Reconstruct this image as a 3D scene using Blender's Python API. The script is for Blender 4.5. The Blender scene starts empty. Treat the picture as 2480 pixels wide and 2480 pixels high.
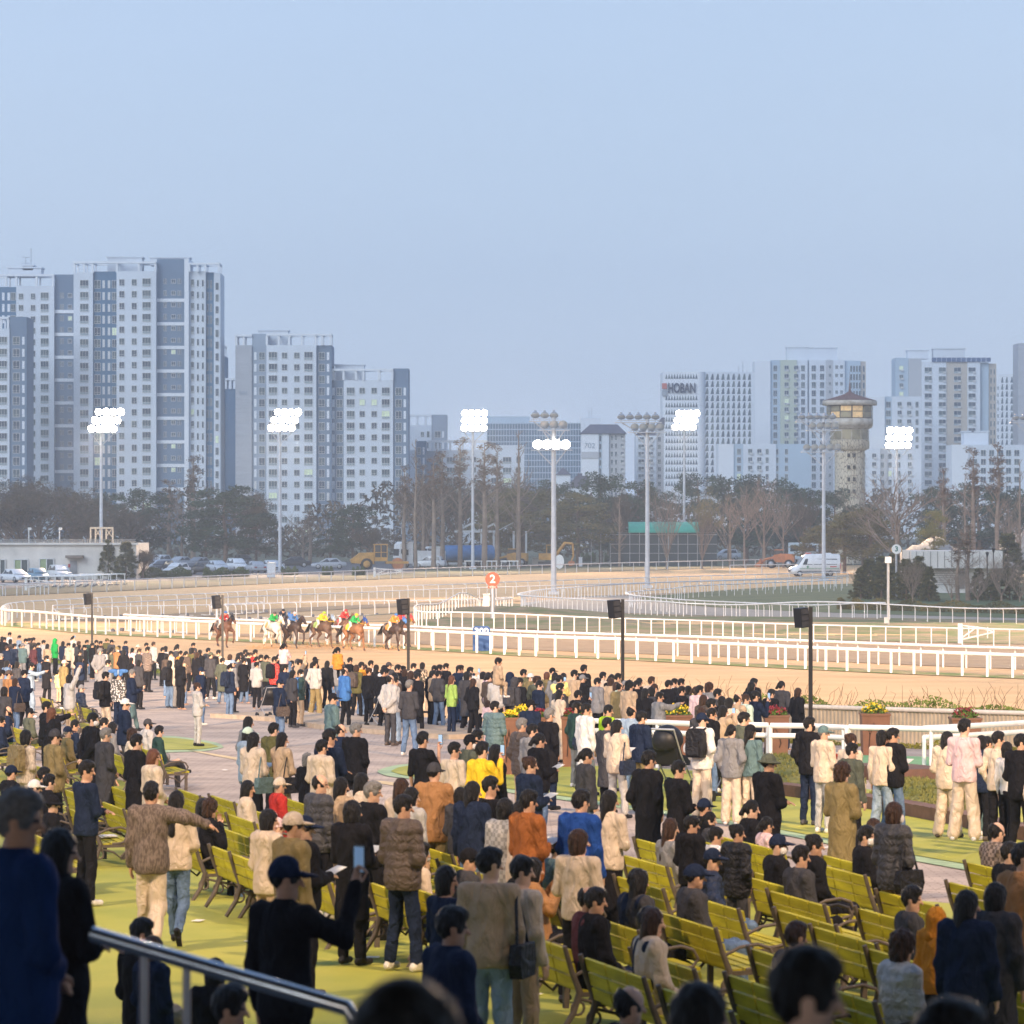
import bpy, math, random
import numpy as np
from mathutils import Vector, Matrix
random.seed(7); R = math.radians
sc = bpy.context.scene
FP, CH = 8500.0, 7.7          # focal length in photo pixels, camera height (m)
# ---------------- camera
cam = bpy.data.objects.new('camera', bpy.data.cameras.new('camera')); sc.collection.objects.link(cam)
cam.location = (0, 0, CH); cam.rotation_euler = (R(90), 0, 0)
cam.data.sensor_width = 36; cam.data.lens = 36 * FP / 2480
cam.data.clip_start = .5; cam.data.clip_end = 9000
cam.data.dof.use_dof = True; cam.data.dof.focus_distance = 112; cam.data.dof.aperture_fstop = 5.6
sc.camera = cam
# ---------------- sky
w = bpy.data.worlds.new('World'); sc.world = w; w.use_nodes = True
nt = w.node_tree; nt.nodes.clear()
out = nt.nodes.new('ShaderNodeOutputWorld'); bg = nt.nodes.new('ShaderNodeBackground')
sky = nt.nodes.new('ShaderNodeTexSky'); sky.sky_type = 'NISHITA'; sky.sun_disc = False
sky.sun_elevation = R(9); sky.sun_rotation = R(200); sky.air_density = 1.3; sky.dust_density = 2.0; sky.ozone_density = 2.5
bgs = nt.nodes.new('ShaderNodeBackground'); bgs.inputs[1].default_value = SKY_S = 0.03
nt.links.new(sky.outputs[0], bgs.inputs[0])
tc = nt.nodes.new('ShaderNodeTexCoord'); sx = nt.nodes.new('ShaderNodeSeparateXYZ'); rp = nt.nodes.new('ShaderNodeValToRGB')
nt.links.new(tc.outputs['Generated'], sx.inputs[0]); nt.links.new(sx.outputs[2], rp.inputs[0])
for i, (p, c) in enumerate([(0, (.43, .53, .695)), (.05, (.42, .525, .70)), (.16, (.38, .485, .68)), (.5, (.22, .34, .60)), (1, (.16, .27, .52))]):
    e = rp.color_ramp.elements[i] if i < 2 else rp.color_ramp.elements.new(p)
    e.position = p; e.color = (*c, 1)
nz = nt.nodes.new('ShaderNodeTexNoise'); nz.inputs['Scale'].default_value = 3.0; nz.inputs['Detail'].default_value = 4
mp = nt.nodes.new('ShaderNodeMapping'); mp.inputs['Scale'].default_value = (1, 1, 7)
nt.links.new(tc.outputs['Generated'], mp.inputs[0]); nt.links.new(mp.outputs[0], nz.inputs['Vector'])
mr = nt.nodes.new('ShaderNodeMapRange'); mr.inputs[3].default_value = .95; mr.inputs[4].default_value = 1.05
nt.links.new(nz.outputs[0], mr.inputs[0]); nt.links.new(rp.outputs[0], bg.inputs[0]); 
mu = nt.nodes.new('ShaderNodeMath'); mu.operation = 'MULTIPLY'; mu.inputs[1].default_value = 1.24
nt.links.new(mr.outputs[0], mu.inputs[0]); nt.links.new(mu.outputs[0], bg.inputs[1])
ad = nt.nodes.new('ShaderNodeAddShader')
nt.links.new(bg.outputs[0], ad.inputs[0]); nt.links.new(bgs.outputs[0], ad.inputs[1]); nt.links.new(ad.outputs[0], out.inputs[0])
# ---------------- faint dusk sun
sl = bpy.data.lights.new('sun', 'SUN'); sl.energy = 2.2; sl.angle = R(40); sl.color = (.84, .92, 1)
so = bpy.data.objects.new('sun', sl); sc.collection.objects.link(so); so.rotation_euler = (R(62), 0, R(-35))
# ---------------- exposure
vs = sc.view_settings; vs.view_transform = 'Standard'; vs.look = 'None'; vs.exposure = 0; vs.gamma = 1
cy = sc.cycles; cy.use_denoising = True
try: cy.denoiser = 'OPENIMAGEDENOISE'
except Exception: pass
cy.max_bounces = 5; cy.diffuse_bounces = 2; cy.glossy_bounces = 2; cy.transmission_bounces = 3; cy.volume_bounces = 0; cy.transparent_max_bounces = 6
cy.caustics_reflective = False; cy.caustics_refractive = False; cy.sample_clamp_indirect = 4
cy.volume_step_rate = 5; cy.volume_max_steps = 64
# ================= helpers
C = sc.collection
SP = bpy.data.objects
def srgb(r, g, b):
    f = lambda c: (c / 255 / 12.92) if c / 255 <= .04045 else ((c / 255 + .055) / 1.055) ** 2.4
    return (f(r), f(g), f(b))
MC = {}; KIDS = {}
def mat(name, col, rough=.85, var=.15, scale=8, metal=0, emit=0, bump=0, bscale=30, spec=.3, col2=None, coord='Object', alpha=1, det=4, stretch=None, lo=.35, hi=.65, dist=0.0):
    if name in MC: return MC[name]
    m = bpy.data.materials.new(name); m.use_nodes = True; MC[name] = m
    t = m.node_tree; b = t.nodes['Principled BSDF']
    b.inputs['Roughness'].default_value = rough; b.inputs['Metallic'].default_value = metal
    b.inputs['Specular IOR Level'].default_value = spec
    b.inputs['Base Color'].default_value = (*col, 1)
    m.diffuse_color = (*col, 1)
    if var or bump or col2:
        c = t.nodes.new('ShaderNodeTexCoord'); v = c.outputs[coord]
        if stretch:
            mpn = t.nodes.new('ShaderNodeMapping'); mpn.inputs['Scale'].default_value = stretch; t.links.new(v, mpn.inputs[0]); v = mpn.outputs[0]
    if var or col2:
        n = t.nodes.new('ShaderNodeTexNoise'); n.inputs['Scale'].default_value = scale; n.inputs['Detail'].default_value = det
        t.links.new(v, n.inputs['Vector'])
        r = t.nodes.new('ShaderNodeValToRGB'); r.color_ramp.elements[0].position = lo; r.color_ramp.elements[1].position = hi
        a = col if col2 else tuple(x * (1 - var) for x in col); z = col2 if col2 else tuple(min(1, x * (1 + var)) for x in col)
        r.color_ramp.elements[0].color = (*a, 1); r.color_ramp.elements[1].color = (*z, 1)
        t.links.new(n.outputs[0], r.inputs[0]); t.links.new(r.outputs[0], b.inputs['Base Color'])
    if bump:
        n2 = t.nodes.new('ShaderNodeTexNoise'); n2.inputs['Scale'].default_value = bscale; n2.inputs['Detail'].default_value = 5; n2.inputs['Distortion'].default_value = dist
        t.links.new(v, n2.inputs['Vector'])
        bp = t.nodes.new('ShaderNodeBump'); bp.inputs['Strength'].default_value = min(1, bump); bp.inputs['Distance'].default_value = .05 * max(1, bump)
        t.links.new(n2.outputs[0], bp.inputs['Height']); t.links.new(bp.outputs[0], b.inputs['Normal'])
    if emit:
        b.inputs['Emission Color'].default_value = (*col, 1); b.inputs['Emission Strength'].default_value = emit
        m.cycles.emission_sampling = 'NONE'
    return m
def tag(o, label=None, cat=None, group=None, kind=None):
    if label: o['label'] = label
    if cat: o['category'] = cat
    if group: o['group'] = group
    if kind: o['kind'] = kind
    return o
class MB:
    def __init__(s): s.v = []; s.f = []; s.m = []; s.sm = []
    def add(s, vs, fs, mi=0, smooth=False):
        o = len(s.v); s.v += [tuple(p) for p in vs]
        for f in fs: s.f.append(tuple(i + o for i in f)); s.m.append(mi); s.sm.append(smooth)
    def box(s, c, d, mi=0, rz=0, M=None):
        x, y, z = d[0] / 2, d[1] / 2, d[2] / 2
        P = [(a * x, b * y, e * z) for e in (-1, 1) for b in (-1, 1) for a in (-1, 1)]
        if rz: cs, sn = math.cos(rz), math.sin(rz); P = [(p[0] * cs - p[1] * sn, p[0] * sn + p[1] * cs, p[2]) for p in P]
        P = [(p[0] + c[0], p[1] + c[1], p[2] + c[2]) for p in P]
        if M is not None: P = [tuple(M @ Vector(p)) for p in P]
        s.add(P, [(0, 2, 3, 1), (4, 5, 7, 6), (0, 1, 5, 4), (2, 6, 7, 3), (0, 4, 6, 2), (1, 3, 7, 5)], mi)
    def tube(s, pts, r, n=8, mi=0, caps=True, smooth=True):
        pts = [Vector(p) for p in pts]; k = len(pts)
        rs = [r] * k if not hasattr(r, '__len__') else list(r)
        o = []; prev = None
        for i, p in enumerate(pts):
            d = (pts[min(i + 1, k - 1)] - pts[max(i - 1, 0)]); d = d.normalized() if d.length > 1e-9 else Vector((0, 0, 1))
            if prev is None:
                a = d.cross(Vector((0, 0, 1)));
                if a.length < .05: a = d.cross(Vector((1, 0, 0)))
            else: a = prev - d * prev.dot(d)
            a.normalize(); prev = a; b = d.cross(a)
            o += [p + (a * math.cos(2 * math.pi * j / n) + b * math.sin(2 * math.pi * j / n)) * rs[i] for j in range(n)]
        fs = [(i * n + j, i * n + (j + 1) % n, (i + 1) * n + (j + 1) % n, (i + 1) * n + j) for i in range(k - 1) for j in range(n)]
        s.add(o, fs, mi, smooth)
        if caps: s.add(o[:n], [tuple(range(n - 1, -1, -1))], mi); s.add(o[-n:], [tuple(range(n))], mi)
    def cyl(s, a, b, r, r2=None, n=10, mi=0): s.tube([a, b], [r, r if r2 is None else r2], n, mi)
    def lathe(s, prof, c=(0, 0, 0), n=16, mi=0, smooth=True, rot=0):
        o = [(c[0] + r * math.cos(2 * math.pi * j / n + rot), c[1] + r * math.sin(2 * math.pi * j / n + rot), c[2] + z) for r, z in prof for j in range(n)]
        s.add(o, [(i * n + j, i * n + (j + 1) % n, (i + 1) * n + (j + 1) % n, (i + 1) * n + j) for i in range(len(prof) - 1) for j in range(n)], mi, smooth)
    def ball(s, c, r, mi=0, n=10, m=6):
        rx, ry, rz = r if hasattr(r, '__len__') else (r, r, r)
        o = [(c[0] + rx * math.sin(math.pi * i / m) * math.cos(2 * math.pi * j / n), c[1] + ry * math.sin(math.pi * i / m) * math.sin(2 * math.pi * j / n), c[2] - rz * math.cos(math.pi * i / m)) for i in range(m + 1) for j in range(n)]
        s.add(o, [(i * n + j, i * n + (j + 1) % n, (i + 1) * n + (j + 1) % n, (i + 1) * n + j) for i in range(m) for j in range(n)], mi, True)
    def prism(s, poly, y0, y1, mi=0, ax='y'):
        n = len(poly)
        f = (lambda a, b, t: (a, t, b)) if ax == 'y' else ((lambda a, b, t: (t, a, b)) if ax == 'x' else (lambda a, b, t: (a, b, t)))
        s.add([f(a, b, y0) for a, b in poly] + [f(a, b, y1) for a, b in poly],
              [tuple(range(n)), tuple(range(2 * n - 1, n - 1, -1))] + [(i, i + n, (i + 1) % n + n, (i + 1) % n) for i in range(n)], mi)
    def mesh(s, name, mats):
        me = bpy.data.meshes.new(name); me.from_pydata(s.v, [], s.f)
        for m in (mats if isinstance(mats, (list, tuple)) else [mats]): me.materials.append(m)
        me.polygons.foreach_set('material_index', s.m); me.polygons.foreach_set('use_smooth', s.sm); me.update()
        import bmesh as _b
        bm = _b.new(); bm.from_mesh(me); _b.ops.recalc_face_normals(bm, faces=bm.faces); bm.to_mesh(me); bm.free()
        return me
    def build(s, name, mats, parent=None): return put(name, s.mesh(name, mats), parent)
def put(name, me, parent=None, loc=None, rz=None, M=None, scale=None):
    o = bpy.data.objects.new(name, me); C.objects.link(o)
    if parent: o.parent = parent; KIDS.setdefault(parent.name, []).append(o)
    if loc is not None: o.location = loc
    if rz is not None: o.rotation_euler = (0, 0, rz)
    if scale is not None: o.scale = scale if hasattr(scale, '__len__') else (scale,) * 3
    if M is not None: o.matrix_basis = M
    return o
def empty(name, loc=(0, 0, 0), rz=0, scale=None): return put(name, None, None, loc, rz, None, scale)
def dup(o, loc=None, rz=None, scale=None, label=None, parent=None):
    r = o.copy(); C.objects.link(r); r.parent = parent
    if parent: KIDS.setdefault(parent.name, []).append(r)
    if loc is not None: r.location = loc
    if rz is not None: r.rotation_euler = (0, 0, rz)
    if scale is not None: r.scale = scale if hasattr(scale, '__len__') else (scale,) * 3
    if label: r['label'] = label
    for c in KIDS.get(o.name, ()): dup(c, parent=r)
    return r
# photo pixel -> world
def zap(D): return max(3.931 - .0245 * D, 0.0)                    # height of the sloping apron
def PX(x, D): return (x - 1240) / FP * D
def P3(x, y, D): return Vector(((x - 1240) / FP * D, D, CH - (y - 1240) / FP * D))
def G(x, y, z=0.0): D = FP * (CH - z) / (y - 1240); return Vector(((x - 1240) / FP * D, D, z))
def Dap(y, h=0.0):
    D = FP * (3.769 - h) / max(y - 1448, 1e-3)
    if D > 160.4 or y <= 1448: D = FP * (CH - h) / (y - 1240)
    return D
def A(x, y, h=0.0): D = Dap(y, h); return Vector((PX(x, D), D, zap(D)))
FENCE = [(-60, 200), (-23.5, 177), (-15.9, 163), (-10.3, 140), (-4.4, 113.5), (-.5, 105), (3.9, 96), (9, 90), (12.3, 86.5), (30, 72), (60, 50)]
def fenceD(x): return float(np.interp(x, [p[0] for p in FENCE], [p[1] for p in FENCE]))
def sstep(t): t = min(max(t, 0), 1); return t * t * (3 - 2 * t)
MOUND = [(G(1210, 1500), 9, 5, .9), (G(1700, 1515), 26, 6, .55), (G(2300, 1530), 26, 5, .5)]
def zg(x, y):
    a = zap(y); t = y - fenceD(x)
    z = a * (1 - sstep((t - 1.5) / 9))
    for c, sx_, sy_, h in MOUND:
        q = ((x - c.x) / sx_) ** 2 + ((y - c.y) / sy_) ** 2
        if q < 9: z += h * math.exp(-q)
    return z
# ================= ground
def grid_mesh(name, xs, ys, m, off=0.0, zf=zg):
    V = [(x, y, zf(x, y) + off) for y in ys for x in xs]; n = len(xs)
    Fs = [(j * n + i, j * n + i + 1, (j + 1) * n + i + 1, (j + 1) * n + i) for j in range(len(ys) - 1) for i in range(n - 1)]
    me = bpy.data.meshes.new(name); me.from_pydata(V, [], Fs); me.materials.append(m)
    me.polygons.foreach_set('use_smooth', [True] * len(Fs)); return put(name, me)
def strip(name, A_, B_, m, off, n=60, k=6, zf=zg):
    def rs(P, n):
        P = [Vector((p[0], p[1])) for p in P]; L = [0]
        for i in range(1, len(P)): L.append(L[-1] + (P[i] - P[i - 1]).length)
        t = np.linspace(0, L[-1], n); return np.stack([np.interp(t, L, [p.x for p in P]), np.interp(t, L, [p.y for p in P])], 1)
    a, b = rs(A_, n), rs(B_, n); V = []
    for j in range(k + 1):
        q = a + (b - a) * j / k
        V += [(float(x), float(y), zf(float(x), float(y)) + off) for x, y in q]
    Fs = [(j * n + i, j * n + i + 1, (j + 1) * n + i + 1, (j + 1) * n + i) for j in range(k) for i in range(n - 1)]
    me = bpy.data.meshes.new(name); me.from_pydata(V, [], Fs); me.materials.append(m)
    o = put(name, me); me.polygons.foreach_set('use_smooth', [True] * len(Fs))
    import bmesh as _b
    bm = _b.new(); bm.from_mesh(me); _b.ops.recalc_face_normals(bm, faces=bm.faces)
    if sum(f.normal.z for f in bm.faces) < 0: _b.ops.reverse_faces(bm, faces=bm.faces)
    bm.to_mesh(me); bm.free(); return tag(o, kind='structure')
m_earth = mat('dry_earth', (.17, .15, .10), .95, col2=(.09, .11, .05), scale=.35, bump=.4, bscale=3)
m_sand = mat('track_sand', (.56, .34, .155), .95, col2=(.68, .44, .22), scale=.6, bump=.9, bscale=2.2, stretch=(.35, .7, 1), lo=.3, hi=.7)
m_dirt = mat('brown_sand', (.30, .20, .115), .95, col2=(.37, .255, .15), scale=.7, bump=.8, bscale=2.5)
m_greysand = mat('grey_sand', (.30, .27, .23), .95, col2=(.36, .32, .27), scale=.5, bump=.3, bscale=4)
m_grassA = mat('grass_bank', (.26, .20, .12), .95, col2=(.13, .16, .055), scale=.45, bump=.9, bscale=3, lo=.42, hi=.6)
m_grassB = mat('green_infield', (.06, .10, .04), .95, col2=(.12, .15, .06), scale=.4, bump=.8, bscale=3)
m_verge = mat('verge_grass', (.38, .29, .13), .95, col2=(.13, .20, .03), scale=.55, bump=1, bscale=6, lo=.42, hi=.58)
m_asph = mat('asphalt', (.12, .12, .125), .9, .2, scale=1.5)
m_green = mat('green_floor_paint', (.41, .39, .06), .75, col2=(.30, .32, .05), scale=.9, det=9, lo=.3, hi=.7, bump=.15, bscale=20)
m_mint = mat('mint_floor_paint', (.17, .36, .16), .75, .1, scale=1)
m_pale = mat('pale_green_border', (.35, .46, .26), .8, .12, scale=3)
m_ystripe = mat('cream_floor_line', (.62, .47, .26), .8, .15, scale=6)
def paving_mat():
    m = bpy.data.materials.new('apron_paving'); m.use_nodes = True; t = m.node_tree; b = t.nodes['Principled BSDF']; b.inputs['Roughness'].default_value = .9
    c = t.nodes.new('ShaderNodeTexCoord')
    br = t.nodes.new('ShaderNodeTexBrick'); br.inputs['Scale'].default_value = 1; br.inputs['Brick Width'].default_value = .32; br.inputs['Row Height'].default_value = .16
    br.inputs['Mortar Size'].default_value = .012; br.inputs['Color1'].default_value = (.46, .375, .31, 1); br.inputs['Color2'].default_value = (.50, .41, .34, 1); br.inputs['Mortar'].default_value = (.33, .26, .21, 1)
    t.links.new(c.outputs['Object'], br.inputs['Vector'])
    n = t.nodes.new('ShaderNodeTexNoise'); n.inputs['Scale'].default_value = .5; n.inputs['Detail'].default_value = 8; t.links.new(c.outputs['Object'], n.inputs['Vector'])
    r = t.nodes.new('ShaderNodeValToRGB'); r.color_ramp.elements[0].position = .35; r.color_ramp.elements[0].color = (.72, .7, .7, 1); r.color_ramp.elements[1].position = .62; r.color_ramp.elements[1].color = (1.1, 1.08, 1.05, 1)
    t.links.new(n.outputs[0], r.inputs[0])
    v = t.nodes.new('ShaderNodeTexVoronoi'); v.feature = 'DISTANCE_TO_EDGE'; v.inputs['Scale'].default_value = 1.1; t.links.new(c.outputs['Object'], v.inputs['Vector'])
    r2 = t.nodes.new('ShaderNodeValToRGB'); r2.color_ramp.elements[0].position = .0; r2.color_ramp.elements[0].color = (.45, .42, .4, 1); r2.color_ramp.elements[1].position = .03; r2.color_ramp.elements[1].color = (1, 1, 1, 1)
    t.links.new(v.outputs['Distance'], r2.inputs[0])
    mx = t.nodes.new('ShaderNodeMix'); mx.data_type = 'RGBA'; mx.blend_type = 'MULTIPLY'; mx.inputs[0].default_value = 1
    t.links.new(br.outputs[0], mx.inputs[6]); t.links.new(r.outputs[0], mx.inputs[7])
    mx2 = t.nodes.new('ShaderNodeMix'); mx2.data_type = 'RGBA'; mx2.blend_type = 'MULTIPLY'; mx2.inputs[0].default_value = .6
    t.links.new(mx.outputs[2], mx2.inputs[6]); t.links.new(r2.outputs[0], mx2.inputs[7]); t.links.new(mx2.outputs[2], b.inputs['Base Color'])
    return m
m_pave = paving_mat()
xs = sorted(set(list(np.arange(-60, 60.1, 1.0)) + list(np.arange(-900, 901, 60.0)))); ys = sorted(set(list(np.arange(-40, 40, 2.0)) + list(np.arange(40, 260, 1.0)) + list(np.arange(260, 600, 20.0)) + list(np.arange(600, 3400, 200.0))))
tag(grid_mesh('ground', [float(x) for x in xs], [float(y) for y in ys], m_earth), kind='structure')
# photo traced lines, turned into real ground curves
def line(pts, h=1.1, z=0.0): return [Vector((PX(x, FP * (CH - z - h) / (y - 1240)), FP * (CH - z - h) / (y - 1240))) for x, y in pts]
def smooth(P, n=None, s=1.0):
    P = [Vector((p[0], p[1])) for p in P]; Q = []
    for i in range(len(P) - 1):
        p0 = P[max(i - 1, 0)]; p1 = P[i]; p2 = P[i + 1]; p3 = P[min(i + 2, len(P) - 1)]
        for k in range(8):
            t = k / 8
            Q.append(.5 * ((2 * p1) + (p2 - p0) * t + (2 * p0 - 5 * p1 + 4 * p2 - p3) * t * t + (3 * p1 - p0 - 3 * p2 + p3) * t ** 3))
    Q.append(P[-1]); return Q
L0 = smooth(line([(-260, 1426), (0, 1415), (273, 1405.5), (620, 1391), (1120, 1374), (1620, 1360.5), (2150, 1349), (2700, 1341)]))
L1 = smooth(line([(6, 1472), (8, 1467), (32, 1460), (128, 1453), (321, 1444), (481, 1438.6), (692, 1427), (885, 1421), (1120, 1414.5), (1257, 1408.7), (1620, 1397.4), (1861, 1390.5), (2053, 1386)]))
L1b = smooth(line([(128, 1466.5), (321, 1458), (500, 1449), (620, 1444), (885, 1434), (1120, 1425), (1620, 1409.5), (2053, 1395)]))
L2 = smooth(line([(6, 1472), (12, 1478), (96, 1483), (225, 1494), (385, 1501), (500, 1506), (692, 1514), (885, 1521), (1120, 1532), (1292, 1541), (1504, 1547.6), (1720, 1557), (1958, 1567.7), (2217, 1578), (2480, 1587), (2700, 1595)]))
L3 = smooth(line([(300, 1489), (500, 1498), (692, 1505), (885, 1513), (1120, 1522), (1292, 1530), (1720, 1543), (2217, 1561.7), (2480, 1570), (2700, 1577)]))
L4 = smooth(line([(513, 1474), (530, 1467), (692, 1461), (885, 1457.6), (1120, 1452), (1237, 1447)]))
L5 = smooth(line([(1240, 1449), (1160, 1458), (1032, 1473), (1003, 1480), (1032, 1485.7), (1100, 1487), (1321, 1493.7), (1620, 1501), (1720, 1504), (1958, 1513), (2480, 1525), (2700, 1530)]))
L6 = smooth(line([(2040, 1400), (1620, 1410), (1353, 1424.7), (1273, 1434), (1254, 1440.5), (1289, 1444), (1385, 1450), (1620, 1463), (1720, 1465.5), (1958, 1474), (2217, 1479), (2480, 1484), (2700, 1488)]))
L7 = smooth(line([(2031, 1405), (1700, 1418), (1620, 1426), (1530, 1433), (1517, 1437.5), (1545, 1443), (1620, 1450), (1700, 1455), (1958, 1467), (2144, 1475)]))
def off(L, d): # offset a curve sideways (towards +y)
    Q = []
    for i, p in enumerate(L):
        t = (L[min(i + 1, len(L) - 1)] - L[max(i - 1, 0)]).normalized(); n = Vector((-t.y, t.x)); Q.append(p + n * d)
    return Q
near = [Vector((x, fenceD(x) + 8)) for x in np.linspace(-70, 60, 60)]
L0w = [Vector((-75, 300))] + [p for p in L0] 
strip('track', [Vector((-70, 200))] + near[1:], [Vector((-90, 305))] + L0 + [Vector((140, 560))], m_sand, .02, 140, 60)
strip('grass_verge', off(L2, -.5), off(L2, 2.0), m_verge, .05, 160, 3)
strip('inner_sand_lane', off(L3, 1.0), smooth([G(700, 1545), G(1000, 1527), G(1030, 1519), G(1300, 1529), G(1720, 1542), G(2480, 1560), G(2700, 1565)]), m_dirt, .045, 160, 6)
strip('grass_bank', smooth([G(1000, 1520), G(1060, 1524), G(1300, 1532), G(1720, 1545), G(2480, 1563), G(2700, 1568)]), smooth([G(1025, 1512), G(1120, 1487), G(1230, 1463), G(1330, 1478), G(1500, 1487), G(1720, 1494), G(2480, 1513), G(2700, 1516)]), m_grassA, .07, 160, 24)
strip('infield_path', smooth([G(1262, 1468), G(1400, 1481), G(1720, 1493), G(2480, 1512), G(2700, 1515)]), smooth([G(1262, 1462), G(1400, 1447), G(1560, 1446), G(1720, 1472), G(2480, 1498), G(2700, 1500)]), m_greysand, .06, 120, 10)
strip('infield_grass', smooth([G(1545, 1452), G(1700, 1470), G(1960, 1484), G(2480, 1500), G(2700, 1503)]), smooth([G(1560, 1446), G(1650, 1440), G(1800, 1428), G(2031, 1416), G(2480, 1414), G(2700, 1414)]), m_grassB, .08, 120, 10)
strip('brown_ground', off(L1b, -5.5), off(L1b, .4), m_dirt, .05, 160, 4)
strip('car_park', [G(-300, 1447), G(0, 1427), G(300, 1410), G(620, 1402), G(1000, 1388)], [G(-300, 1380), G(0, 1375), G(300, 1366), G(620, 1362), G(1000, 1362)], m_asph, .03, 40, 4)
# apron
strip('apron', [Vector((x, -5)) for x in np.linspace(-40, 40, 40)], [Vector((x, fenceD(x) + .6)) for x in np.linspace(-58, 40, 40)], m_pave, .02, 60, 160)
def apoly(name, px, m, off_=.03, n=70, k=10):
    h = len(px) // 2
    a = smooth([A(*p) for p in px[0]]); b = smooth([A(*p) for p in px[1]])
    return strip(name, a, b, m, off_, n, k)
apoly('green_floor', ([(-200, 1875), (120, 1862), (300, 1895), (450, 1950), (700, 2010), (1050, 2075), (1500, 2110), (1850, 2150), (2200, 2185), (2700, 2230)], [(-900, 3300), (0, 3300), (400, 3300), (800, 3300), (1240, 3300), (1700, 3300), (2100, 3300), (2600, 3300), (3200, 3300), (3600, 3300)]), m_green, .035, 90, 20)
apoly('green_wedge_border', ([(380, 1784), (430, 1786), (520, 1800), (541, 1811)], [(380, 1826), (430, 1824), (500, 1821), (541, 1813)]), m_pale, .03, 20, 3)
apoly('green_wedge', ([(365, 1789), (430, 1791), (500, 1802), (528, 1811)], [(365, 1819), (430, 1819), (490, 1817), (528, 1812)]), m_green, .04, 20, 3)
apoly('floor_line', ([(455, 1817), (530, 1830), (600, 1842)], [(455, 1820), (530, 1835), (600, 1848)]), m_ystripe, .03, 20, 1)
apoly('floor_line', ([(900, 1893), (930, 1895), (960, 1899)], [(900, 1899), (930, 1902), (965, 1908)]), m_ystripe, .03, 20, 1)
apoly('green_island_border', ([(914, 1871), (935, 1862), (1000, 1853), (1200, 1852), (1500, 1860), (1800, 1880), (2480, 1960), (2800, 1990)], [(914, 1873), (945, 1884), (1060, 1897), (1230, 1923), (1510, 1962), (1800, 2008), (2240, 2095), (2800, 2190)]), m_pale, .035, 80, 12)
apoly('green_island', ([(948, 1871), (975, 1861), (1040, 1856), (1200, 1855), (1500, 1862), (1800, 1882), (2480, 1962), (2800, 1992)], [(948, 1873), (985, 1883), (1080, 1894), (1240, 1916), (1510, 1953), (1800, 1998), (2240, 2082), (2800, 2175)]), m_green, .045, 80, 12)
apoly('mint_platform', ([(1700, 1838), (1900, 1838), (2100, 1839), (2300, 1845), (2480, 1855)], [(1700, 1862), (1880, 1868), (2050, 1880), (2200, 1893), (2480, 1925)]), m_mint, .10, 40, 4)
def zland(x, y): return zg(x, y)
# kerb stones and planting mounds on the right
m_kerb = mat('brown_kerb', (.13, .07, .05), .7, .15, scale=6)
m_mound = mat('heath_groundcover', (.10, .115, .03), .95, col2=(.20, .19, .06), scale=2.2, bump=1, bscale=14)
def kerb(px, hgt, w_, m, name, lab):
    P = smooth([A(*p) for p in px]); b = MB()
    for i in range(len(P) - 1):
        p, q = P[i], P[i + 1]; d = (q - p); z = zg(p.x, p.y)
        b.box(((p.x + q.x) / 2, (p.y + q.y) / 2 + w_ / 2, z + hgt / 2), (d.length * 1.04, w_, hgt), 0, math.atan2(d.y, d.x))
    return tag(b.build(name, m), lab, 'kerb')
kerb([(1890, 1930), (2000, 1945), (2140, 1968), (2300, 1998), (2440, 2030), (2600, 2062)], .26, .35, m_kerb, 'planter_kerb', 'dark brown raised kerb along the green floor in front of the grassy mounds')
kerb([(590, 1741), (760, 1752), (860, 1768), (1000, 1781), (1190, 1795)], .14, 2.6, mat('concrete_kerb', (.42, .33, .24), .9, .15, scale=4), 'stone_kerb', 'low stone kerb that the waiting crowd stands on')
tag(kerb([(2090, 1888), (2165, 1893), (2255, 1903)], .3, 1.2, m_kerb, 'step', 'brown steps between the two grassy mounds'), None, 'steps')
def mound(px, py, rx, ry, h, lab):
    c = A(px, py); b = MB(); n = 40
    def z(i, j):
        u = i / n * 2 - 1; v = j / n * 2 - 1; r = (u * u + v * v); q = max(0, 1 - r) ** .8
        x, y = c.x + u * rx, c.y + v * ry
        return (x, y, zg(x, y) - .03 + h * q + .03 * q * math.sin(x * 9) * math.sin(y * 7))
    V = [z(i, j) for j in range(n + 1) for i in range(n + 1)]
    b.add(V, [(j * (n + 1) + i, j * (n + 1) + i + 1, (j + 1) * (n + 1) + i + 1, (j + 1) * (n + 1) + i) for j in range(n) for i in range(n)], 0, True)
    for _ in range(2600):
        i = random.randrange(n * n); x, y, zz = V[random.randrange(len(V))]
        if zz < zg(x, y) + .05: continue
        x += random.uniform(-.08, .08); y += random.uniform(-.1, .1); a = random.uniform(0, 6.28); s = .035
        b.add([(x - s * math.cos(a), y - s * math.sin(a), zz - .02), (x + s * math.cos(a), y + s * math.sin(a), zz - .02), (x + random.uniform(-.03, .03), y, zz + random.uniform(.04, .1))], [(0, 1, 2)], 0)
    tag(b.build('groundcover_mound', m_mound), lab, 'planting')
mound(1915, 1890, 1.5, 5.0, .5, 'brown green heather mound left of the brown steps')
mound(2225, 1955, .95, 3.4, .5, 'brown green heather mound right of the brown steps')
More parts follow.
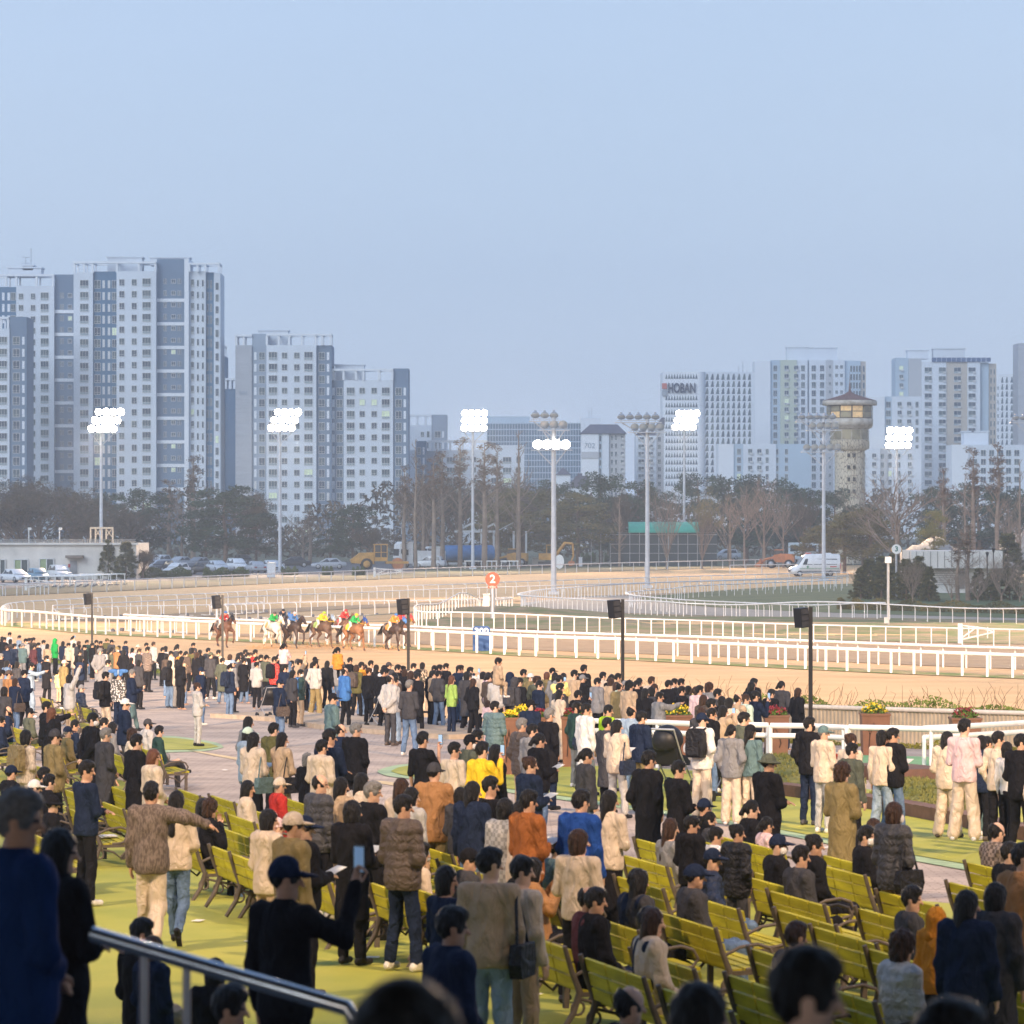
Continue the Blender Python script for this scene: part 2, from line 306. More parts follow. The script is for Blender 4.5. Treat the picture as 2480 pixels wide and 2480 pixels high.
# ================= floodlights: the masts in view, two added unseen ones, and the lamp bank on the grandstand roof that warms apron and track
m_galv = mat('galvanised', (.42, .43, .45), .5, .12, scale=3, metal=.5)
m_mast = mat('mast_grey_paint', (.55, .56, .58), .5, .08, scale=2)
m_lampglass = mat('lamp_glow', (1, .90, .72), .3, 0, emit=60)
m_lampoff = mat('lamp_unlit', (.50, .53, .55), .15, .2, metal=.4, scale=2)
WARM = (1, .70, .45)
def spot(name, loc, tgt, energy, deg, col=WARM, size=.6, blend=.7):
    l = bpy.data.lights.new(name, 'SPOT'); l.energy = energy; l.spot_size = R(deg); l.spot_blend = blend; l.color = col; l.shadow_soft_size = size
    o = bpy.data.objects.new(name, l); C.objects.link(o); o.location = loc
    o.rotation_euler = (Vector(tgt) - Vector(loc)).to_track_quat('-Z', 'Y').to_euler(); return o
LK = 1.0
def lamp_mesh(lit):
    b = MB(); b.lathe([(.10, .30), (.24, .26), (.40, .05), (.43, -.04), (.42, -.06)], n=12); b.box((0, 0, .36), (.22, .3, .22)); me = b.mesh('lamp', m_galv)
    g = MB(); g.lathe([(0, -.10), (.36, -.09), (.425, -.05)], n=12); return me, g.mesh('lens', m_lampglass if lit else m_lampoff)
LM = {1: lamp_mesh(True), 0: lamp_mesh(False)}
def mast(x, D, ytop, label, banks, side=0, pole_r=.2, tgt=None, power=0, ang=95):
    s = FP / D; root = empty('floodlight_mast', (PX(x, D), D, 0)); tag(root, label, 'floodlight', 'floodlight masts around the track'); Z = lambda y: CH - (y - 1240) / s
    ht = max(Z(b[1]) for b in banks) + .3
    b = MB(); b.cyl((0, 0, 0), (0, 0, ht), pole_r * 1.15, pole_r * .75, 12); b.box((0, 0, .15), (1, 1, .3)); b.build('pole', m_mast, root)
    for (dx, y, cols, rows, lit, tilt) in banks:   # rows stacked upwards, shifted like steps
        z0 = Z(y); W = cols * .86
        f = MB(); f.box((dx / s, 0, z0 - .55), (W + .4, .9, .08)); 
        for q in (-1, 1): f.cyl((0, 0, z0 - 2.1), (dx / s + q * W * .38, 0, z0 - .6), .06, n=6)
        for r_ in range(rows): f.box((dx / s + side * r_ * .45, .15 * r_, z0 + r_ * 1.0 - .34), (W, .10, .08))
        for q in (-1, 1): f.cyl((dx / s + q * W * .4, .3, z0 - .5), (dx / s + q * W * .4 + side * (rows - 1) * .45, .3, z0 + (rows - 1) * 1.0), .04, n=6)
        f.build('lamp_frame', m_mast, root)
        for r_ in range(rows):
            for c in range(cols):
                M = Matrix.Translation((dx / s + side * r_ * .45 + (c - (cols - 1) / 2) * .86, -.25 + .15 * r_, z0 + r_ * 1.0)) @ Matrix.Rotation(R(-tilt), 4, 'X')
                l = put('lamp', LM[lit][0], root, M=M); put('lens', LM[lit][1], l, M=Matrix.Diagonal((random.uniform(1.0, 1.14), random.uniform(1.0, 1.16), 1, 1)) if lit else None)
    if power: spot('floodlight_beam', (root.location.x, D - 1.2, ht - 1.5), tgt, power, ang, size=1.2)
    return root
mast(245, 418, 1040, 'lit floodlight mast at far left before the tallest tower', [(4, 1038, 4, 3, 1, 68)], .9, tgt=(-42, 340, 0), power=1.5e5 * LK, ang=78)
mast(678, 447, 1040, 'lit floodlight mast in front of block 501', [(4, 1036, 4, 3, 1, 68)], .9, tgt=(-22, 370, 0), power=1.5e5 * LK, ang=78)
mast(1145, 474, 1040, 'lit floodlight mast over the blue tank truck', [(3, 1036, 4, 3, 1, 68)], .1, tgt=(0, 400, 0), power=1.5e5 * LK, ang=78)
mast(1341, 327, 1030, 'floodlight mast with unlit top lamps and one lit row below', [(-22, 1006, 3, 1, 0, 30), (0, 1028, 3, 1, 0, 60), (-5, 1076, 4, 1, 1, 70)], 0, .23, tgt=(-8, 270, 0), power=5e4 * LK)
mast(1568, 354, 1030, 'unlit floodlight mast left of the lattice tower', [(-22, 1010, 5, 1, 0, 30), (0, 1034, 4, 1, 0, 60)], 0, .21)
mast(1657, 511, 1037, 'lit floodlight mast in front of the lattice tower', [(0, 1034, 4, 3, 1, 68)], .6, tgt=(22, 430, 0), power=1.5e5 * LK, ang=78)
mast(1995, 392, 1030, 'unlit floodlight mast beside the old watch tower', [(-16, 1010, 5, 1, 0, 30), (0, 1031, 4, 1, 0, 60), (-4, 1083, 5, 1, 0, 60)], 0, .2)
mast(2172, 470, 1083, 'lit floodlight mast behind the bare tree at right', [(3, 1078, 4, 3, 1, 68)], .25, tgt=(40, 390, 0), power=1.5e5 * LK, ang=78)
mast(2496, 400, 1012, 'partly cropped unlit floodlight mast at the right edge', [(0, 1012, 5, 1, 0, 30)], 0, .2)
# two unseen masts added to light the home straight from the sides, and the grandstand roof bank
mast(-600, 255, 820, 'unseen floodlight mast added to light the track from the left', [(0, 700, 4, 3, 1, 68)], 0, tgt=(-22, 190, 0), power=1.9e5 * LK, ang=100)
mast(3300, 240, 820, 'unseen floodlight mast added to light the track from the right', [(0, 660, 4, 3, 1, 68)], 0, tgt=(22, 178, 0), power=2.8e5 * LK, ang=100)
def roof():
    root = empty('grandstand', (0, 0, 0)); tag(root, 'grandstand with roof edge lamps and terrace steps behind the crowd', 'grandstand'); b = MB(); b.box((0, -8, 38.5), (160, 30, 1.0)); b.build('roof', mat('roof_concrete', (.2, .2, .2), .8, .1), root)
    b = MB()
    for x in (-75, -50, 50, 75): b.box((x, -20, 19), (1.2, 1.2, 38))
    b.build('column', mat('roof_concrete', (.2, .2, .2), .8, .1), root)
    b = MB(); b.box((0, -2.25, 14.5), (160, 35.5, .6)); b.build('shade_deck', mat('roof_concrete', (.2, .2, .2), .8, .1), root)  # unseen deck, run forward to keep the roof lamps off the nearest people
    b = MB(); m = mat('terrace_concrete', (.15, .15, .15), .85, .15, scale=1)
    for y0, y1, z in ((-6, 10, 5.3), (10, 16, 4.87), (16, 19, 4.4), (19, 21.6, 3.95)): b.box((0, (y0 + y1) / 2, z / 2), (50, y1 - y0, z))
    b.build('terrace', m, root)
    for x in (-34, -30, 26, 30, -4, 4):
        for k in range(3): q = put('roof_lamp', LM[1][0], root, M=Matrix.Translation((x + k * .9, 7.4, 39.6)) @ Matrix.Rotation(R(60), 4, 'X')); put('lens', LM[1][1], q)
roof()
for x, tx, ty, E_, deg in ((-34, -20, 172, 1.7e6, 19), (30, 17, 155, 1.5e6, 19), (-30, -3, 160, 9e5, 18), (26, 5, 158, 9e5, 18), (-30, -13, 118, 2.7e5, 31), (26, 5, 92, 2.4e5, 36), (26, 5, 55, 1.4e5, 52), (-30, -4, 58, 1.3e5, 50)):
    spot('floodlight_beam', (x, 9.0, 38.6), (tx, ty, 0), E_ * LK, deg, size=1.5)
# ================= apartment blocks and other buildings
WALL = {'w': mat('wall_white', (.66, .70, .74), .85, .05, scale=.12), 'p': mat('wall_pale', (.76, .78, .80), .85, .04, scale=.1), 'd': mat('wall_slate', (.15, .21, .29), .85, .07, scale=.15),
        'm': mat('wall_mid_grey', (.30, .36, .43), .85, .07, scale=.15), 'n': mat('wall_navy', (.085, .17, .27), .85, .07, scale=.15), 'l': mat('wall_light_grey', (.42, .43, .45), .85, .10, scale=.6, stretch=(.4, .4, 5)), 'y': mat('wall_pale_green', (.50, .54, .42), .85, .05, scale=.1),
        'b': mat('wall_beige', (.50, .44, .36), .85, .05, scale=.1), 'g': mat('wall_grey', (.46, .47, .48), .85, .05, scale=.1), 's': mat('wall_sky', (.42, .52, .60), .85, .05, scale=.1), 'r': mat('roof_slate', (.10, .10, .13), .7, .15, scale=.8)}
m_frame = mat('window_frame', (.62, .62, .60), .6, .05)
GLASS = [mat('window_glass_%d' % i, c, .18, .25, scale=.4, spec=.5) for i, c in enumerate([(.03, .05, .075), (.04, .065, .09), (.06, .09, .10), (.09, .12, .125)])]
m_lit = mat('lit_window', (.75, .85, .55), .5, .2, scale=1.2, emit=.07)
m_rail_glass = mat('balcony_glass', (.22, .30, .33), .3, .1)
def win_mesh(kind, W, H, gm):
    key = ('w', kind, round(W, 2), round(H, 2), gm.name)
    if key in HS0: return HS0[key]
    b = MB(); t = .09 if W > .9 else .06
    if kind == 'slot': b.box((0, -.04, 0), (W, .10, H), 0); me = b.mesh('window', [WALL['p'], gm, m_rail_glass])
    elif kind == 'tri' or kind == 'trap':
        if kind == 'tri': P = [(-W / 2, -H / 2), (W / 2, -H / 2), (0, H / 2)]
        else: P = [(-W / 2, -H / 2), (W / 2, -H / 2), (W * .32, H / 2), (-W * .05, H / 2)]
        b.prism(P, -.03, .03, 1); P2 = [(p[0] * 1.12, p[1] * 1.08) for p in P]; b.prism(P2, -.015, .03, 0); me = b.mesh('window', [WALL['g'], gm, m_rail_glass])
    else:
        b.box((0, -.03, 0), (W, .06, H), 1)
        b.box((0, -.05, H / 2 - t / 2), (W, .14, t), 0); b.box((0, -.05, -H / 2 + t / 2), (W, .14, t), 0)
        for s in (-1, 1): b.box((s * (W / 2 - t / 2), -.05, 0), (t, .14, H - 2 * t - .002), 0)
        nm = {'big': 2, 'med': 1, 'thin': 0, 'ac': 1}[kind]
        for k in range(nm): b.box((W * ((k + 1) / (nm + 1) - .5), -.05, 0), (t * .7, .10, H - 2 * t - .002), 0)
        if kind in ('big', 'ac'):
            b.box((0, -.12, -H / 2 + H * .30), (W, .05, .06), 0)
            for k in range(6): b.box((W * ((k + .5) / 6 - .5), -.12, -H / 2 + H * .15), (.05, .04, H * .28), 0)
            b.box((0, -.085, -H / 2 + H * .15), (W - 2 * t, .02, H * .26), 2)
        if kind == 'med': b.box((0, -.045, -H / 2 + H * .28), (W - 2 * t, .08, t * .6), 0)
        if kind == 'ac': b.box((W * .28, -.32, -H / 2 + .28), (.8, .36, .6), 0); b.lathe([(.0, 0), (.2, 0)], (W * .28, -.51, -H / 2 + .28), 8, 1)
        me = b.mesh('window', [m_frame, gm, m_rail_glass])
    HS0[key] = me; return me
HS0 = {}
def building(name, label, D, secs, wins=(), pitch=28.6, bars=(), extra=None, depth=12, cat='apartment block', litp=.04, bands=()):
    """secs: (x0,x1,ytop,colour[,setback]); wins: (cx,w,h,kind,y0,n[,xdrift]); all in photo pixels, laid on a wall at distance D"""
    s = FP / D; x0 = min(a[0] for a in secs); x1 = max(a[1] for a in secs); cx = (x0 + x1) / 2
    root = empty(name, (PX(cx, D), D, 0)); U = lambda x: (x - cx) / s; Z = lambda y: CH - (y - 1240) / s
    tag(root, label, cat)
    for k, sec in enumerate(secs):
        a, c, yt, col = sec[:4]; sb = sec[4] if len(sec) > 4 else (0, .4, .8, .2, .6)[k % 5]; dd = sec[5] if len(sec) > 5 else depth
        b = MB(); h = Z(yt); b.box((U((a + c) / 2), sb + dd / 2, h / 2), (U(c) - U(a) - .02, dd, h)); b.build('wall', WALL[col], root)
    def setback(x, y=None):
        r = 0
        for k, sec in enumerate(secs):
            if sec[0] <= x <= sec[1]: r = sec[4] if len(sec) > 4 else (0, .4, .8, .2, .6)[k % 5]
        return r
    allw = []
    for wd in wins:
        x, w_, h_, kind, y0, n = wd[:6]
        for i in range(n): allw.append((x, y0 + i * pitch, w_, h_, kind))
    allw.sort(key=lambda t: (t[1] > 1215, -t[2] * t[3], t[1])); rest = MB()
    for i, (x, y, w_, h_, kind) in enumerate(allw):
        r = random.random(); gm = m_lit if r < litp and kind in ('big', 'med', 'ac') else random.choice(GLASS); me = win_mesh(kind, w_ / s, h_ / s, gm); loc = (U(x), setback(x) - .001, Z(y))
        if i < 100: put('window', me, root, loc)
        else:
            o = len(rest.v); rest.v += [(v.co.x + loc[0], v.co.y + loc[1], v.co.z + loc[2]) for v in me.vertices]
            off_ = {'wall_pale': 0, 'wall_grey': 0, 'window_frame': 0}.get(me.materials[0].name, 0)
            mi = {0: 0, 1: 2 + GLASS.index(gm) if gm in GLASS else 6, 2: 1}
            for p in me.polygons: rest.f.append(tuple(j + o for j in p.vertices)); rest.m.append(mi[p.material_index]); rest.sm.append(False)
    if rest.f: tag(rest.build('window', [m_frame, m_rail_glass] + GLASS + [m_lit], root), kind='stuff')
    for (a, c, y, th, col) in bands:
        b = MB(); b.box((U((a + c) / 2), setback((a + c) / 2) - .12, Z(y)), (U(c) - U(a), .26, th / s)); b.build('band', WALL[col], root)
    for (a, c, yt, yb, posts) in bars:    # open roof frames
        b = MB(); b.box((U((a + c) / 2), .5, Z(yt) - .25), (U(c) - U(a), 1.2, .5)); b.box((U((a + c) / 2), 7, Z(yt) - .25), (U(c) - U(a), .5, .5))
        for q in posts: b.box((U(q), .5, (Z(yt) - .5 + Z(yb)) / 2), (.5, .9, Z(yt) - .5 - Z(yb))); b.box((U(q), 3.9, Z(yt) - .25), (.4, 5.6, .4)); b.box((U(q), 7, (Z(yt) - .5 + Z(yb)) / 2), (.4, .4, Z(yt) - .5 - Z(yb)))
        b.build('roof_frame', WALL['p'], root)
    if extra: extra(root, U, Z, s)
    return root
def boxes(lst, name='penthouse', col='w', d=5):
    def f(root, U, Z, s):
        for (a, c, y0, y1) in lst: b = MB(); b.box((U((a + c) / 2), 6, (Z(y0) + Z(y1)) / 2), (U(c) - U(a), d, Z(y0) - Z(y1))); b.box((U((a + c) / 2), 6, Z(y0)), (U(c) - U(a) + .5, d + .5, .3)); b.build(name, WALL[col], root)
    return f
def both(*fs): return lambda *a: [f(*a) for f in fs]
def antenna(lst):
    def f(root, U, Z, s):
        for (x, y0, y1, yagi) in lst:
            b = MB(); b.cyl((U(x), 6, Z(y1)), (U(x), 6, Z(y0)), .07)
            if yagi:
                for q in (0, 1): b.cyl((U(x) - 1, 6, Z(y0) - q * 1.4), (U(x) + 1, 6, Z(y0) - q * 1.4), .06)
            b.build('antenna', WALL['m'], root)
    return f
def txt(s_, size, loc, rot, m, parent, ext=.05, name='lettering', bold=0.0, ax='CENTER'):
    cu = bpy.data.curves.new('t', 'FONT'); cu.body = s_; cu.size = size; cu.extrude = ext; cu.align_x = ax; cu.align_y = 'CENTER'; cu.offset = bold
    t = bpy.data.objects.new('t', cu); C.objects.link(t); dg = bpy.context.evaluated_depsgraph_get(); me = bpy.data.meshes.new_from_object(t.evaluated_get(dg)); SP.remove(t); me.materials.clear(); me.materials.append(m)
    o = put(name, me, parent, loc); o.rotation_euler = rot; return o
CB = lambda *c: c
def MBb(root, P): b = MB(); b.prism(P, 0, 10); return b.build('roof', WALL['r'], root)
# low block at the far left edge
building('apartment_block', 'lowest grey apartment block at the far left edge', 812, [(-90, 23, 796, 'w'), (23, 64, 767, 'd')], [(7, 21, 20, 'big', 825, 15), (39, 17, 20, 'med', 825, 15), (56, 6, 19, 'slot', 825, 15)], 29.2, [(-90, 21, 767, 796, (-40, 2, 19))], litp=.05)
building('apartment_block', 'tall pale apartment block with rooftop antennas second from the left', 845, [(-90, 39, 695, 'n'), (39, 131, 692, 'w', 0), (131, 180, 664, 'd', 1.2)], [(51, 12, 15, 'med', 718, 19), (80, 12, 15, 'med', 718, 19), (108, 20, 20, 'big', 718, 19), (8, 6, 19, 'slot', 718, 3), (21, 6, 19, 'slot', 718, 3), (32, 12, 19, 'med', 718, 3), (146, 3.5, 13, 'thin', 715, 18), (151, 3.5, 13, 'thin', 715, 18), (168, 10, 11, 'med', 715, 18)], 27.7,
         [(-90, 131, 664, 692, (-20, 14, 39, 88, 128))], both(boxes([(14, 95, 646, 664), (50, 75, 640, 652)], 'penthouse', 'w'), antenna([(54, 619, 646, 1), (67, 597, 646, 0)])), bands=[(131, 180, 754 + k * 55.4, 8, 'p') for k in range(8)])
building('apartment_tower', 'tallest white and slate apartment tower at left behind the first floodlight', 833,
         [(178, 225, 660, 'w', 0), (225, 282, 657, 'n', .9), (282, 378, 657, 'w', 0), (378, 446, 626, 'd', 2.0), (446, 457, 626, 'p', .2), (457, 497, 656, 'w', 1.4), (497, 516, 658, 'n', 2.4), (516, 532, 660, 'w', 2.0)],
         [(204, 21, 20, 'big', 688, 20), (235, 15, 20, 'med', 688, 20), (250, 6, 19, 'slot', 688, 20), (263, 6, 19, 'slot', 688, 20), (276, 12, 19, 'med', 688, 20), (295, 13, 16, 'med', 684, 20), (325, 13, 16, 'med', 684, 20), (355, 21, 20, 'big', 684, 20),
          (396, 3.5, 13, 'thin', 680, 20), (400, 3.5, 13, 'thin', 680, 20), (418, 11, 11, 'med', 680, 20), (430, 3.5, 12, 'thin', 680, 20), (435, 3.5, 12, 'thin', 680, 20), (465, 8, 19, 'big', 685, 20), (478, 5, 16, 'thin', 685, 20), (490, 5, 16, 'thin', 685, 20), (501, 4, 19, 'thin', 687, 20), (509, 5, 19, 'med', 687, 20), (524, 8, 18, 'med', 692, 20)], 28.6,
         [(178, 378, 633, 660, (180, 203, 224, 283, 336, 376)), (457, 532, 636, 658, (458, 478, 497, 530))], boxes([(256, 340, 620, 660), (360, 455, 621, 640)], 'penthouse', 'w'), bands=[(378, 446, 726 + k * 57.3, 8, 'p') for k in range(9)])
building('apartment_block', 'slim slate apartment block squeezed between the tall tower and block 501', 930, [(528, 544, 862, 'n'), (544, 572, 942, 'n'), (540, 572, 945, 'm', 3)], [(562, 13, 19, 'med', 966, 12), (550, 6, 18, 'slot', 966, 12), (537, 6, 18, 'slot', 880, 12)], 26.8, [(528, 544, 836, 862, (530, 542)), (545, 572, 916, 942, (547, 558, 570))])
building('apartment_block', 'white apartment block numbered 501 behind the second floodlight', 838,
         [(570, 610, 836, 'l', 0), (610, 645, 808, 'm', .5), (645, 766, 836, 'w', 0), (766, 803, 836, 'd', 1.0)], [(618, 6, 19, 'slot', 862, 17), (634, 15, 19, 'med', 862, 17), (661, 21, 20, 'big', 862, 17), (689, 14, 15, 'med', 861, 17), (719, 14, 15, 'med', 861, 17), (747, 21, 20, 'big', 862, 17), (779, 15, 19, 'med', 862, 17), (794, 6, 19, 'slot', 862, 17)], 28.4,
         [(570, 610, 810, 836, (572, 590)), (645, 803, 808, 836, (646, 675, 700, 731, 764, 780, 801))], both(boxes([(624, 695, 798, 836)], 'penthouse', 'w'), lambda root, U, Z, s: txt('501', 1.5, (U(590), -.06, Z(952)), (R(90), 0, 0), WALL['m'], root)), litp=.05)
building('apartment_block', 'white apartment block with slate right edge joined to block 501', 840,
         [(803, 832, 921, 'd', 1.0), (832, 952, 921, 'w', .3), (952, 989, 892, 'd', .8)], [(807, 6, 19, 'slot', 948, 14), (822, 15, 19, 'med', 948, 14), (849, 20, 20, 'big', 948, 14), (877, 14, 15, 'med', 946, 14), (906, 14, 15, 'med', 946, 14), (934, 20, 20, 'big', 948, 14), (965, 15, 19, 'med', 948, 14), (980, 6, 19, 'slot', 948, 14)], 28.3,
         [(803, 952, 893, 921, (805, 832, 862, 880, 918, 950))], boxes([(810, 880, 882, 921)], 'penthouse', 'w'), litp=.05)
building('apartment_block', 'pale apartment block with open roof frame behind the tall bare trees', 910, [(989, 1045, 1030, 'w'), (1045, 1082, 1004, 'm')], [(1037, 7, 15, 'thin', 1052, 7), (1023, 9, 13, 'med', 1052, 7), (1060, 15, 16, 'med', 1052, 7), (1073, 5, 16, 'slot', 1052, 7)], 27, [(989, 1045, 1004, 1030, (990, 1010, 1030))])
building('apartment_block', 'low white apartment block with slate wing left of the glass offices', 865, [(985, 1010, 1090, 'w'), (1008, 1032, 1068, 'n', -.3), (1032, 1082, 1092, 'd', .3), (1070, 1180, 1090, 'w'), (1180, 1270, 1078, 'w', 1.0)], [(1015, 9, 18, 'med', 1092, 5), (1026, 5, 18, 'slot', 1092, 5), (1062, 15, 17, 'med', 1115, 4), (1092, 21, 17, 'big', 1115, 4), (1121, 13, 13, 'med', 1113, 4), (1147, 13, 13, 'med', 1113, 4), (1196, 13, 15, 'med', 1113, 4), (1228, 21, 17, 'big', 1115, 4), (1256, 12, 15, 'med', 1113, 4)], 25.5, [(1036, 1180, 1066, 1090, (1040, 1060, 1090, 1120, 1150, 1178))])
def curtain(root, U, Z, s):
    b = MB(); g = MB(); x0, x1 = U(1180), U(1408); z1 = Z(1025)
    for i in range(35): x = x0 + (x1 - x0) * i / 34; b.box((x, -.12, z1 / 2), (.16, .22, z1))
    z = z1
    while z > 2: b.box(((x0 + x1) / 2, -.10, z), (x1 - x0, .16, .28)); z -= 3.6 / 2
    b.build('mullions', WALL['s'], root)
    g.box(((x0 + x1) / 2, -.01, z1 / 2), (x1 - x0 - .1, .04, z1 - .2)); g.build('curtain_glass', mat('curtain_glass', (.07, .13, .20), .12, .3, scale=.12, spec=.8, stretch=(.3, 1, 1.2)), root)
    b = MB(); b.box((U(1225), 5, z1 + 1), (14, 8, 2)); b.build('plant_room', WALL['s'], root)
building('office_block', 'blue glass office block with a grid of mullions', 1020, [(1180, 1408, 1025, 's', .02)], extra=curtain, cat='office')
def roof702(root, U, Z, s):
    b = MB(); b.add([(U(1408) - .4, -.4, Z(1050)), (U(1518), -.4, Z(1050)), (U(1518), 12, Z(1050)), (U(1408) - .4, 12, Z(1050)), (U(1430), 3, Z(1027)), (U(1496), 3, Z(1027)), (U(1496), 9, Z(1027)), (U(1430), 9, Z(1027))], [(0, 1, 5, 4), (1, 2, 6, 5), (2, 3, 7, 6), (3, 0, 4, 7), (4, 5, 6, 7), (3, 2, 1, 0)]); b.build('mansard_roof', WALL['r'], root)
    b = MB(); b.box((U(1432), 8, (Z(1011) + Z(1050)) / 2), (U(1456) - U(1408), 3, Z(1011) - Z(1050))); b.build('stair_tower', WALL['w'], root)
    txt('702', 1.9, (U(1428), -.06, Z(1080)), (R(90), 0, 0), WALL['m'], root)
    b = MB(); b.cyl((U(1428), 8, Z(1011)), (U(1428), 8, Z(990)), .06); b.cyl((U(1434), 8, Z(1011)), (U(1434), 8, Z(986)), .05); b.build('antenna', WALL['m'], root)
building('apartment_block', 'pale apartment block 702 with dark mansard roof', 880, [(1408, 1450, 1051, 'p', 0), (1450, 1458, 1051, 's', .5), (1458, 1475, 1051, 'w', .2), (1475, 1515, 1051, 'g', .8)], [(1454, 5, 14, 'thin', 1062, 8), (1482, 6, 13, 'med', 1060, 8), (1492, 6, 13, 'med', 1060, 8), (1507, 9, 12, 'ac', 1060, 8)], 19.7, extra=roof702, bands=[(1408, 1450, 1102, 16, 'g')])
building('apartment_block', 'narrow apartment block left of the lattice tower', 905, [(1540, 1590, 1055, 'w'), (1590, 1608, 1030, 'g')], [(1553, 15, 12, 'ac', 1064, 8), (1576, 12, 12, 'ac', 1064, 8), (1597, 8, 12, 'med', 1064, 8)], 18, extra=lambda root, U, Z, s: [MBb(root, [(U(1540), Z(1055)), (U(1590), Z(1055)), (U(1580), Z(1040)), (U(1552), Z(1040))]), MBb(root, [(U(1590), Z(1030)), (U(1610), Z(1030)), (U(1610), Z(1011)), (U(1604), Z(1011))])])
# small tower house and roof
def small_roofs(root, U, Z, s):
    b = MB(); b.add([(U(1346), -.3, Z(1150)), (U(1384), -.3, Z(1150)), (U(1384), 6, Z(1150)), (U(1346), 6, Z(1150)), (U(1364), 2.8, Z(1131))], [(0, 1, 4), (1, 2, 4), (2, 3, 4), (3, 0, 4), (3, 2, 1, 0)]); b.build('roof', WALL['r'], root)
    b = MB(); b.prism([(U(1376), Z(1180)), (U(1432), Z(1180)), (U(1424), Z(1152)), (U(1396), Z(1152))], 0, 8); b.cyl((U(1405), 2, Z(1152)), (U(1405), 2, Z(1146)), .5); b.build('roof', WALL['r'], root)
building('house', 'small white tower house with grey pyramid roof before the glass offices', 700, [(1348, 1382, 1150, 'w'), (1380, 1428, 1180, 'w')], [(1375, 4, 7, 'thin', 1170, 1)], extra=small_roofs, cat='house')
# lattice tower with the sign
def hoban(root, U, Z, s):
    b = MB(); r = (U(1708) - U(1690)) * 1.0; n = 8; cx_, cy_ = U(1690), r + .0
    P = [(cx_ + r * math.sin(math.pi / 2 * i / n), cy_ - r * math.cos(math.pi / 2 * i / n)) for i in range(n + 1)] + [(cx_, cy_)]
    h = Z(900); b.prism(P, 0, h, ax='z'); b.build('rounded_corner', WALL['p'], root)
    m = mat('sign_letters', (.03, .035, .06), .5, .05); t = txt('HOBAN', 3.5, (U(1651), -.5, Z(941)), (R(90), 0, 0), m, root, .25, 'sign_lettering', .10); t.scale = (.70, 1.2, 1)
    for y, c in ((935, mat('sign_red', (.50, .12, .08), .5, .05)), (952, mat('sign_grey', (.30, .33, .36), .5, .05))):
        b = MB(); b.box((U(1609), -.4, Z(y)), (12 / s, .5, 13.5 / s)); b.build('sign_block', c, root)
    b = MB()
    for x in (1793, 1803): b.cyl((U(x), 8, Z(898)), (U(x), 8, Z(884 if x == 1793 else 873)), .1)
    b.build('antenna', WALL['m'], root)
tri = [(1614 + 6.6 * k, 10, 13.5, 'tri', 916, 17) for k in range(0, 12, 1)]
trap = [(1713 + 12.9 * k, 8, 14, 'trap', 912, 17) for k in range(9)]
tri = [(x, 6.0, 12.5, 'tri', y0, n) for x, *_ in tri for y0, n in ((911, 1), (911 + 3 * 17.3, 13))]
building('office_tower', 'white lattice tower with big name sign and red square emblem', 1100, [(1605, 1690, 900, 'p', 0), (1707, 1829, 900, 'w', 2.3)], tri + trap, 17.3, extra=hoban, cat='office', litp=0, depth=20)
pwin = lambda xs, y0, n, w_=11, h=14, k='ac': [(x, w_, h, k, y0, n) for x in xs]
building('apartment_block', 'tall apartment block with pale green stripe right of the lattice tower', 1180,
         [(1828, 1866, 874, 'p', 0), (1866, 1890, 872, 's', .8), (1890, 1930, 872, 'y', .2), (1930, 1956, 872, 'w', .5), (1956, 1960, 872, 'm', 1.5), (1960, 2000, 872, 'w', .3), (2000, 2018, 872, 'g', .1), (2018, 2046, 872, 'w', .0), (2046, 2085, 873, 's', 1.0), (2085, 2098, 875, 'b', 1.5)],
         pwin((1878, 1945), 892, 17, 10, 15, 'med') + pwin((1905, 1928), 892, 17) + pwin((1971, 1991), 892, 17, 11, 15, 'med') + pwin((2010, 2026, 2038), 889, 17, 7, 9, 'med') + pwin((2062, 2069, 2076, 2083, 2093), 893, 17, 5, 15, 'thin'), 20.2, extra=boxes([(1908, 1957, 840, 873), (1957, 2030, 841, 873)], 'penthouse', 'w'))
building('apartment_block', 'low white apartment wing in front of the lattice tower', 1000, [(1740, 1777, 1075, 'p', 0), (1777, 1800, 1075, 's', .5), (1800, 1880, 1075, 'w', .3), (1880, 1965, 1075, 's', .9)], pwin((1790,), 1094, 7, 10, 15, 'med') + pwin((1817, 1839), 1094, 7) + pwin((1858, 1882, 1905), 1094, 7, 8, 14, 'med'), 20.2)
building('apartment_block', 'white apartment block just right of the old watch tower', 1090, [(2103, 2143, 961, 'p', 0), (2143, 2160, 960, 's', .6), (2160, 2232, 960, 'w', .3)], pwin((2152,), 980, 13, 12, 15, 'med') + pwin((2179, 2202), 980, 13) + pwin((2221,), 980, 13, 8, 15, 'med'), 21)
building('apartment_block', 'lower apartment wing between the watch tower and the lit floodlight', 1000, [(2083, 2132, 1086, 'w'), (2132, 2150, 1086, 'g'), (2150, 2232, 1086, 'w')], pwin((2091, 2117), 1105, 8) + pwin((2137, 2156, 2177), 1105, 8, 9, 14, 'med') + pwin((2204,), 1105, 8, 10, 14, 'ac'), 21)
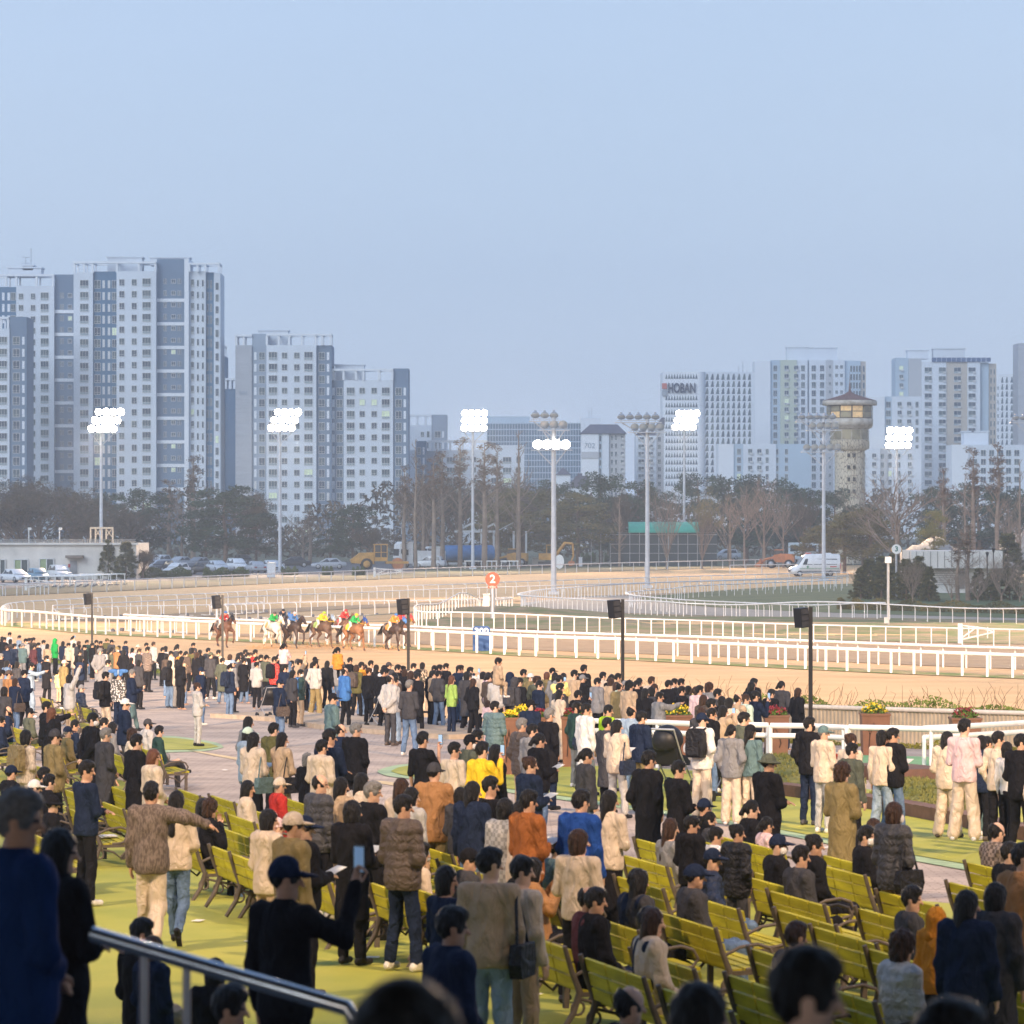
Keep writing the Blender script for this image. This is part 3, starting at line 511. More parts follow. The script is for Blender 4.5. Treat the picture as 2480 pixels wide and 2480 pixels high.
def solar(root, U, Z, s):
    mp_ = mat('solar_panel', (.03, .06, .13), .15, .1, spec=.8)
    for k in range(12):
        b = MB(); x = 2262 + k * 12; b.add([(U(x - 6), -.5, Z(876)), (U(x + 5), -.5, Z(876)), (U(x + 7.5), 1.8, Z(865.5)), (U(x - 3.5), 1.8, Z(865.5)), (U(x - 6), -.45, Z(876.6)), (U(x + 5), -.45, Z(876.6)), (U(x + 7.5), 1.85, Z(866)), (U(x - 3.5), 1.85, Z(866))], [(0, 1, 2, 3), (7, 6, 5, 4), (0, 4, 5, 1), (1, 5, 6, 2), (2, 6, 7, 3), (3, 7, 4, 0)]); b.build('solar_panel', mp_, root)
building('apartment_block', 'wide apartment block with solar panels and a beige stripe at right', 1130, [(2170, 2201, 866, 's', 1.5), (2201, 2232, 868, 'g', .4), (2232, 2292, 876, 'w', 0), (2292, 2343, 876, 'b', .25), (2343, 2374, 876, 'w', 0), (2374, 2396, 877, 's', 1.4), (2396, 2415, 880, 'b', 1.9)],
         pwin((2184,), 892, 16, 10, 13, 'ac') + pwin((2248, 2282, 2319, 2354), 897, 16, 18, 15, 'ac') + pwin((2402, 2410), 900, 16, 4, 14, 'thin'), 21, extra=both(boxes([(2201, 2252, 847, 868), (2264, 2341, 843, 876)], 'penthouse', 'w'), solar))
building('office_tower', 'white slot-windowed tower at right behind the solar panel block', 1300, [(2412, 2470, 906, 'p', 0)], [(x, 6, 13, 'trap', 920, 17) for x in (2427, 2438, 2450, 2462)] + [(2417, 3, 9, 'thin', 940, 14)], 16.9, cat='office', litp=0)
building('apartment_block', 'blank pale apartment wall at the right edge of the skyline', 1120, [(2466, 2560, 831, 'l', 0)], [], 21)
building('apartment_block', 'low white apartment block with stair box at the far right', 900, [(2305, 2346, 1077, 'p', 0), (2346, 2560, 1077, 'w', .4)], pwin((2363,), 1097, 8, 8, 15, 'med') + pwin((2382, 2402, 2424, 2443, 2463), 1097, 8, 13, 15, 'med'), 21.5, extra=boxes([(2338, 2360, 1044, 1077), (2360, 2398, 1044, 1077)], 'penthouse', 'w'))
# ---------------- old watch tower
def watch_tower():
    D = 520; s = FP / D; root = empty('watch_tower', (PX(2058, D), D, 0)); tag(root, 'old concrete watch tower overgrown with vines, glazed cabin and brown roof', 'tower')
    Z = lambda y: CH - (y - 1240) / s; r = lambda px: px / s
    mc = pattern_vine(); mw = mat('tower_weathered', (.52, .48, .42), .9, col2=(.30, .26, .20), scale=1.2, lo=.45, hi=.7); mo = mat('tower_ochre', (.42, .36, .22), .85, .15, scale=1.0)
    b = MB(); b.lathe([(r(36.5), 0), (r(36.5), Z(1092))], n=16); b.build('shaft', mc, root)
    b = MB(); b.lathe([(r(36.5), Z(1092)), (r(47.5), Z(1086)), (r(47.5), Z(1066))], n=12); b.build('lower_cabin_wall', mc, root)
    mg = mat('tower_glass', (.24, .21, .13), .25, .3, scale=.8, spec=.5); ml = mat('tower_lit_glass', (.62, .42, .20), .3, .25, scale=1.2, emit=.35)
    def ring(y0, y1, rad, name, m_, n=12):
        for k in range(n):
            a0, a1 = 2 * math.pi * (k + .06) / n, 2 * math.pi * (k + .94) / n; q = MB()
            P = [(rad * math.cos(a0), rad * math.sin(a0)), (rad * math.cos(a1), rad * math.sin(a1))]
            q.add([(P[0][0], P[0][1], Z(y1)), (P[1][0], P[1][1], Z(y1)), (P[1][0], P[1][1], Z(y0)), (P[0][0], P[0][1], Z(y0))] + [(P[0][0] * .97, P[0][1] * .97, Z(y1)), (P[1][0] * .97, P[1][1] * .97, Z(y1)), (P[1][0] * .97, P[1][1] * .97, Z(y0)), (P[0][0] * .97, P[0][1] * .97, Z(y0))], [(0, 1, 2, 3), (7, 6, 5, 4), (0, 4, 5, 1), (1, 5, 6, 2), (2, 6, 7, 3), (3, 7, 4, 0)]); q.build(name, m_(k), root)
    b = MB(); b.lathe([(r(46), Z(1066)), (r(46), Z(1040))], n=12); b.lathe([(r(44), Z(1040)), (r(54), Z(1036)), (r(54), Z(1032)), (r(56.5), Z(1032)), (r(56.5), Z(1014)), (r(54), Z(1014))], n=12); b.lathe([(0, Z(1013)), (r(54), Z(1014))], n=12); b.build('parapet', mw, root)
    ring(1041.5, 1064.5, r(47), 'lower_pane', lambda k: mg)
    b = MB(); b.lathe([(r(55), Z(1013)), (r(55), Z(982))], n=12); b.build('cabin', mat('tower_frame', (.10, .08, .07), .7, .2), root)
    ring(984, 996, r(56), 'cabin_pane', lambda k: ml if k in (8, 9) else mg); ring(998, 1012, r(56), 'cabin_pane', lambda k: ml if k in (7, 9) else mg)
    b = MB(); b.lathe([(r(55), Z(982)), (r(66), Z(982)), (r(66), Z(972)), (r(64), Z(970))], n=12); b.build('roof_edge', mw, root)
    b = MB(); b.lathe([(r(65), Z(970)), (r(34), Z(961)), (r(12), Z(954)), (r(3), Z(948)), (r(.7), Z(925)), (0, Z(895))], n=12); b.build('roof', mat('tile_roof', (.16, .085, .075), .8, .2, scale=2, bump=.5, bscale=4), root)
    for y in (1103, 1132, 1161, 1190):
        for x in (-6, 7): b = MB(); b.box((x / s, -r(36.3), Z(y)), (6.5 / s, .3, 9 / s)); b.build('window', mat('dark_opening', (.03, .03, .03), .6, .1), root)
def pattern_vine():
    m = mat('vine_concrete', (.5, .44, .34), .9, 0); t = m.node_tree; b = t.nodes['Principled BSDF']; c = t.nodes.new('ShaderNodeTexCoord'); mp_ = t.nodes.new('ShaderNodeMapping'); mp_.inputs['Scale'].default_value = (1, 1, .4); t.links.new(c.outputs['Object'], mp_.inputs[0])
    n = t.nodes.new('ShaderNodeTexNoise'); n.inputs['Scale'].default_value = 1.2; n.inputs['Detail'].default_value = 6; t.links.new(mp_.outputs[0], n.inputs['Vector'])
    mx = t.nodes.new('ShaderNodeMix'); mx.data_type = 'VECTOR'; mx.inputs[0].default_value = .35; t.links.new(mp_.outputs[0], mx.inputs[4]); t.links.new(n.outputs[1], mx.inputs[5])
    v = t.nodes.new('ShaderNodeTexVoronoi'); v.feature = 'DISTANCE_TO_EDGE'; v.inputs['Scale'].default_value = 4.2; t.links.new(mx.outputs[1], v.inputs['Vector'])
    r = t.nodes.new('ShaderNodeValToRGB'); r.color_ramp.elements[0].position = .02; r.color_ramp.elements[0].color = (.12, .09, .06, 1); r.color_ramp.elements[1].position = .07; r.color_ramp.elements[1].color = (.55, .49, .38, 1)
    t.links.new(v.outputs['Distance'], r.inputs[0]); t.links.new(r.outputs[0], b.inputs['Base Color']); return m
watch_tower()
# ---------------- low white service building at left
def low_white():
    D = 402; s = FP / D; cx = 130; root = empty('service_building', (PX(cx, D), D, 0)); tag(root, 'low flat-roofed white service building with roof railing at far left', 'building')
    U = lambda x: (x - cx) / s; Z = lambda y: CH - (y - 1240) / s; m = mat('flaking_white_paint', (.66, .62, .56), .9, .12, scale=.5)
    b = MB(); b.box((U(115), 7, Z(1317) / 2), (U(330) - U(-100), 14, Z(1317))); b.build('wall', m, root)
    b = MB(); b.box((U(115), -.1, Z(1317)), (U(330) - U(-100) + .5, .5, .25)); b.build('roof_edge', m, root)
    b = MB()
    for y in (1307, 1311): b.box((U(115), 0.05, Z(y)), (U(328) - U(-100), .06, .06))
    x = -100
    while x < 328: b.box((U(x), .05, (Z(1307) + Z(1316)) / 2), (.06, .06, Z(1307) - Z(1316))); x += 4
    b.build('roof_railing', mat('grey_steel', (.35, .34, .32), .6, .1), root)
    for x0, x1, y0, y1 in ((-12, 13, 1355, 1392), (35, 68, 1355, 1388), (96, 130, 1353, 1386)):
        w_ = MB(); W = U(x1) - U(x0); H = Z(y0) - Z(y1); c = (U((x0 + x1) / 2), -.06, (Z(y0) + Z(y1)) / 2)
        for q in (-1, 0, 1): w_.box((c[0] + q * W / 2, c[1], c[2]), (.12, .2, H))
        for q in (-1, 1): w_.box((c[0], c[1], c[2] + q * H / 2), (W, .2, .12))
        f = w_.build('window', m_frame, root); g = MB(); g.box((c[0] - W / 4, c[1] + .03, c[2]), (W / 2 - .1, .06, H - .1)); g.build('blind', mat('green_blind', (.30, .38, .20), .7, .1), f); g = MB(); g.box((c[0] + W / 4, c[1] + .03, c[2]), (W / 2 - .1, .06, H - .1)); g.build('pane', GLASS[2], f)
    b = MB(); b.box((U(178), -.04, (Z(1358) + Z(1388)) / 2), (U(187) - U(170), .12, Z(1358) - Z(1388))); b.build('door', mat('door_grey', (.30, .30, .31), .6, .1), root)
    b = MB(); b.box((U(182), -.6, Z(1348)), (U(203) - U(161), 1.2, .3)); b.build('canopy', mat('canopy_brown', (.22, .18, .15), .8, .1), root)
    b = MB(); b.box((U(168), -.05, Z(1370)), (.25, .12, .4)); b.build('fire_box', cloth0('red_box', (.4, .03, .03)), root)
    b = MB()
    for x in (213, 225, 240, 251, 267): b.box((U(x), 2.5, (Z(1279) + Z(1317)) / 2), (.16, .16, Z(1279) - Z(1317)))
    b.box((U(240), 2.5, Z(1279)), (U(268) - U(212), .5, .2))
    for a, c in ((225, 237), (251, 265)):
        b.cyl((U(a), 2.5, Z(1281)), (U(c), 2.5, Z(1300)), .05); b.cyl((U(c), 2.5, Z(1281)), (U(a), 2.5, Z(1300)), .05)
    b.build('camera_booth_frame', mat('booth_cream', (.55, .47, .36), .7, .1), root)
    b = MB()
    for x, y in ((61, 1283), (136, 1283)): b.cyl((U(x), 3, Z(1317)), (U(x), 3, Z(y)), .07); b.box((U(x + 2), 3, Z(y) + .1), (.4, .2, .3))
    b.build('roof_lamp_posts', m_frame, root)
def cloth0(n, c): return mat(n, c, .6, .1)
low_white()
# ---------------- green awning building, pavilion, white cabin at right
def awning_building():
    D = 500; s = FP / D; cx = 1607; root = empty('green_roofed_shelter', (PX(cx, D), D, 0)); tag(root, 'long dark glazed shelter with turquoise curved awning under the pines', 'shelter')
    U = lambda x: (x - cx) / s; Z = lambda y: CH - (y - 1240) / s
    b = MB(); n = 8; P = [(0 - 3.2 * math.cos(math.pi / 2 * i / n) + 3, Z(1290) + (Z(1264) - Z(1290)) * math.sin(math.pi / 2 * i / n)) for i in range(n + 1)] + [(3.2, Z(1290))]
    b.prism(P, U(1523), U(1692), ax='x'); b.build('awning', mat('turquoise_awning', (.02, .30, .22), .6, .12, scale=1), root)
    b = MB(); b.box((0, 3, Z(1290) / 2), (U(1690) - U(1430), 5, Z(1290))); b.build('glazed_wall', mat('dark_glazing', (.03, .045, .05), .3, .2), root)
    b = MB()
    for k in range(12): b.box((U(1432 + k * 23.4), .42, Z(1290) / 2), (.08, .12, Z(1290)))
    for y in (1295, 1318, 1340): b.box((0, .4, Z(y)), (U(1690) - U(1430), .08, .07))
    b.build('posts', m_galv, root)
awning_building()
def pavilion():
    D = 500; s = FP / D; cx = 1172; root = empty('pavilion', (PX(cx, D), D, 0)); tag(root, 'open pavilion with two pale gable roofs behind the blue tank truck', 'pavilion')
    U = lambda x: (x - cx) / s; Z = lambda y: CH - (y - 1240) / s; m = mat('pavilion_pale', (.45, .47, .48), .7, .1)
    for a, c, p in ((1101, 1152, 1140), (1152, 1206, 1196)):
        b = MB(); b.prism([(U(a), Z(1288)), (U(p), Z(1266)), (U(p) + .3, Z(1268)), (U(c), Z(1284)), (U(c), Z(1288)), (U(p), Z(1271)), (U(a) + .4, Z(1289))], -2, 4); b.box((U((a + c) / 2), -2, Z(1287)), (U(c) - U(a), .2, .3)); b.build('roof', m, root)
    b = MB(); b.prism([(U(1206), Z(1284)), (U(1243), Z(1265)), (U(1243), Z(1266.5)), (U(1206), Z(1286))], -2, 4); b.build('roof', m, root)
    for x in (1115, 1166, 1196, 1244, 1274): b = MB(); b.box((U(x), -1.8, Z(1286) / 2), (.28, .28, Z(1286))); b.build('post', m, root)
pavilion()
def cabin():
    D = 330; s = FP / D; cx = 2320; root = empty('white_cabin', (PX(cx, D), D, 0)); tag(root, 'white panelled infield cabin half hidden behind bare shrubs at right', 'cabin')
    U = lambda x: (x - cx) / s; Z = lambda y: CH - (y - 1240) / s; m = mat('cabin_white', (.60, .57, .53), .8, .08, scale=.5)
    b = MB(); b.box((U(2330), 3.5, Z(1377) / 2), (U(2402) - U(2262), 6, Z(1377))); b.build('wall', m, root)
    b = MB(); b.box((U(2315), 3, (Z(1334) + Z(1376)) / 2), (U(2387) - U(2166), 7.5, Z(1334) - Z(1376))); b.build('fascia', m, root)
    b = MB()
    for k in range(14): b.box((U(2166 + k * 17), -.78, (Z(1335) + Z(1375)) / 2), (.05, .06, Z(1336) - Z(1375)))
    for k in range(7): b.box((U(2290), .46, Z(1383 + k * 5.5)), (U(2320) - U(2262), .08, .05))
    b.build('panel_joints', mat('joint_grey', (.25, .24, .23), .8, .1), root)
    b = MB(); b.box((U(2330), .46, (Z(1384) + Z(1426)) / 2), (U(2337) - U(2321), .1, Z(1384) - Z(1426))); b.build('door', mat('door_brown', (.20, .17, .15), .7, .1), root)
cabin()
# ================= evening haze
def haze(dens=.0004):
    b = MB(); b.box((0, 700, 55), (1900, 1600, 114)); m = bpy.data.materials.new('haze'); m.use_nodes = True; t = m.node_tree; t.nodes.clear()
    o = t.nodes.new('ShaderNodeOutputMaterial'); v = t.nodes.new('ShaderNodeVolumePrincipled'); v.inputs['Color'].default_value = (.70, .84, 1, 1); v.inputs['Density'].default_value = dens; v.inputs['Anisotropy'].default_value = .1
    t.links.new(v.outputs[0], o.inputs['Volume']); tag(b.build('haze', m), kind='stuff')
haze()
# ================= running rails
m_rail = mat('rail_white_paint', (.80, .78, .74), .5, .06, scale=3)
m_rail2 = mat('rail_white_cool', (.66, .67, .68), .55, .06, scale=3)
def rail(name, L, label, step, h=1.1, r=.055, pr=.035, neck=0, feet=False, m=m_rail, z0=0.0, two=False, wheels=False, start=0):
    P = [Vector((p.x, p.y, zg(p.x, p.y))) for p in L]; root = empty(name, tuple(P[len(P) // 2])); o = root.location.copy(); tag(root, label, 'running rail', 'white running rails of the track')
    b = MB(); b.tube([(p.x - o.x, p.y - o.y, p.z - o.z + h) for p in P], r, 8); b.build('top_rail', m, root)
    d = [0]
    for i in range(1, len(P)): d.append(d[-1] + (P[i] - P[i - 1]).length)
    n = int(d[-1] / step); pts = []
    for k in range(n + 1):
        t = start + k * step
        if t > d[-1]: break
        i = min(np.searchsorted(d, t, side='right') - 1, len(P) - 2); f = (t - d[i]) / max(d[i + 1] - d[i], 1e-6); p = P[i].lerp(P[i + 1], float(f)); tg = (P[i + 1] - P[i]); pts.append((p, math.atan2(tg.y, tg.x)))
    pb = MB()
    if neck: pb.tube([(0, neck, 0), (0, neck, h - .32), (0, neck * .93, h - .14), (0, neck * .7, h - .03), (0, neck * .4, h + .03), (0, 0, h + .02)], pr, 6)
    else: pb.cyl((0, 0, 0), (0, 0, h - .02), pr * 1.35, n=8)
    pm = pb.mesh('post', m)
    fb = MB()
    if feet: fb.box((0, neck, .05), (1.15, .12, .07)); fb.box((.0, neck * .0 + .1, .05), (.1, 1.0, .06)); fb.cyl((-.05, neck - .25, .12), (.05, neck - .25, .12), .12, n=10, mi=1); fm = fb.mesh('foot', [m, mat('castor', (.16, .16, .17), .5, .1)])
    nx = len(pts); vis = sorted(range(nx), key=lambda k: (abs(pts[k][0].x / pts[k][0].y) > .155, pts[k][0].y))[:100]; rest = MB()
    for k, (p, a) in enumerate(pts):
        loc = (p.x - o.x, p.y - o.y, p.z - o.z)
        if k in vis:
            q = put('post', pm, root, loc, a)
            if feet: put('foot', fm, q)
        else: rest.box((loc[0], loc[1], loc[2] + h / 2), (pr * 2, pr * 2, h - .04))
    if rest.f: tag(rest.build('post', m, root), kind='stuff')
    return root
rail('running_rail', L0, 'farthest outer rail curving past the parked cars and trucks', 3.0, m=m_rail2, pr=.035)
rail('running_rail', L1, 'gooseneck inner rail of the far straight', 2.2, neck=-.3, r=.05)
rail('running_rail', L1b, 'straight-post rail just in front of the far gooseneck rail', 2.6, r=.045)
rail('running_rail', L2, 'nearest thick white rail passing in front of the blue 300 board', 1.42, r=.085, pr=.05, start=.6)
rail('running_rail', L3, 'bent-post rail directly behind the nearest thick rail', 1.42, neck=.35, r=.065, pr=.045)
rail('running_rail', L4, 'wheeled movable rail sections standing behind the racing horses', 1.35, neck=-.35, feet=True, r=.05)
rail('running_rail', L5, 'low rail along the grassy bank behind the orange number 2 marker', 1.0, r=.045, pr=.028, z0=0)
rail('running_rail', L6, 'hairpin rail looping round the foot of the middle floodlight masts', .95, neck=.28, r=.045, pr=.028, m=m_rail2)
rail('running_rail', L7, 'innermost hairpin rail round the dark green infield', 1.6, neck=.28, r=.045, pr=.028, m=m_rail2)
rail('running_rail', smooth(line([(128, 1469), (300, 1462), (520, 1458), (640, 1452)], 1.0)), 'row of castor-footed rails stored inside the left bend', 2.0, neck=-.3, feet=True, r=.04, h=.8)
rail('running_rail', smooth(line([(255, 1493), (300, 1491), (380, 1494), (460, 1496)], 1.0)), 'white barrier stacks stored inside the left bend by the second pole', 1.3, neck=-.3, feet=True, r=.05, h=.9)
rail('running_rail', smooth(line([(1768, 1371), (1900, 1369), (2050, 1368)], 1.0)), 'short free-standing rail before the ambulance', 3.0, m=m_rail2)
rail('running_rail', smooth(line([(-60, 1417), (60, 1417), (118, 1414)], 1.0)), 'low barrier on the grey yard before the white cars at far left', 1.3, m=m_rail2, h=1.0)
# stored rail frames at far left
def frames():
    for k in range(7):
        c = G(130 + k * 20, 1424 - k * 1.2, 0); root = empty('barrier_frame', tuple(c), R(18)); tag(root, ('nearest' if k == 0 else 'farthest' if k == 6 else ['second', 'third', 'fourth', 'fifth', 'sixth'][k - 1] + ' along') + ' white rail frame in the stack left of first floodlight', 'barrier', 'stacked white rail frames')
        b = MB(); b.tube([(-2.6, 0, 1.15), (2.4, 0, 1.15)], .06, 6); b.build('top_rail', m_rail, root)
        for x in (-2.4, -.8, .8, 2.3): b = MB(); b.cyl((x, 0, 0), (x, 0, 1.12), .05, n=6); b.build('post', m_rail, root); b = MB(); b.box((x, 0, .1), (.5, .3, .1)); b.build('foot', mat('castor', (.16, .16, .17), .5, .1), root)
frames()
def gate(px, py, w_, lab, z=0, rz=0, sc_=1):
    c = G(px, py, z); root = empty('track_gate', tuple(c), rz); tag(root, lab, 'gate'); b = MB()
    b.box((-w_ / 2, 0, .6), (.25, .25, 1.2)); b.build('gate_post', m_rail, root); b = MB()
    for a, c_ in (((-w_ / 2, 1.1), (w_ / 2, .85)), ((-w_ / 2, .25), (w_ / 2, .7)), ((-w_ / 2, .3), (0, 1.0)), ((0, 1.0), (w_ / 2, .7))): b.cyl((a[0], 0, a[1]), (c_[0], 0, c_[1]), .05, n=6)
    for x in (-.25, 0, .3): b.cyl((x * w_, 0, .35), (x * w_, 0, 1.0), .04, n=6)
    b.build('gate_leaf', m_rail, root)
gate(940, 1399, 3.2, 'folded white gate on the far rail below the yellow roller')
gate(95, 1430, 2.6, 'white gate on the yard rail at far left')
gate(2367, 1560, 2.0, 'cream folding gate standing behind the rails at far right')
# ================= people: one continuous skin per body, clothes grown round the same skeleton
def surfnet(v, o, h):
    ins = v < 0; c = ins[:-1, :-1, :-1].astype(np.int8)
    cnt = np.zeros_like(c)
    for a in (0, 1):
        for b in (0, 1):
            for d in (0, 1):
                cnt += ins[a:v.shape[0] - 1 + a, b:v.shape[1] - 1 + b, d:v.shape[2] - 1 + d]
    mixed = (cnt > 0) & (cnt < 8)
    if not mixed.any(): return np.zeros((0, 3)), np.zeros((0, 4), int)
    acc = np.zeros(c.shape + (3,), np.float32); num = np.zeros(c.shape, np.float32)
    idx = np.full(c.shape, -1, np.int64); idx[mixed] = np.arange(mixed.sum()); quads = []
    for ax in range(3):
        v0 = v[tuple(slice(0, -1) if k == ax else slice(None) for k in range(3))]; v1 = v[tuple(slice(1, None) if k == ax else slice(None) for k in range(3))]
        cr = (v0 < 0) != (v1 < 0); t = np.where(cr, v0 / np.where(cr, v0 - v1, 1), 0)
        o1, o2 = [k for k in range(3) if k != ax]
        for a in (0, 1):
            for b in (0, 1):
                sl = [slice(None)] * 3; sl[o1] = slice(a, v.shape[o1] - 1 + a); sl[o2] = slice(b, v.shape[o2] - 1 + b); sl = tuple(sl)
                m = cr[sl]; tt = t[sl]; num += m
                acc[..., ax] += np.where(m, tt, 0); acc[..., o1] += m * a; acc[..., o2] += m * b
        g = np.argwhere(cr)
        g = g[(g[:, o1] > 0) & (g[:, o2] > 0) & (g[:, o1] < v.shape[o1] - 1) & (g[:, o2] < v.shape[o2] - 1)]
        if len(g):
            def I(d1, d2): q = g.copy(); q[:, o1] += d1; q[:, o2] += d2; return idx[q[:, 0], q[:, 1], q[:, 2]]
            Q = np.stack([I(-1, -1), I(0, -1), I(0, 0), I(-1, 0)], 1)
            s = v[g[:, 0], g[:, 1], g[:, 2]] < 0
            if ax == 1: s = ~s
            Q[~s] = Q[~s][:, ::-1]; quads.append(Q)
    w_ = np.argwhere(mixed); P = (w_ + acc[mixed] / np.maximum(num[mixed], 1)[:, None]) * h + o
    Q = np.concatenate(quads); Q = Q[(Q >= 0).all(1)]
    return P, Q
VOX = 1.0
class SDF:
    def __init__(s, lo, hi, h):
        h = h * VOX; s.h = h; s.lo = np.array(lo, float); n = np.ceil((np.array(hi) - s.lo) / h).astype(int) + 1
        s.ax = [s.lo[k] + np.arange(n[k]) * h for k in range(3)]; s.v = np.full(n, 1.0, np.float32)
    def _sub(s, lo, hi):
        sl = []
        for k in range(3): a = max(int((lo[k] - s.lo[k]) / s.h), 0); b = min(int((hi[k] - s.lo[k]) / s.h) + 2, len(s.ax[k])); sl.append(slice(a, max(b, a)))
        X, Y, Z = np.meshgrid(s.ax[0][sl[0]], s.ax[1][sl[1]], s.ax[2][sl[2]], indexing='ij', sparse=True)
        return tuple(sl), X, Y, Z
    def _mix(s, sl, d, k):
        a = s.v[sl]; h = np.maximum(k - np.abs(a - d), 0) / k if k > 0 else 0
        s.v[sl] = np.minimum(a, d) - h * h * k * .25
    def cone(s, a, b, ra, rb, k=.03, f=None, nz=0):
        a = np.array(a, float); b = np.array(b, float); m = max(ra, rb) + .05 + k
        sl, X, Y, Z = s._sub(np.minimum(a, b) - m, np.maximum(a, b) + m)
        ab = b - a; L = max(ab @ ab, 1e-9); t = np.clip(((X - a[0]) * ab[0] + (Y - a[1]) * ab[1] + (Z - a[2]) * ab[2]) / L, 0, 1)
        dx, dy, dz = X - a[0] - t * ab[0], Y - a[1] - t * ab[1], Z - a[2] - t * ab[2]
        if f is not None: dx = dx / f[0]; dy = dy / f[1]
        d = np.sqrt(dx * dx + dy * dy + dz * dz) - (ra + (rb - ra) * t)
        if nz: d = d + nz * 1.5 * np.sin(34 * X + 15 * Y + 3 * np.sin(9 * Z)) * np.sin(13 * Z + 12 * X + 2.5 * np.sin(16 * Y))
        s._mix(sl, d, k)
    def ell(s, c, r, k=.03, nz=0):
        c = np.array(c, float); r = np.array(r, float); sl, X, Y, Z = s._sub(c - r - .05 - k, c + r + .05 + k)
        x, y, z = (X - c[0]) / r[0], (Y - c[1]) / r[1], (Z - c[2]) / r[2]
        k0 = np.sqrt(x * x + y * y + z * z); k1 = np.sqrt((x / r[0]) ** 2 + (y / r[1]) ** 2 + (z / r[2]) ** 2) + 1e-9
        d = k0 * (k0 - 1) / k1
        if nz: d = d + nz * (np.sin(70 * X + 5) * np.sin(64 * Y) * np.sin(58 * Z + 1) if r[0] < .13 else 1.4 * np.sin(30 * X + 3 * np.sin(8 * Z)) * np.sin(11 * Z + 2 * np.sin(14 * Y + 5 * X)))
        s._mix(sl, d, k)
    def cut(s, fn):
        X, Y, Z = np.meshgrid(*s.ax, indexing='ij', sparse=True); s.v = np.maximum(s.v, fn(X, Y, Z)).astype(np.float32)
    def net(s):
        s.v[0] = s.v[-1] = 1; s.v[:, 0] = s.v[:, -1] = 1; s.v[:, :, 0] = s.v[:, :, -1] = 1
        return surfnet(s.v, s.lo, s.h)
def nmesh(name, parts, mats, idxf=None):
    V = []; Q = []; o = 0
    for P, q in parts: V.append(P); Q.append(q + o); o += len(P)
    V = np.concatenate(V); Q = np.concatenate(Q)
    me = bpy.data.meshes.new(name); me.vertices.add(len(V)); me.vertices.foreach_set('co', V.astype(np.float32).ravel())
    me.loops.add(len(Q) * 4); me.loops.foreach_set('vertex_index', Q.astype(np.int32).ravel())
    me.polygons.add(len(Q)); me.polygons.foreach_set('loop_start', np.arange(0, len(Q) * 4, 4, dtype=np.int32))
    try: me.polygons.foreach_set('loop_total', np.full(len(Q), 4, np.int32))
    except Exception: pass
    me.polygons.foreach_set('use_smooth', np.ones(len(Q), bool))
    for m in mats: me.materials.append(m)
    if idxf is not None: me.polygons.foreach_set('material_index', idxf(V[Q].mean(1)).astype(np.int32))
    me.update(calc_edges=True); me.validate(); return me
def V3(*a): return np.array(a, float)
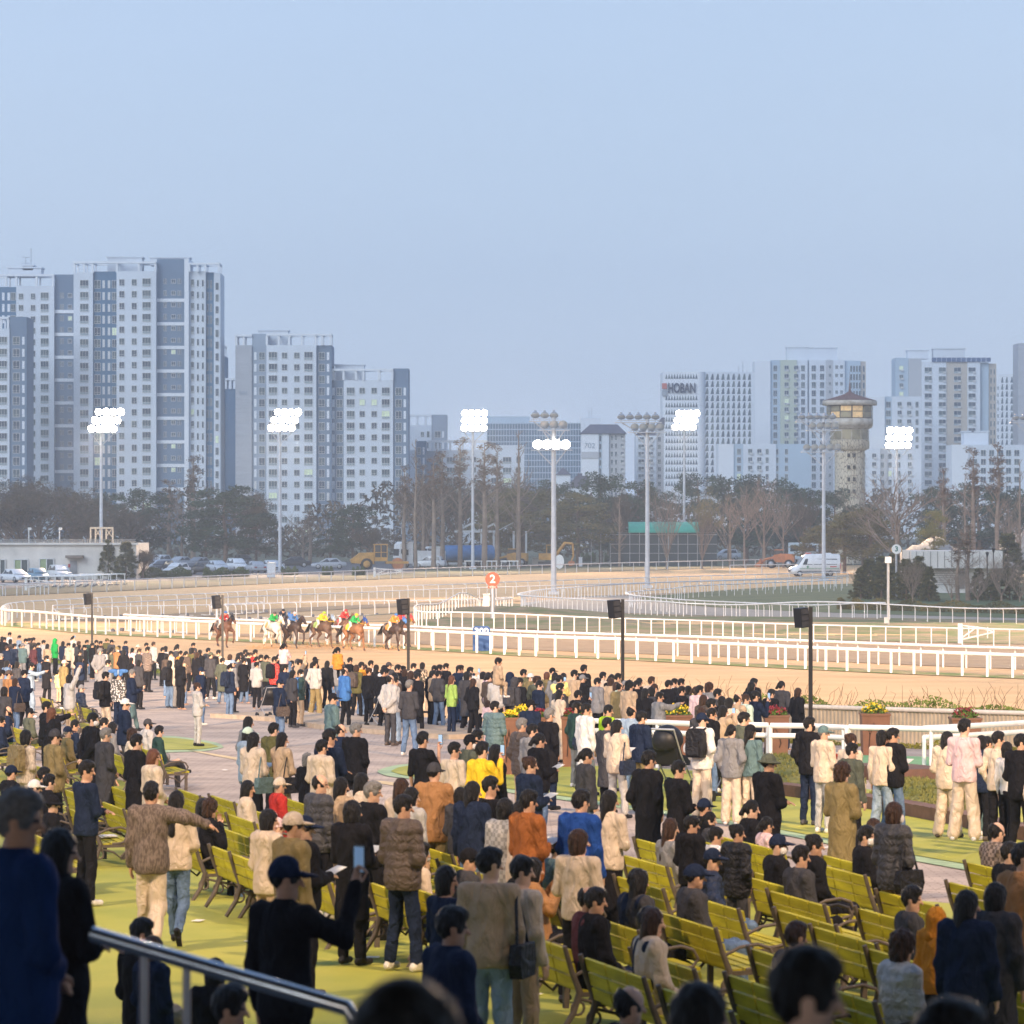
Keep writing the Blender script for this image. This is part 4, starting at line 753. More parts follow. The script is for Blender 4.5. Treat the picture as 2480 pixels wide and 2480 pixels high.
# ---- poses. x right, y facing, z up
def pose(name):
    arm, _, leg = name.partition('/'); leg = leg or 'st'
    J = dict(lean=0.0)
    sit = leg in ('si', 'sx', 'ast', 'jk')
    if leg in ('st', 'wk', 'hip'):
        pz = .93; J['pel'] = V3(0, 0, pz); J['ch'] = V3(0, .0, 1.26); J['nk'] = V3(0, -.015, 1.46); J['hd'] = V3(0, .02, 1.60)
        J['hip'] = [V3(s * .09, 0, .90) for s in (-1, 1)]
        J['kn'] = [V3(-.105, .02, .49), V3(.105, .03, .49)]; J['an'] = [V3(-.115, -.02, .09), V3(.125, -.01, .09)]
        if leg == 'wk': J['kn'] = [V3(-.09, .10, .50), V3(.09, .02, .48)]; J['an'] = [V3(-.09, .20, .10), V3(.09, -.27, .17)]
        if leg == 'hip': J['kn'] = [V3(-.12, .03, .49), V3(.12, .07, .49)]; J['an'] = [V3(-.17, -.03, .09), V3(.17, .03, .09)]
        sh = V3(0, -.015, 1.405)
    elif leg in ('si', 'sx'):
        J['pel'] = V3(0, 0, .53); J['ch'] = V3(0, -.05, .87); J['nk'] = V3(0, -.06, 1.07); J['hd'] = V3(0, -.02, 1.21)
        J['hip'] = [V3(s * .095, .02, .51) for s in (-1, 1)]
        J['kn'] = [V3(-.13, .44, .52), V3(.13, .44, .52)]; J['an'] = [V3(-.13, .45, .09), V3(.14, .40, .09)]
        if leg == 'sx': J['kn'] = [V3(-.1, .43, .54), V3(.1, .42, .62)]; J['an'] = [V3(-.1, .46, .09), V3(-.17, .62, .45)]
        sh = V3(0, -.06, 1.015)
    elif leg == 'ast':       # sitting on a father's shoulders
        J['pel'] = V3(0, 0, .5); J['ch'] = V3(0, 0, .80); J['nk'] = V3(0, 0, .99); J['hd'] = V3(0, .03, 1.13)
        J['hip'] = [V3(s * .09, .02, .49) for s in (-1, 1)]; J['kn'] = [V3(s * .16, .26, .42) for s in (-1, 1)]; J['an'] = [V3(s * .15, .25, .06) for s in (-1, 1)]
        sh = V3(0, 0, .945)
    elif leg == 'jk':        # jockey crouched over the withers
        J['pel'] = V3(0, -.18, .62); J['ch'] = V3(0, .10, .80); J['nk'] = V3(0, .24, .90); J['hd'] = V3(0, .34, .98)
        J['hip'] = [V3(s * .10, -.16, .58) for s in (-1, 1)]; J['kn'] = [V3(s * .27, .14, .40) for s in (-1, 1)]; J['an'] = [V3(s * .29, -.15, .10) for s in (-1, 1)]
        sh = V3(0, .2, .86)
    w_ = .185 if leg != 'jk' else .17
    J['sh'] = [sh + V3(-w_, 0, 0), sh + V3(w_, 0, 0)]
    def rel(l, r): J['el'] = [sh + V3(*l[0]), sh + V3(*r[0])]; J['wr'] = [sh + V3(*l[1]), sh + V3(*r[1])]
    mir = lambda p: (-p[0], p[1], p[2])
    dn = ((.235, -.01, -.275), (.25, .06, -.52)); arms = {
        'dn': (dn, dn), 'pk': (((.27, -.07, -.25), (.20, .06, -.46)),) * 2, 'cr': (((.24, .06, -.27), (-.06, .235, -.235)),) * 2,
        'fr': (((.25, .0, -.28), (.05, .19, -.40)),) * 2, 'bh': (((.26, -.11, -.25), (.05, -.20, -.45)),) * 2,
        'ph': (dn, ((.24, .16, -.20), (.13, .33, .07))), 'p2': (((.22, .18, -.16), (.06, .34, .10)),) * 2,
        'pt': (dn, ((.24, .27, -.03), (.22, .53, .05))), 'up': (((.25, .0, -.28), (.10, .17, -.40)), ((.27, .12, .24), (.27, .22, .49))),
        'u2': (((.29, .10, .20), (.10, .22, .43)),) * 2, 'cl': (((.25, .02, -.27), (.06, .27, -.18)),) * 2,
        'rd': (((.24, .03, -.28), (.06, .28, -.26)),) * 2, 'wv': (dn, ((.40, .12, -.10), (.38, .26, .18))),
        'ov': (dn, ((.44, -.03, -.02), (.66, .05, -.10))), 'lp': (((.24, .03, -.28), (.10, .25, -.42)),) * 2,
        'bk': (((.24, .0, -.27), (.09, .22, -.42)), ((.42, -.06, -.16), (.62, .0, -.22))), 'rn': (((.22, .10, -.20), (.06, .30, -.26)),) * 2,
        'hp': (((.28, -.06, -.26), (.15, .05, -.44)), dn), 'ch': (((.25, .02, -.28), (.06, .19, -.38)), ((.22, .16, -.22), (.05, .17, .01)))}
    l, r = arms[arm]; rel([mir(p) for p in l], r)
    if arm == 'cr': J['wr'][0] = J['wr'][0] + V3(0, .035, -.05)
    J['sit'] = sit; J['legk'] = leg; J['arm'] = arm
    return J
def unit(v): return v / (np.linalg.norm(v) + 1e-9)
def hand(J, s):
    w_ = J['wr'][s]; e = J['el'][s]; d = unit(w_ - e); arm = J['arm']
    up = V3(0, 0, 1) if abs(d[2]) < .8 else V3(0, 1, 0)
    side = unit(np.cross(d, up)); n = unit(np.cross(side, d))
    if abs(d[2]) > .8: n, side = side * (1 if s else -1), n
    c = w_ + d * .05; g = SDF(w_ - .17, w_ + .17 + d * .06, .0065)
    g.cone(w_ - d * .04, w_ + d * .01, .027, .026, .01); g.cone(w_, w_ + d * .05, .024, .026, .02); g.cone(w_ + side * .018 + d * .02, w_ + side * .024 + d * .075, .016, .014, .012); g.cone(w_ - side * .018 + d * .02, w_ - side * .022 + d * .075, .016, .014, .012)
    point = arm == 'pt' and s == 1; grip = arm in ('ph', 'p2', 'wv', 'up', 'rn', 'u2')
    for i, (o, L) in enumerate(((.030, .068), (.010, .077), (-.010, .072), (-.029, .057))):
        b = w_ + d * .085 + side * o; cu = .25 if not grip else 1.0
        if point: cu = 0 if i == 0 else 1.4
        p1 = b + unit(d * math.cos(cu) - n * math.sin(cu)) * L * .5; p2 = p1 + unit(d * math.cos(cu * 2.2) - n * math.sin(cu * 2.2)) * L * .5
        g.cone(b, p1, .0095, .0088, .004); g.cone(p1, p2, .0088, .0075, .003)
    t = w_ + d * .03 + side * .03; t1 = t + unit(d * .7 + side * .7 - n * .2) * .042; g.cone(t, t1, .013, .010, .01); g.cone(t1, t1 + unit(d - n * .5) * .03, .010, .0085, .003)
    return g.net()
def headM(J, yaw, pitch=-4):
    return Matrix.Translation(Vector(J['hd'])) @ Matrix.Rotation(R(-yaw), 4, 'Z') @ Matrix.Rotation(R(pitch), 4, 'X')
def box_of(J, m=.24):
    P = np.array([J['pel'], J['hd'], J['ch']] + J['kn'] + J['an'] + J['el'] + J['wr'] + J['sh'] + [J['hd'] + V3(0, 0, .0)]); return P.min(0) - m, P.max(0) + m
HS = {}
HS_MAIN = HS
def torso(g, J, e=0.0, k=.05, nz=0, stout=0):
    p, c, n_ = J['pel'], J['ch'], J['nk']; s = stout
    mid = (p + c) / 2
    g.ell(p, (.165 + e + s, .118 + e + s, .13 + e), k, nz); g.ell(mid + V3(0, .01, 0), (.142 + e + s, .105 + e + s * 1.4, .18), k, nz)
    g.ell(c, (.168 + e + s * .5, .112 + e + s * .5, .19 + e * .4), k, nz)
    g.cone(J['sh'][0] * .97 + n_ * .03, J['sh'][1] * .97 + n_ * .03, .062 + e, .062 + e, k, None, nz)
    g.cone(n_ + (c - n_) * .45, n_ + (c - n_) * .1, .10 + e, .062 + e, k)
def body_mesh(pn, yaw, hsc=1.0):
    key = ('b', pn, yaw, hsc)
    if key in HS: return HS[key]
    J = pose(pn); lo, hi = box_of(J); g = SDF(lo, hi, .0155)
    torso(g, J)
    for s in (0, 1):
        a, b, c = J['sh'][s], J['el'][s], J['wr'][s]; g.cone(a, b, .05, .04, .03); g.cone(b, c, .039, .026, .02)
        g.cone(J['hip'][s], J['kn'][s], .085, .056, .04); g.cone(J['kn'][s], J['an'][s], .055, .037, .03)
        f = unit(V3(.15 * (1 if s else -1), 1, 0)) if not (J['legk'] == 'wk' and s == 1) else unit(V3(.05, .6, -.75))
        g.cone(J['an'][s] - V3(0, 0, .03), J['an'][s] + f * .15 - V3(0, 0, .05), .035, .028, .02)
    g.cone(J['nk'] - V3(0, 0, .03), J['hd'] - V3(0, .02, .05), .056, .052, .03)
    M = headM(J, yaw); H = lambda x, y, z: np.array(M @ Vector((x * hsc, y * hsc, z * hsc)))
    r_ = hsc
    g.cone(H(0, -.015, .03), H(0, .0, .03), .088 * r_, .083 * r_, .02); g.cone(H(0, -.01, .055), H(0, .01, .05), .078 * r_, .07 * r_, .02)
    g.cone(H(0, .03, -.055), H(0, .045, -.07), .05 * r_, .035 * r_, .04); g.cone(H(-.035, .0, -.04), H(.035, .0, -.04), .045 * r_, .045 * r_, .03)
    g.cone(H(0, .082, .02), H(0, .108, -.015), .010 * r_, .016 * r_, .02)
    for s in (-1, 1): g.cone(H(s * .084, .0, .015), H(s * .082, -.005, -.018), .016 * r_, .012 * r_, .012)
    parts = [g.net()] + [hand(J, s) for s in (0, 1)]
    Mi = np.array(M.inverted())
    def idx(Cn):
        q = (np.c_[Cn, np.ones(len(Cn))] @ Mi.T)[:, :3] / hsc; x, y, z = np.abs(q[:, 0]), q[:, 1], q[:, 2]; r = np.zeros(len(Cn), int)
        r[(((x - .034) / .02) ** 2 + ((z - .022) / .010) ** 2 < 1) & (y > .05)] = 1
        r[(((x - .034) / .024) ** 2 + ((z - .047) / .006) ** 2 < 1) & (y > .05)] = 1
        r[((x / .026) ** 2 + ((z + .055) / .008) ** 2 < 1) & (y > .05)] = 2; return r
    me = nmesh('person', parts, [SKINS[0], m_eye, m_lip], idx); HS[key] = me; return me
def top_mesh(pn, st):
    key = ('t', pn, st)
    if key in HS: return HS[key]
    J = pose(pn); lo, hi = box_of(J, .3); g = SDF(lo, hi, .0165)
    e, sl, nz = {'sw': (.022, .020, .004), 'jk': (.036, .030, .006), 'co': (.036, .030, .005), 'pf': (.045, .036, .002), 'ho': (.034, .030, .006), 'ts': (.018, .016, .003), 've': (.03, .018, .004), 'sc': (.012, .012, .002)}[st]
    stout = .012 if st in ('jk', 'co', 'pf') else 0
    torso(g, J, e, .05, nz, stout)
    sit = J['sit']; p, c = J['pel'], J['ch']
    if st == 'co' and not sit: g.cone(p + V3(0, 0, .05), p + V3(0, -.01, -.42), .165, .20, .05, (1.15, .9), nz)
    elif st in ('jk', 'sw', 'ho', 'pf', 've') and not sit: g.cone(p + V3(0, 0, .12), p + V3(0, 0, -.04), .145 + e, .15 + e, .05, (1.12, .9), nz)
    elif st in ('co', 'jk', 'pf') and sit: g.cone(p + V3(0, -.02, .1), p + V3(0, 0, -.02), .15 + e, .165 + e, .05, (1.1, 1), nz)
    for s in (0, 1):
        a, b, w_ = J['sh'][s], J['el'][s], J['wr'][s]
        g.cone(a, b, .056 + sl * .9, .046 + sl, .03, None, nz * 1.3)
        if st == 'ts': pass
        else: g.cone(b, w_ - (w_ - b) * .04, .045 + sl, .032 + sl * .75, .02, None, nz * 1.3)
    if st in ('jk', 'co', 'pf', 've'): g.cone(J['nk'] + V3(0, -.01, -.03), J['nk'] + V3(0, .0, .035), .080, .066, .02)
    if st == 'ho': g.ell(J['nk'] + V3(0, -.085, -.035), (.125, .075, .085), .04, .004); g.cone(J['nk'] + V3(-.07, .02, -.02), J['nk'] + V3(.07, .02, -.02), .045, .045, .03)
    hem = {'sw': -.085, 'jk': -.13, 'ho': -.11, 'pf': -.12, 've': -.1, 'ts': -.08, 'sc': -.04, 'co': -.45}[st]
    if sit: hem = max(hem, -.09)
    zc = p[2] + hem; ring = None
    if J['legk'] != 'jk': g.cut(lambda X, Y, Z: (zc - Z) + .004 * np.sin(30 * X) + 0 * Y)
    if st == 'pf': g.v += (.0085 * np.abs(np.sin((g.ax[2] * math.pi / .085)))[None, None, :] - .006).astype(np.float32) * -1
    hc = J['hd']; g.cut(lambda X, Y, Z: Z - (J['nk'][2] + (.055 if st != 'sw' else .02)) + 0 * X * Y if J['arm'] not in ('ph', 'p2', 'up', 'u2', 'wv', 'pt', 'ch', 'cl', 'rn') else np.where((X * X + (Y - hc[1]) ** 2) < .0144, Z - (J['nk'][2] + .055), -1.0))
    me = nmesh(st, [g.net()], [m_eye]); HS[key] = me; return me
def leg_mesh(pn, st):
    key = ('l', pn, st)
    if key in HS: return HS[key]
    J = pose(pn); lo, hi = box_of(J, .25); hi[2] = J['pel'][2] + .2; g = SDF(lo, hi, .0165)
    wide = {'sl': .0, 'rg': .018, 'wd': .045, 'sk': 0}[st]; p = J['pel']
    g.ell(p, (.178, .13, .13), .05, .003)
    for s in (0, 1):
        h, k, a = J['hip'][s], J['kn'][s], J['an'][s]
        g.cone(h, k, .098, .066 + wide * .7, .045 if s == 0 else .02, None, .005); g.cone(k, a + (k - a) * (.06 if st != 'sh' else .5), .064 + wide * .7, .045 + wide * 1.15, .03, None, .007)
    if st == 'sk' and not J['sit']: g.cone(p, p - V3(0, 0, .55), .15, .16, .04, (1.1, .9), .003)
    zt = p[2] + .11
    if J['legk'] != 'jk': g.cut(lambda X, Y, Z: Z - zt + 0 * X * Y)
    me = nmesh('legs', [g.net()], [m_eye]); HS[key] = me; return me
def shoe_mesh(pn):
    key = ('s', pn)
    if key in HS: return HS[key]
    J = pose(pn); lo, hi = box_of(J, .3); lo[2] -= .0; hi[2] = max(J['an'][0][2], J['an'][1][2]) + .15; g = SDF(lo, hi, .012)
    for s in (0, 1):
        a = J['an'][s]; f = unit(V3(.15 * (1 if s else -1), 1, 0)); dn = V3(0, 0, 1)
        if J['legk'] == 'wk' and s == 1: f = unit(V3(.05, .55, -.8)); dn = unit(V3(0, .8, .55))
        h = a - dn * .045 - f * .045; t = a - dn * .052 + f * .16
        g.cone(h, t, .042, .036, .02); g.cone(a - dn * .0, a - dn * .045 + f * .06, .05, .04, .02)
        for q, r in ((0, 0),): pass
    if J['legk'] in ('st', 'hip', 'si'): g.cut(lambda X, Y, Z: .004 - Z + 0 * X * Y)
    me = nmesh('shoes', [g.net()], [m_eye]); HS[key] = me; return me
def hair_mesh(st):
    key = ('h', st)
    if key in HS: return HS[key]
    g = SDF((-.26, -.34, -.48), (.26, .30, .26), .0105 if st not in ('f',) else .0125)
    if st in ('m', 'f', 'b', 'p', 'u', 'c', 'z', 'm2', 'cap_m', 'cap_f'):
        rx = .094 if st not in ('b', 'f', 'c') else .102
        g.ell((0, -.018, .040), (rx, .112, .108 if not st.startswith('cap') else .09), .01, .008)
        if st == 'c': g.ell((0, -.02, .055), (.115, .125, .115), .01, .014); g.ell((0, -.05, -.03), (.105, .09, .09), .02, .012)
        if st == 'm': g.ell((0, .02, .10), (.075, .08, .045), .03, .005)
        if st == 'm2': g.ell((0, .04, .075), (.088, .07, .055), .03, .006)
        if st == 'b': g.ell((0, -.025, -.03), (.108, .098, .13), .03, .004)
        if st in ('f', 'cap_f'): g.ell((0, -.03, -.03), (.102, .092, .13), .03, .003); g.cone((0, -.075, -.05), (0, -.115, -.34), .085, .06, .04, (1.05, .62), .004)
        if st == 'p': g.cone((0, -.12, .05), (0, -.17, -.05), .035, .035, .02); g.cone((0, -.17, -.05), (0, -.155, -.22), .036, .016, .02)
        if st == 'u': g.ell((0, -.10, .09), (.05, .05, .045), .02, .006)
        fy = .066; zc = -.075 if st in ('m', 'm2', 'z', 'p', 'u', 'cap_m') else -.5
        def cutf(X, Y, Z):
            face = np.maximum(.048 + (Z - .062) * .0 - Y + np.clip((Z - .06) * 3.0, 0, 1) * .4 * 0, -9)
            e = np.sqrt((X / .078) ** 2 + ((Y - .13) / .11) ** 2 + ((Z + .03) / .105) ** 2) - 1
            return np.maximum(-e * .08, (zc + .35 * np.maximum(Y + .02, 0) * 1.2) - Z if zc > -.4 else -9.0 + 0 * X * Y * Z)
        g.cut(cutf)
        if st == 'z': g.cut(lambda X, Y, Z: (Z - .055 + .8 * (Y + .0)) + 0 * X); 
        if st.startswith('cap'): g.cut(lambda X, Y, Z: Z - .055 + 0 * X * Y)
    elif st == 'cap':
        g.ell((0, -.012, .035), (.100, .118, .112), .01); g.cut(lambda X, Y, Z: .028 - Z + .12 * Y + 0 * X)
        g.cone((-.04, .10, .045), (.04, .10, .045), .032, .032, .01); g.v = g.v; h2 = SDF((-.26, -.34, -.48), (.26, .30, .26), .0105)
        h2.ell((0, .125, .046), (.078, .09, .016), .005); g.v = np.minimum(g.v, h2.v); g.cut(lambda X, Y, Z: np.where(Y > .07, np.abs(Z - .05 + .15 * (Y - .07)) - .016, -1) + 0 * X)
    elif st == 'hat':
        g.ell((0, -.012, .045), (.100, .112, .10), .01); g.cut(lambda X, Y, Z: .03 - Z + 0 * X * Y); h2 = SDF((-.26, -.34, -.48), (.26, .30, .26), .0105)
        h2.ell((0, -.0, .03), (.165, .175, .024), .005); g.v = np.minimum(g.v, h2.v)
    elif st == 'hood':
        g.ell((0, -.03, .025), (.118, .135, .138), .02); g.cone((0, -.06, -.07), (0, -.08, -.16), .10, .10, .04); g.cut(lambda X, Y, Z: .09 - np.sqrt(X ** 2 + ((Y - .15)) ** 2 + (Z + .01) ** 2))
    elif st == 'mask':
        g.cone((-.03, .05, -.03), (.03, .05, -.03), .058, .058, .02); g.cut(lambda X, Y, Z: np.maximum(Z - .004, np.maximum(-.085 - Z, .03 - Y)) + 0 * X)
    elif st == 'helm':
        g.ell((0, -.005, .045), (.108, .128, .108), .01); g.cut(lambda X, Y, Z: .02 - Z + 0 * X * Y); h2 = SDF((-.26, -.34, -.48), (.26, .30, .26), .0105)
        h2.ell((0, .12, .045), (.07, .05, .014), .005); g.v = np.minimum(g.v, h2.v)
    elif st == 'gog':
        g.cone((-.035, .07, .025), (.035, .07, .025), .03, .03, .01)
    me = nmesh('hair_' + st, [g.net()], [m_eye]); HS[key] = me; return me
SKINS = [mat('skin_%d' % i, c, .6, .08, 20, spec=.3) for i, c in enumerate([(.56, .34, .23), (.50, .29, .19), (.60, .38, .27)])]
m_eye = mat('eye_dark', (.03, .02, .02), .5, 0); m_lip = mat('lip', (.45, .17, .13), .5, 0)
COL = {  # cloth colours: code -> (albedo, word)
 'k': ((.012, .012, .015), 'black'), 'n': ((.014, .022, .048), 'navy'), 'd': ((.05, .05, .057), 'charcoal'), 'g': ((.20, .20, .21), 'grey'), 'G': ((.40, .39, .38), 'light grey'),
 'w': ((.66, .63, .60), 'white'), 'c': ((.56, .46, .36), 'cream'), 'b': ((.42, .31, .21), 'beige'), 't': ((.33, .17, .075), 'tan'), 'o': ((.10, .095, .04), 'olive'), 'h': ((.22, .17, .08), 'khaki'),
 'r': ((.42, .035, .03), 'red'), 'y': ((.80, .52, .03), 'yellow'), 'l': ((.30, .48, .02), 'lime green'), 'e': ((.11, .17, .28), 'denim blue'), 'E': ((.26, .34, .44), 'pale blue'), 'p': ((.64, .46, .47), 'pink'),
 'O': ((.62, .24, .03), 'orange'), 'm': ((.10, .035, .04), 'maroon'), 's': ((.27, .095, .03), 'rust brown'), 'v': ((.02, .36, .08), 'bright green'), 'j': ((.28, .42, .10), 'leaf green'), 'B': ((.015, .055, .24), 'royal blue'), 'N': ((.012, .035, .12), 'deep blue'),
 'q': ((.085, .065, .055), 'dark brown'), 'T': ((.10, .16, .17), 'teal grey'), 'Y': ((.85, .70, .25), 'pale yellow'), 'x': ((.09, .10, .075), 'dark olive'), 'f': ((.025, .055, .05), 'dark green'), 'i': ((.50, .62, .52), 'mint'), 'a': ((.56, .55, .57), 'pale grey'), 'u': ((.06, .17, .42), 'blue')}
def cloth(c, kind='wool'):
    col = COL[c][0]; n = 'cloth_%s_%s' % (COL[c][1].replace(' ', '_'), kind)
    if kind == 'wool': return mat(n, col, .92, .09, 5, bump=1.3, bscale=7, spec=.12, dist=1.2, stretch=(1, 1, .55))
    if kind == 'denim': return mat(n, col, .9, .2, 5, bump=1.3, bscale=8, spec=.1, dist=1, stretch=(1, 1, .8))
    if kind == 'shell': return mat(n, col, .55, .1, 8, bump=1.2, bscale=8, spec=.3, dist=1)
    if kind == 'plaid': return pattern(n, col, 'plaid')
    if kind == 'print': return pattern(n, col, 'print')
    if kind == 'knit': return pattern(n, col, 'knit')
    return mat(n, col)
def pattern(n, col, k):
    if n in MC: return MC[n]
    m = mat(n, col, .9, 0); t = m.node_tree; b = t.nodes['Principled BSDF']; c = t.nodes.new('ShaderNodeTexCoord'); r = t.nodes.new('ShaderNodeValToRGB')
    if k == 'print': q = t.nodes.new('ShaderNodeTexVoronoi'); q.inputs['Scale'].default_value = 17; t.links.new(c.outputs['Object'], q.inputs['Vector']); t.links.new(q.outputs['Distance'], r.inputs[0]); r.color_ramp.interpolation = 'CONSTANT'; r.color_ramp.elements[1].position = .42
    elif k == 'knit': q = t.nodes.new('ShaderNodeTexNoise'); q.inputs['Scale'].default_value = 30; mp_ = t.nodes.new('ShaderNodeMapping'); mp_.inputs['Scale'].default_value = (2, 2, .6); t.links.new(c.outputs['Object'], mp_.inputs[0]); t.links.new(mp_.outputs[0], q.inputs['Vector']); t.links.new(q.outputs[0], r.inputs[0]); r.color_ramp.elements[0].position = .42; r.color_ramp.elements[1].position = .58
    else:
        q = t.nodes.new('ShaderNodeTexChecker'); q.inputs['Scale'].default_value = 22; t.links.new(c.outputs['Object'], q.inputs['Vector']); t.links.new(q.outputs['Fac'], r.inputs[0])
    o = tuple(x * (.12 if k == 'print' else .62) for x in col) if sum(col) > .6 else tuple(min(1, x * (1.9 if k == 'knit' else 2.5) + (.02 if k == 'knit' else .03)) for x in col)
    r.color_ramp.elements[0].color = (*col, 1); r.color_ramp.elements[1].color = (*o, 1); t.links.new(r.outputs[0], b.inputs['Base Color']); return m
HAIRM = {'k': mat('black_hair', (.009, .008, .008), .5, .5, 14, spec=.35, bump=1.2, bscale=16, stretch=(3, 3, .5)), 'n': mat('brown_hair', (.045, .022, .013), .5, .5, 14, spec=.35, bump=1.2, bscale=16, stretch=(3, 3, .5)), 'g': mat('grey_hair', (.16, .155, .15), .6, .3, 60, bump=.5, bscale=60), 'a': mat('auburn_hair', (.10, .035, .015), .45, .2, 40, spec=.4, bump=.5, bscale=60)}
TOPW = {'sw': 'sweater', 'jk': 'jacket', 'co': 'long coat', 'pf': 'puffer jacket', 'ho': 'hooded jacket', 'ts': 't-shirt', 've': 'vest', 'sc': 'shirt'}
HAIRW = {'m': 'short', 'm2': 'fringed short', 'f': 'long', 'b': 'bobbed', 'p': 'ponytailed', 'u': 'bunned', 'c': 'curly', 'z': 'thinning', 'C': 'cap', 'K': 'hat', 'H': 'hood', 'Cf': 'cap'}
HCW = {'k': 'black', 'n': 'brown', 'g': 'grey', 'a': 'auburn'}
POSEW = {'dn': 'arms at the sides', 'pk': 'hands in pockets', 'cr': 'arms folded', 'fr': 'hands held in front', 'bh': 'hands behind the back', 'ph': 'raising a phone', 'p2': 'holding a phone up in both hands', 'pt': 'pointing at the track', 'up': 'one fist raised', 'u2': 'both arms raised', 'cl': 'clapping', 'rd': 'reading a slip', 'wv': 'raising a phone high', 'ov': 'arm round a companion', 'lp': 'hands on lap', 'bk': 'arm along the bench back', 'hp': 'one hand in pocket', 'ch': 'hand at the chin', 'rn': 'holding the reins'}
PEOPLE = []
def slot(o, m, i=0): o.material_slots[i].link = 'OBJECT'; o.material_slots[i].material = m
def person(loc, yaw, pn, hair='m', hc='k', top='jk', tc='k', leg='rg', lc='k', sc_=1.0, hyaw=None, shoe='k', capc='k', tk='wool', mask=None, wide=None, child=False, H=1.72, glasses=False):
    sit = '/si' in pn or '/sx' in pn
    if hyaw is None: hyaw = random.choice((0, 30) if sit else (20, 45))
    hsc = 1.0 if not child else 1.28
    b = put('person', body_mesh(pn, hyaw, hsc), None, loc, yaw)
    wd = (wide if wide else random.uniform(.93, 1.04)) * .90
    b.scale = (sc_ * wd, sc_ * wd * .98, sc_)
    slot(b, random.choice(SKINS))
    J = pose(pn); HM = headM(J, hyaw) @ Matrix.Scale(hsc, 4)
    t = put({'sw': 'sweater', 'jk': 'jacket', 'co': 'coat', 'pf': 'puffer_jacket', 'ho': 'hooded_jacket', 'ts': 'shirt', 've': 'vest', 'sc': 'shirt'}[top], top_mesh(pn, top), b); slot(t, cloth(tc, tk if tk != 'wool' or top not in ('pf', 'jk') else ('shell' if top == 'pf' else 'wool')))
    l = put('skirt' if leg == 'sk' else 'trousers', leg_mesh(pn, leg), b); slot(l, cloth(lc, 'denim' if lc in 'eEn' else 'wool'))
    s = put('shoes', shoe_mesh(pn), b); slot(s, cloth(shoe, 'shell'))
    hm = HAIRM[hc]
    if hair in ('C', 'Cf', 'K'):
        h = put('hair', hair_mesh('cap_m' if hair != 'Cf' else 'cap_f'), b, M=HM); slot(h, hm)
        c = put('cap' if hair != 'K' else 'hat', hair_mesh('cap' if hair != 'K' else 'hat'), b, M=HM); slot(c, cloth(capc))
    elif hair == 'H': h = put('hood', hair_mesh('hood'), b, M=HM); slot(h, cloth(tc))
    else: h = put('hair', hair_mesh(hair), b, M=HM); slot(h, hm)
    if mask: q = put('face_mask', hair_mesh('mask'), b, M=HM); slot(q, cloth(mask))
    return b
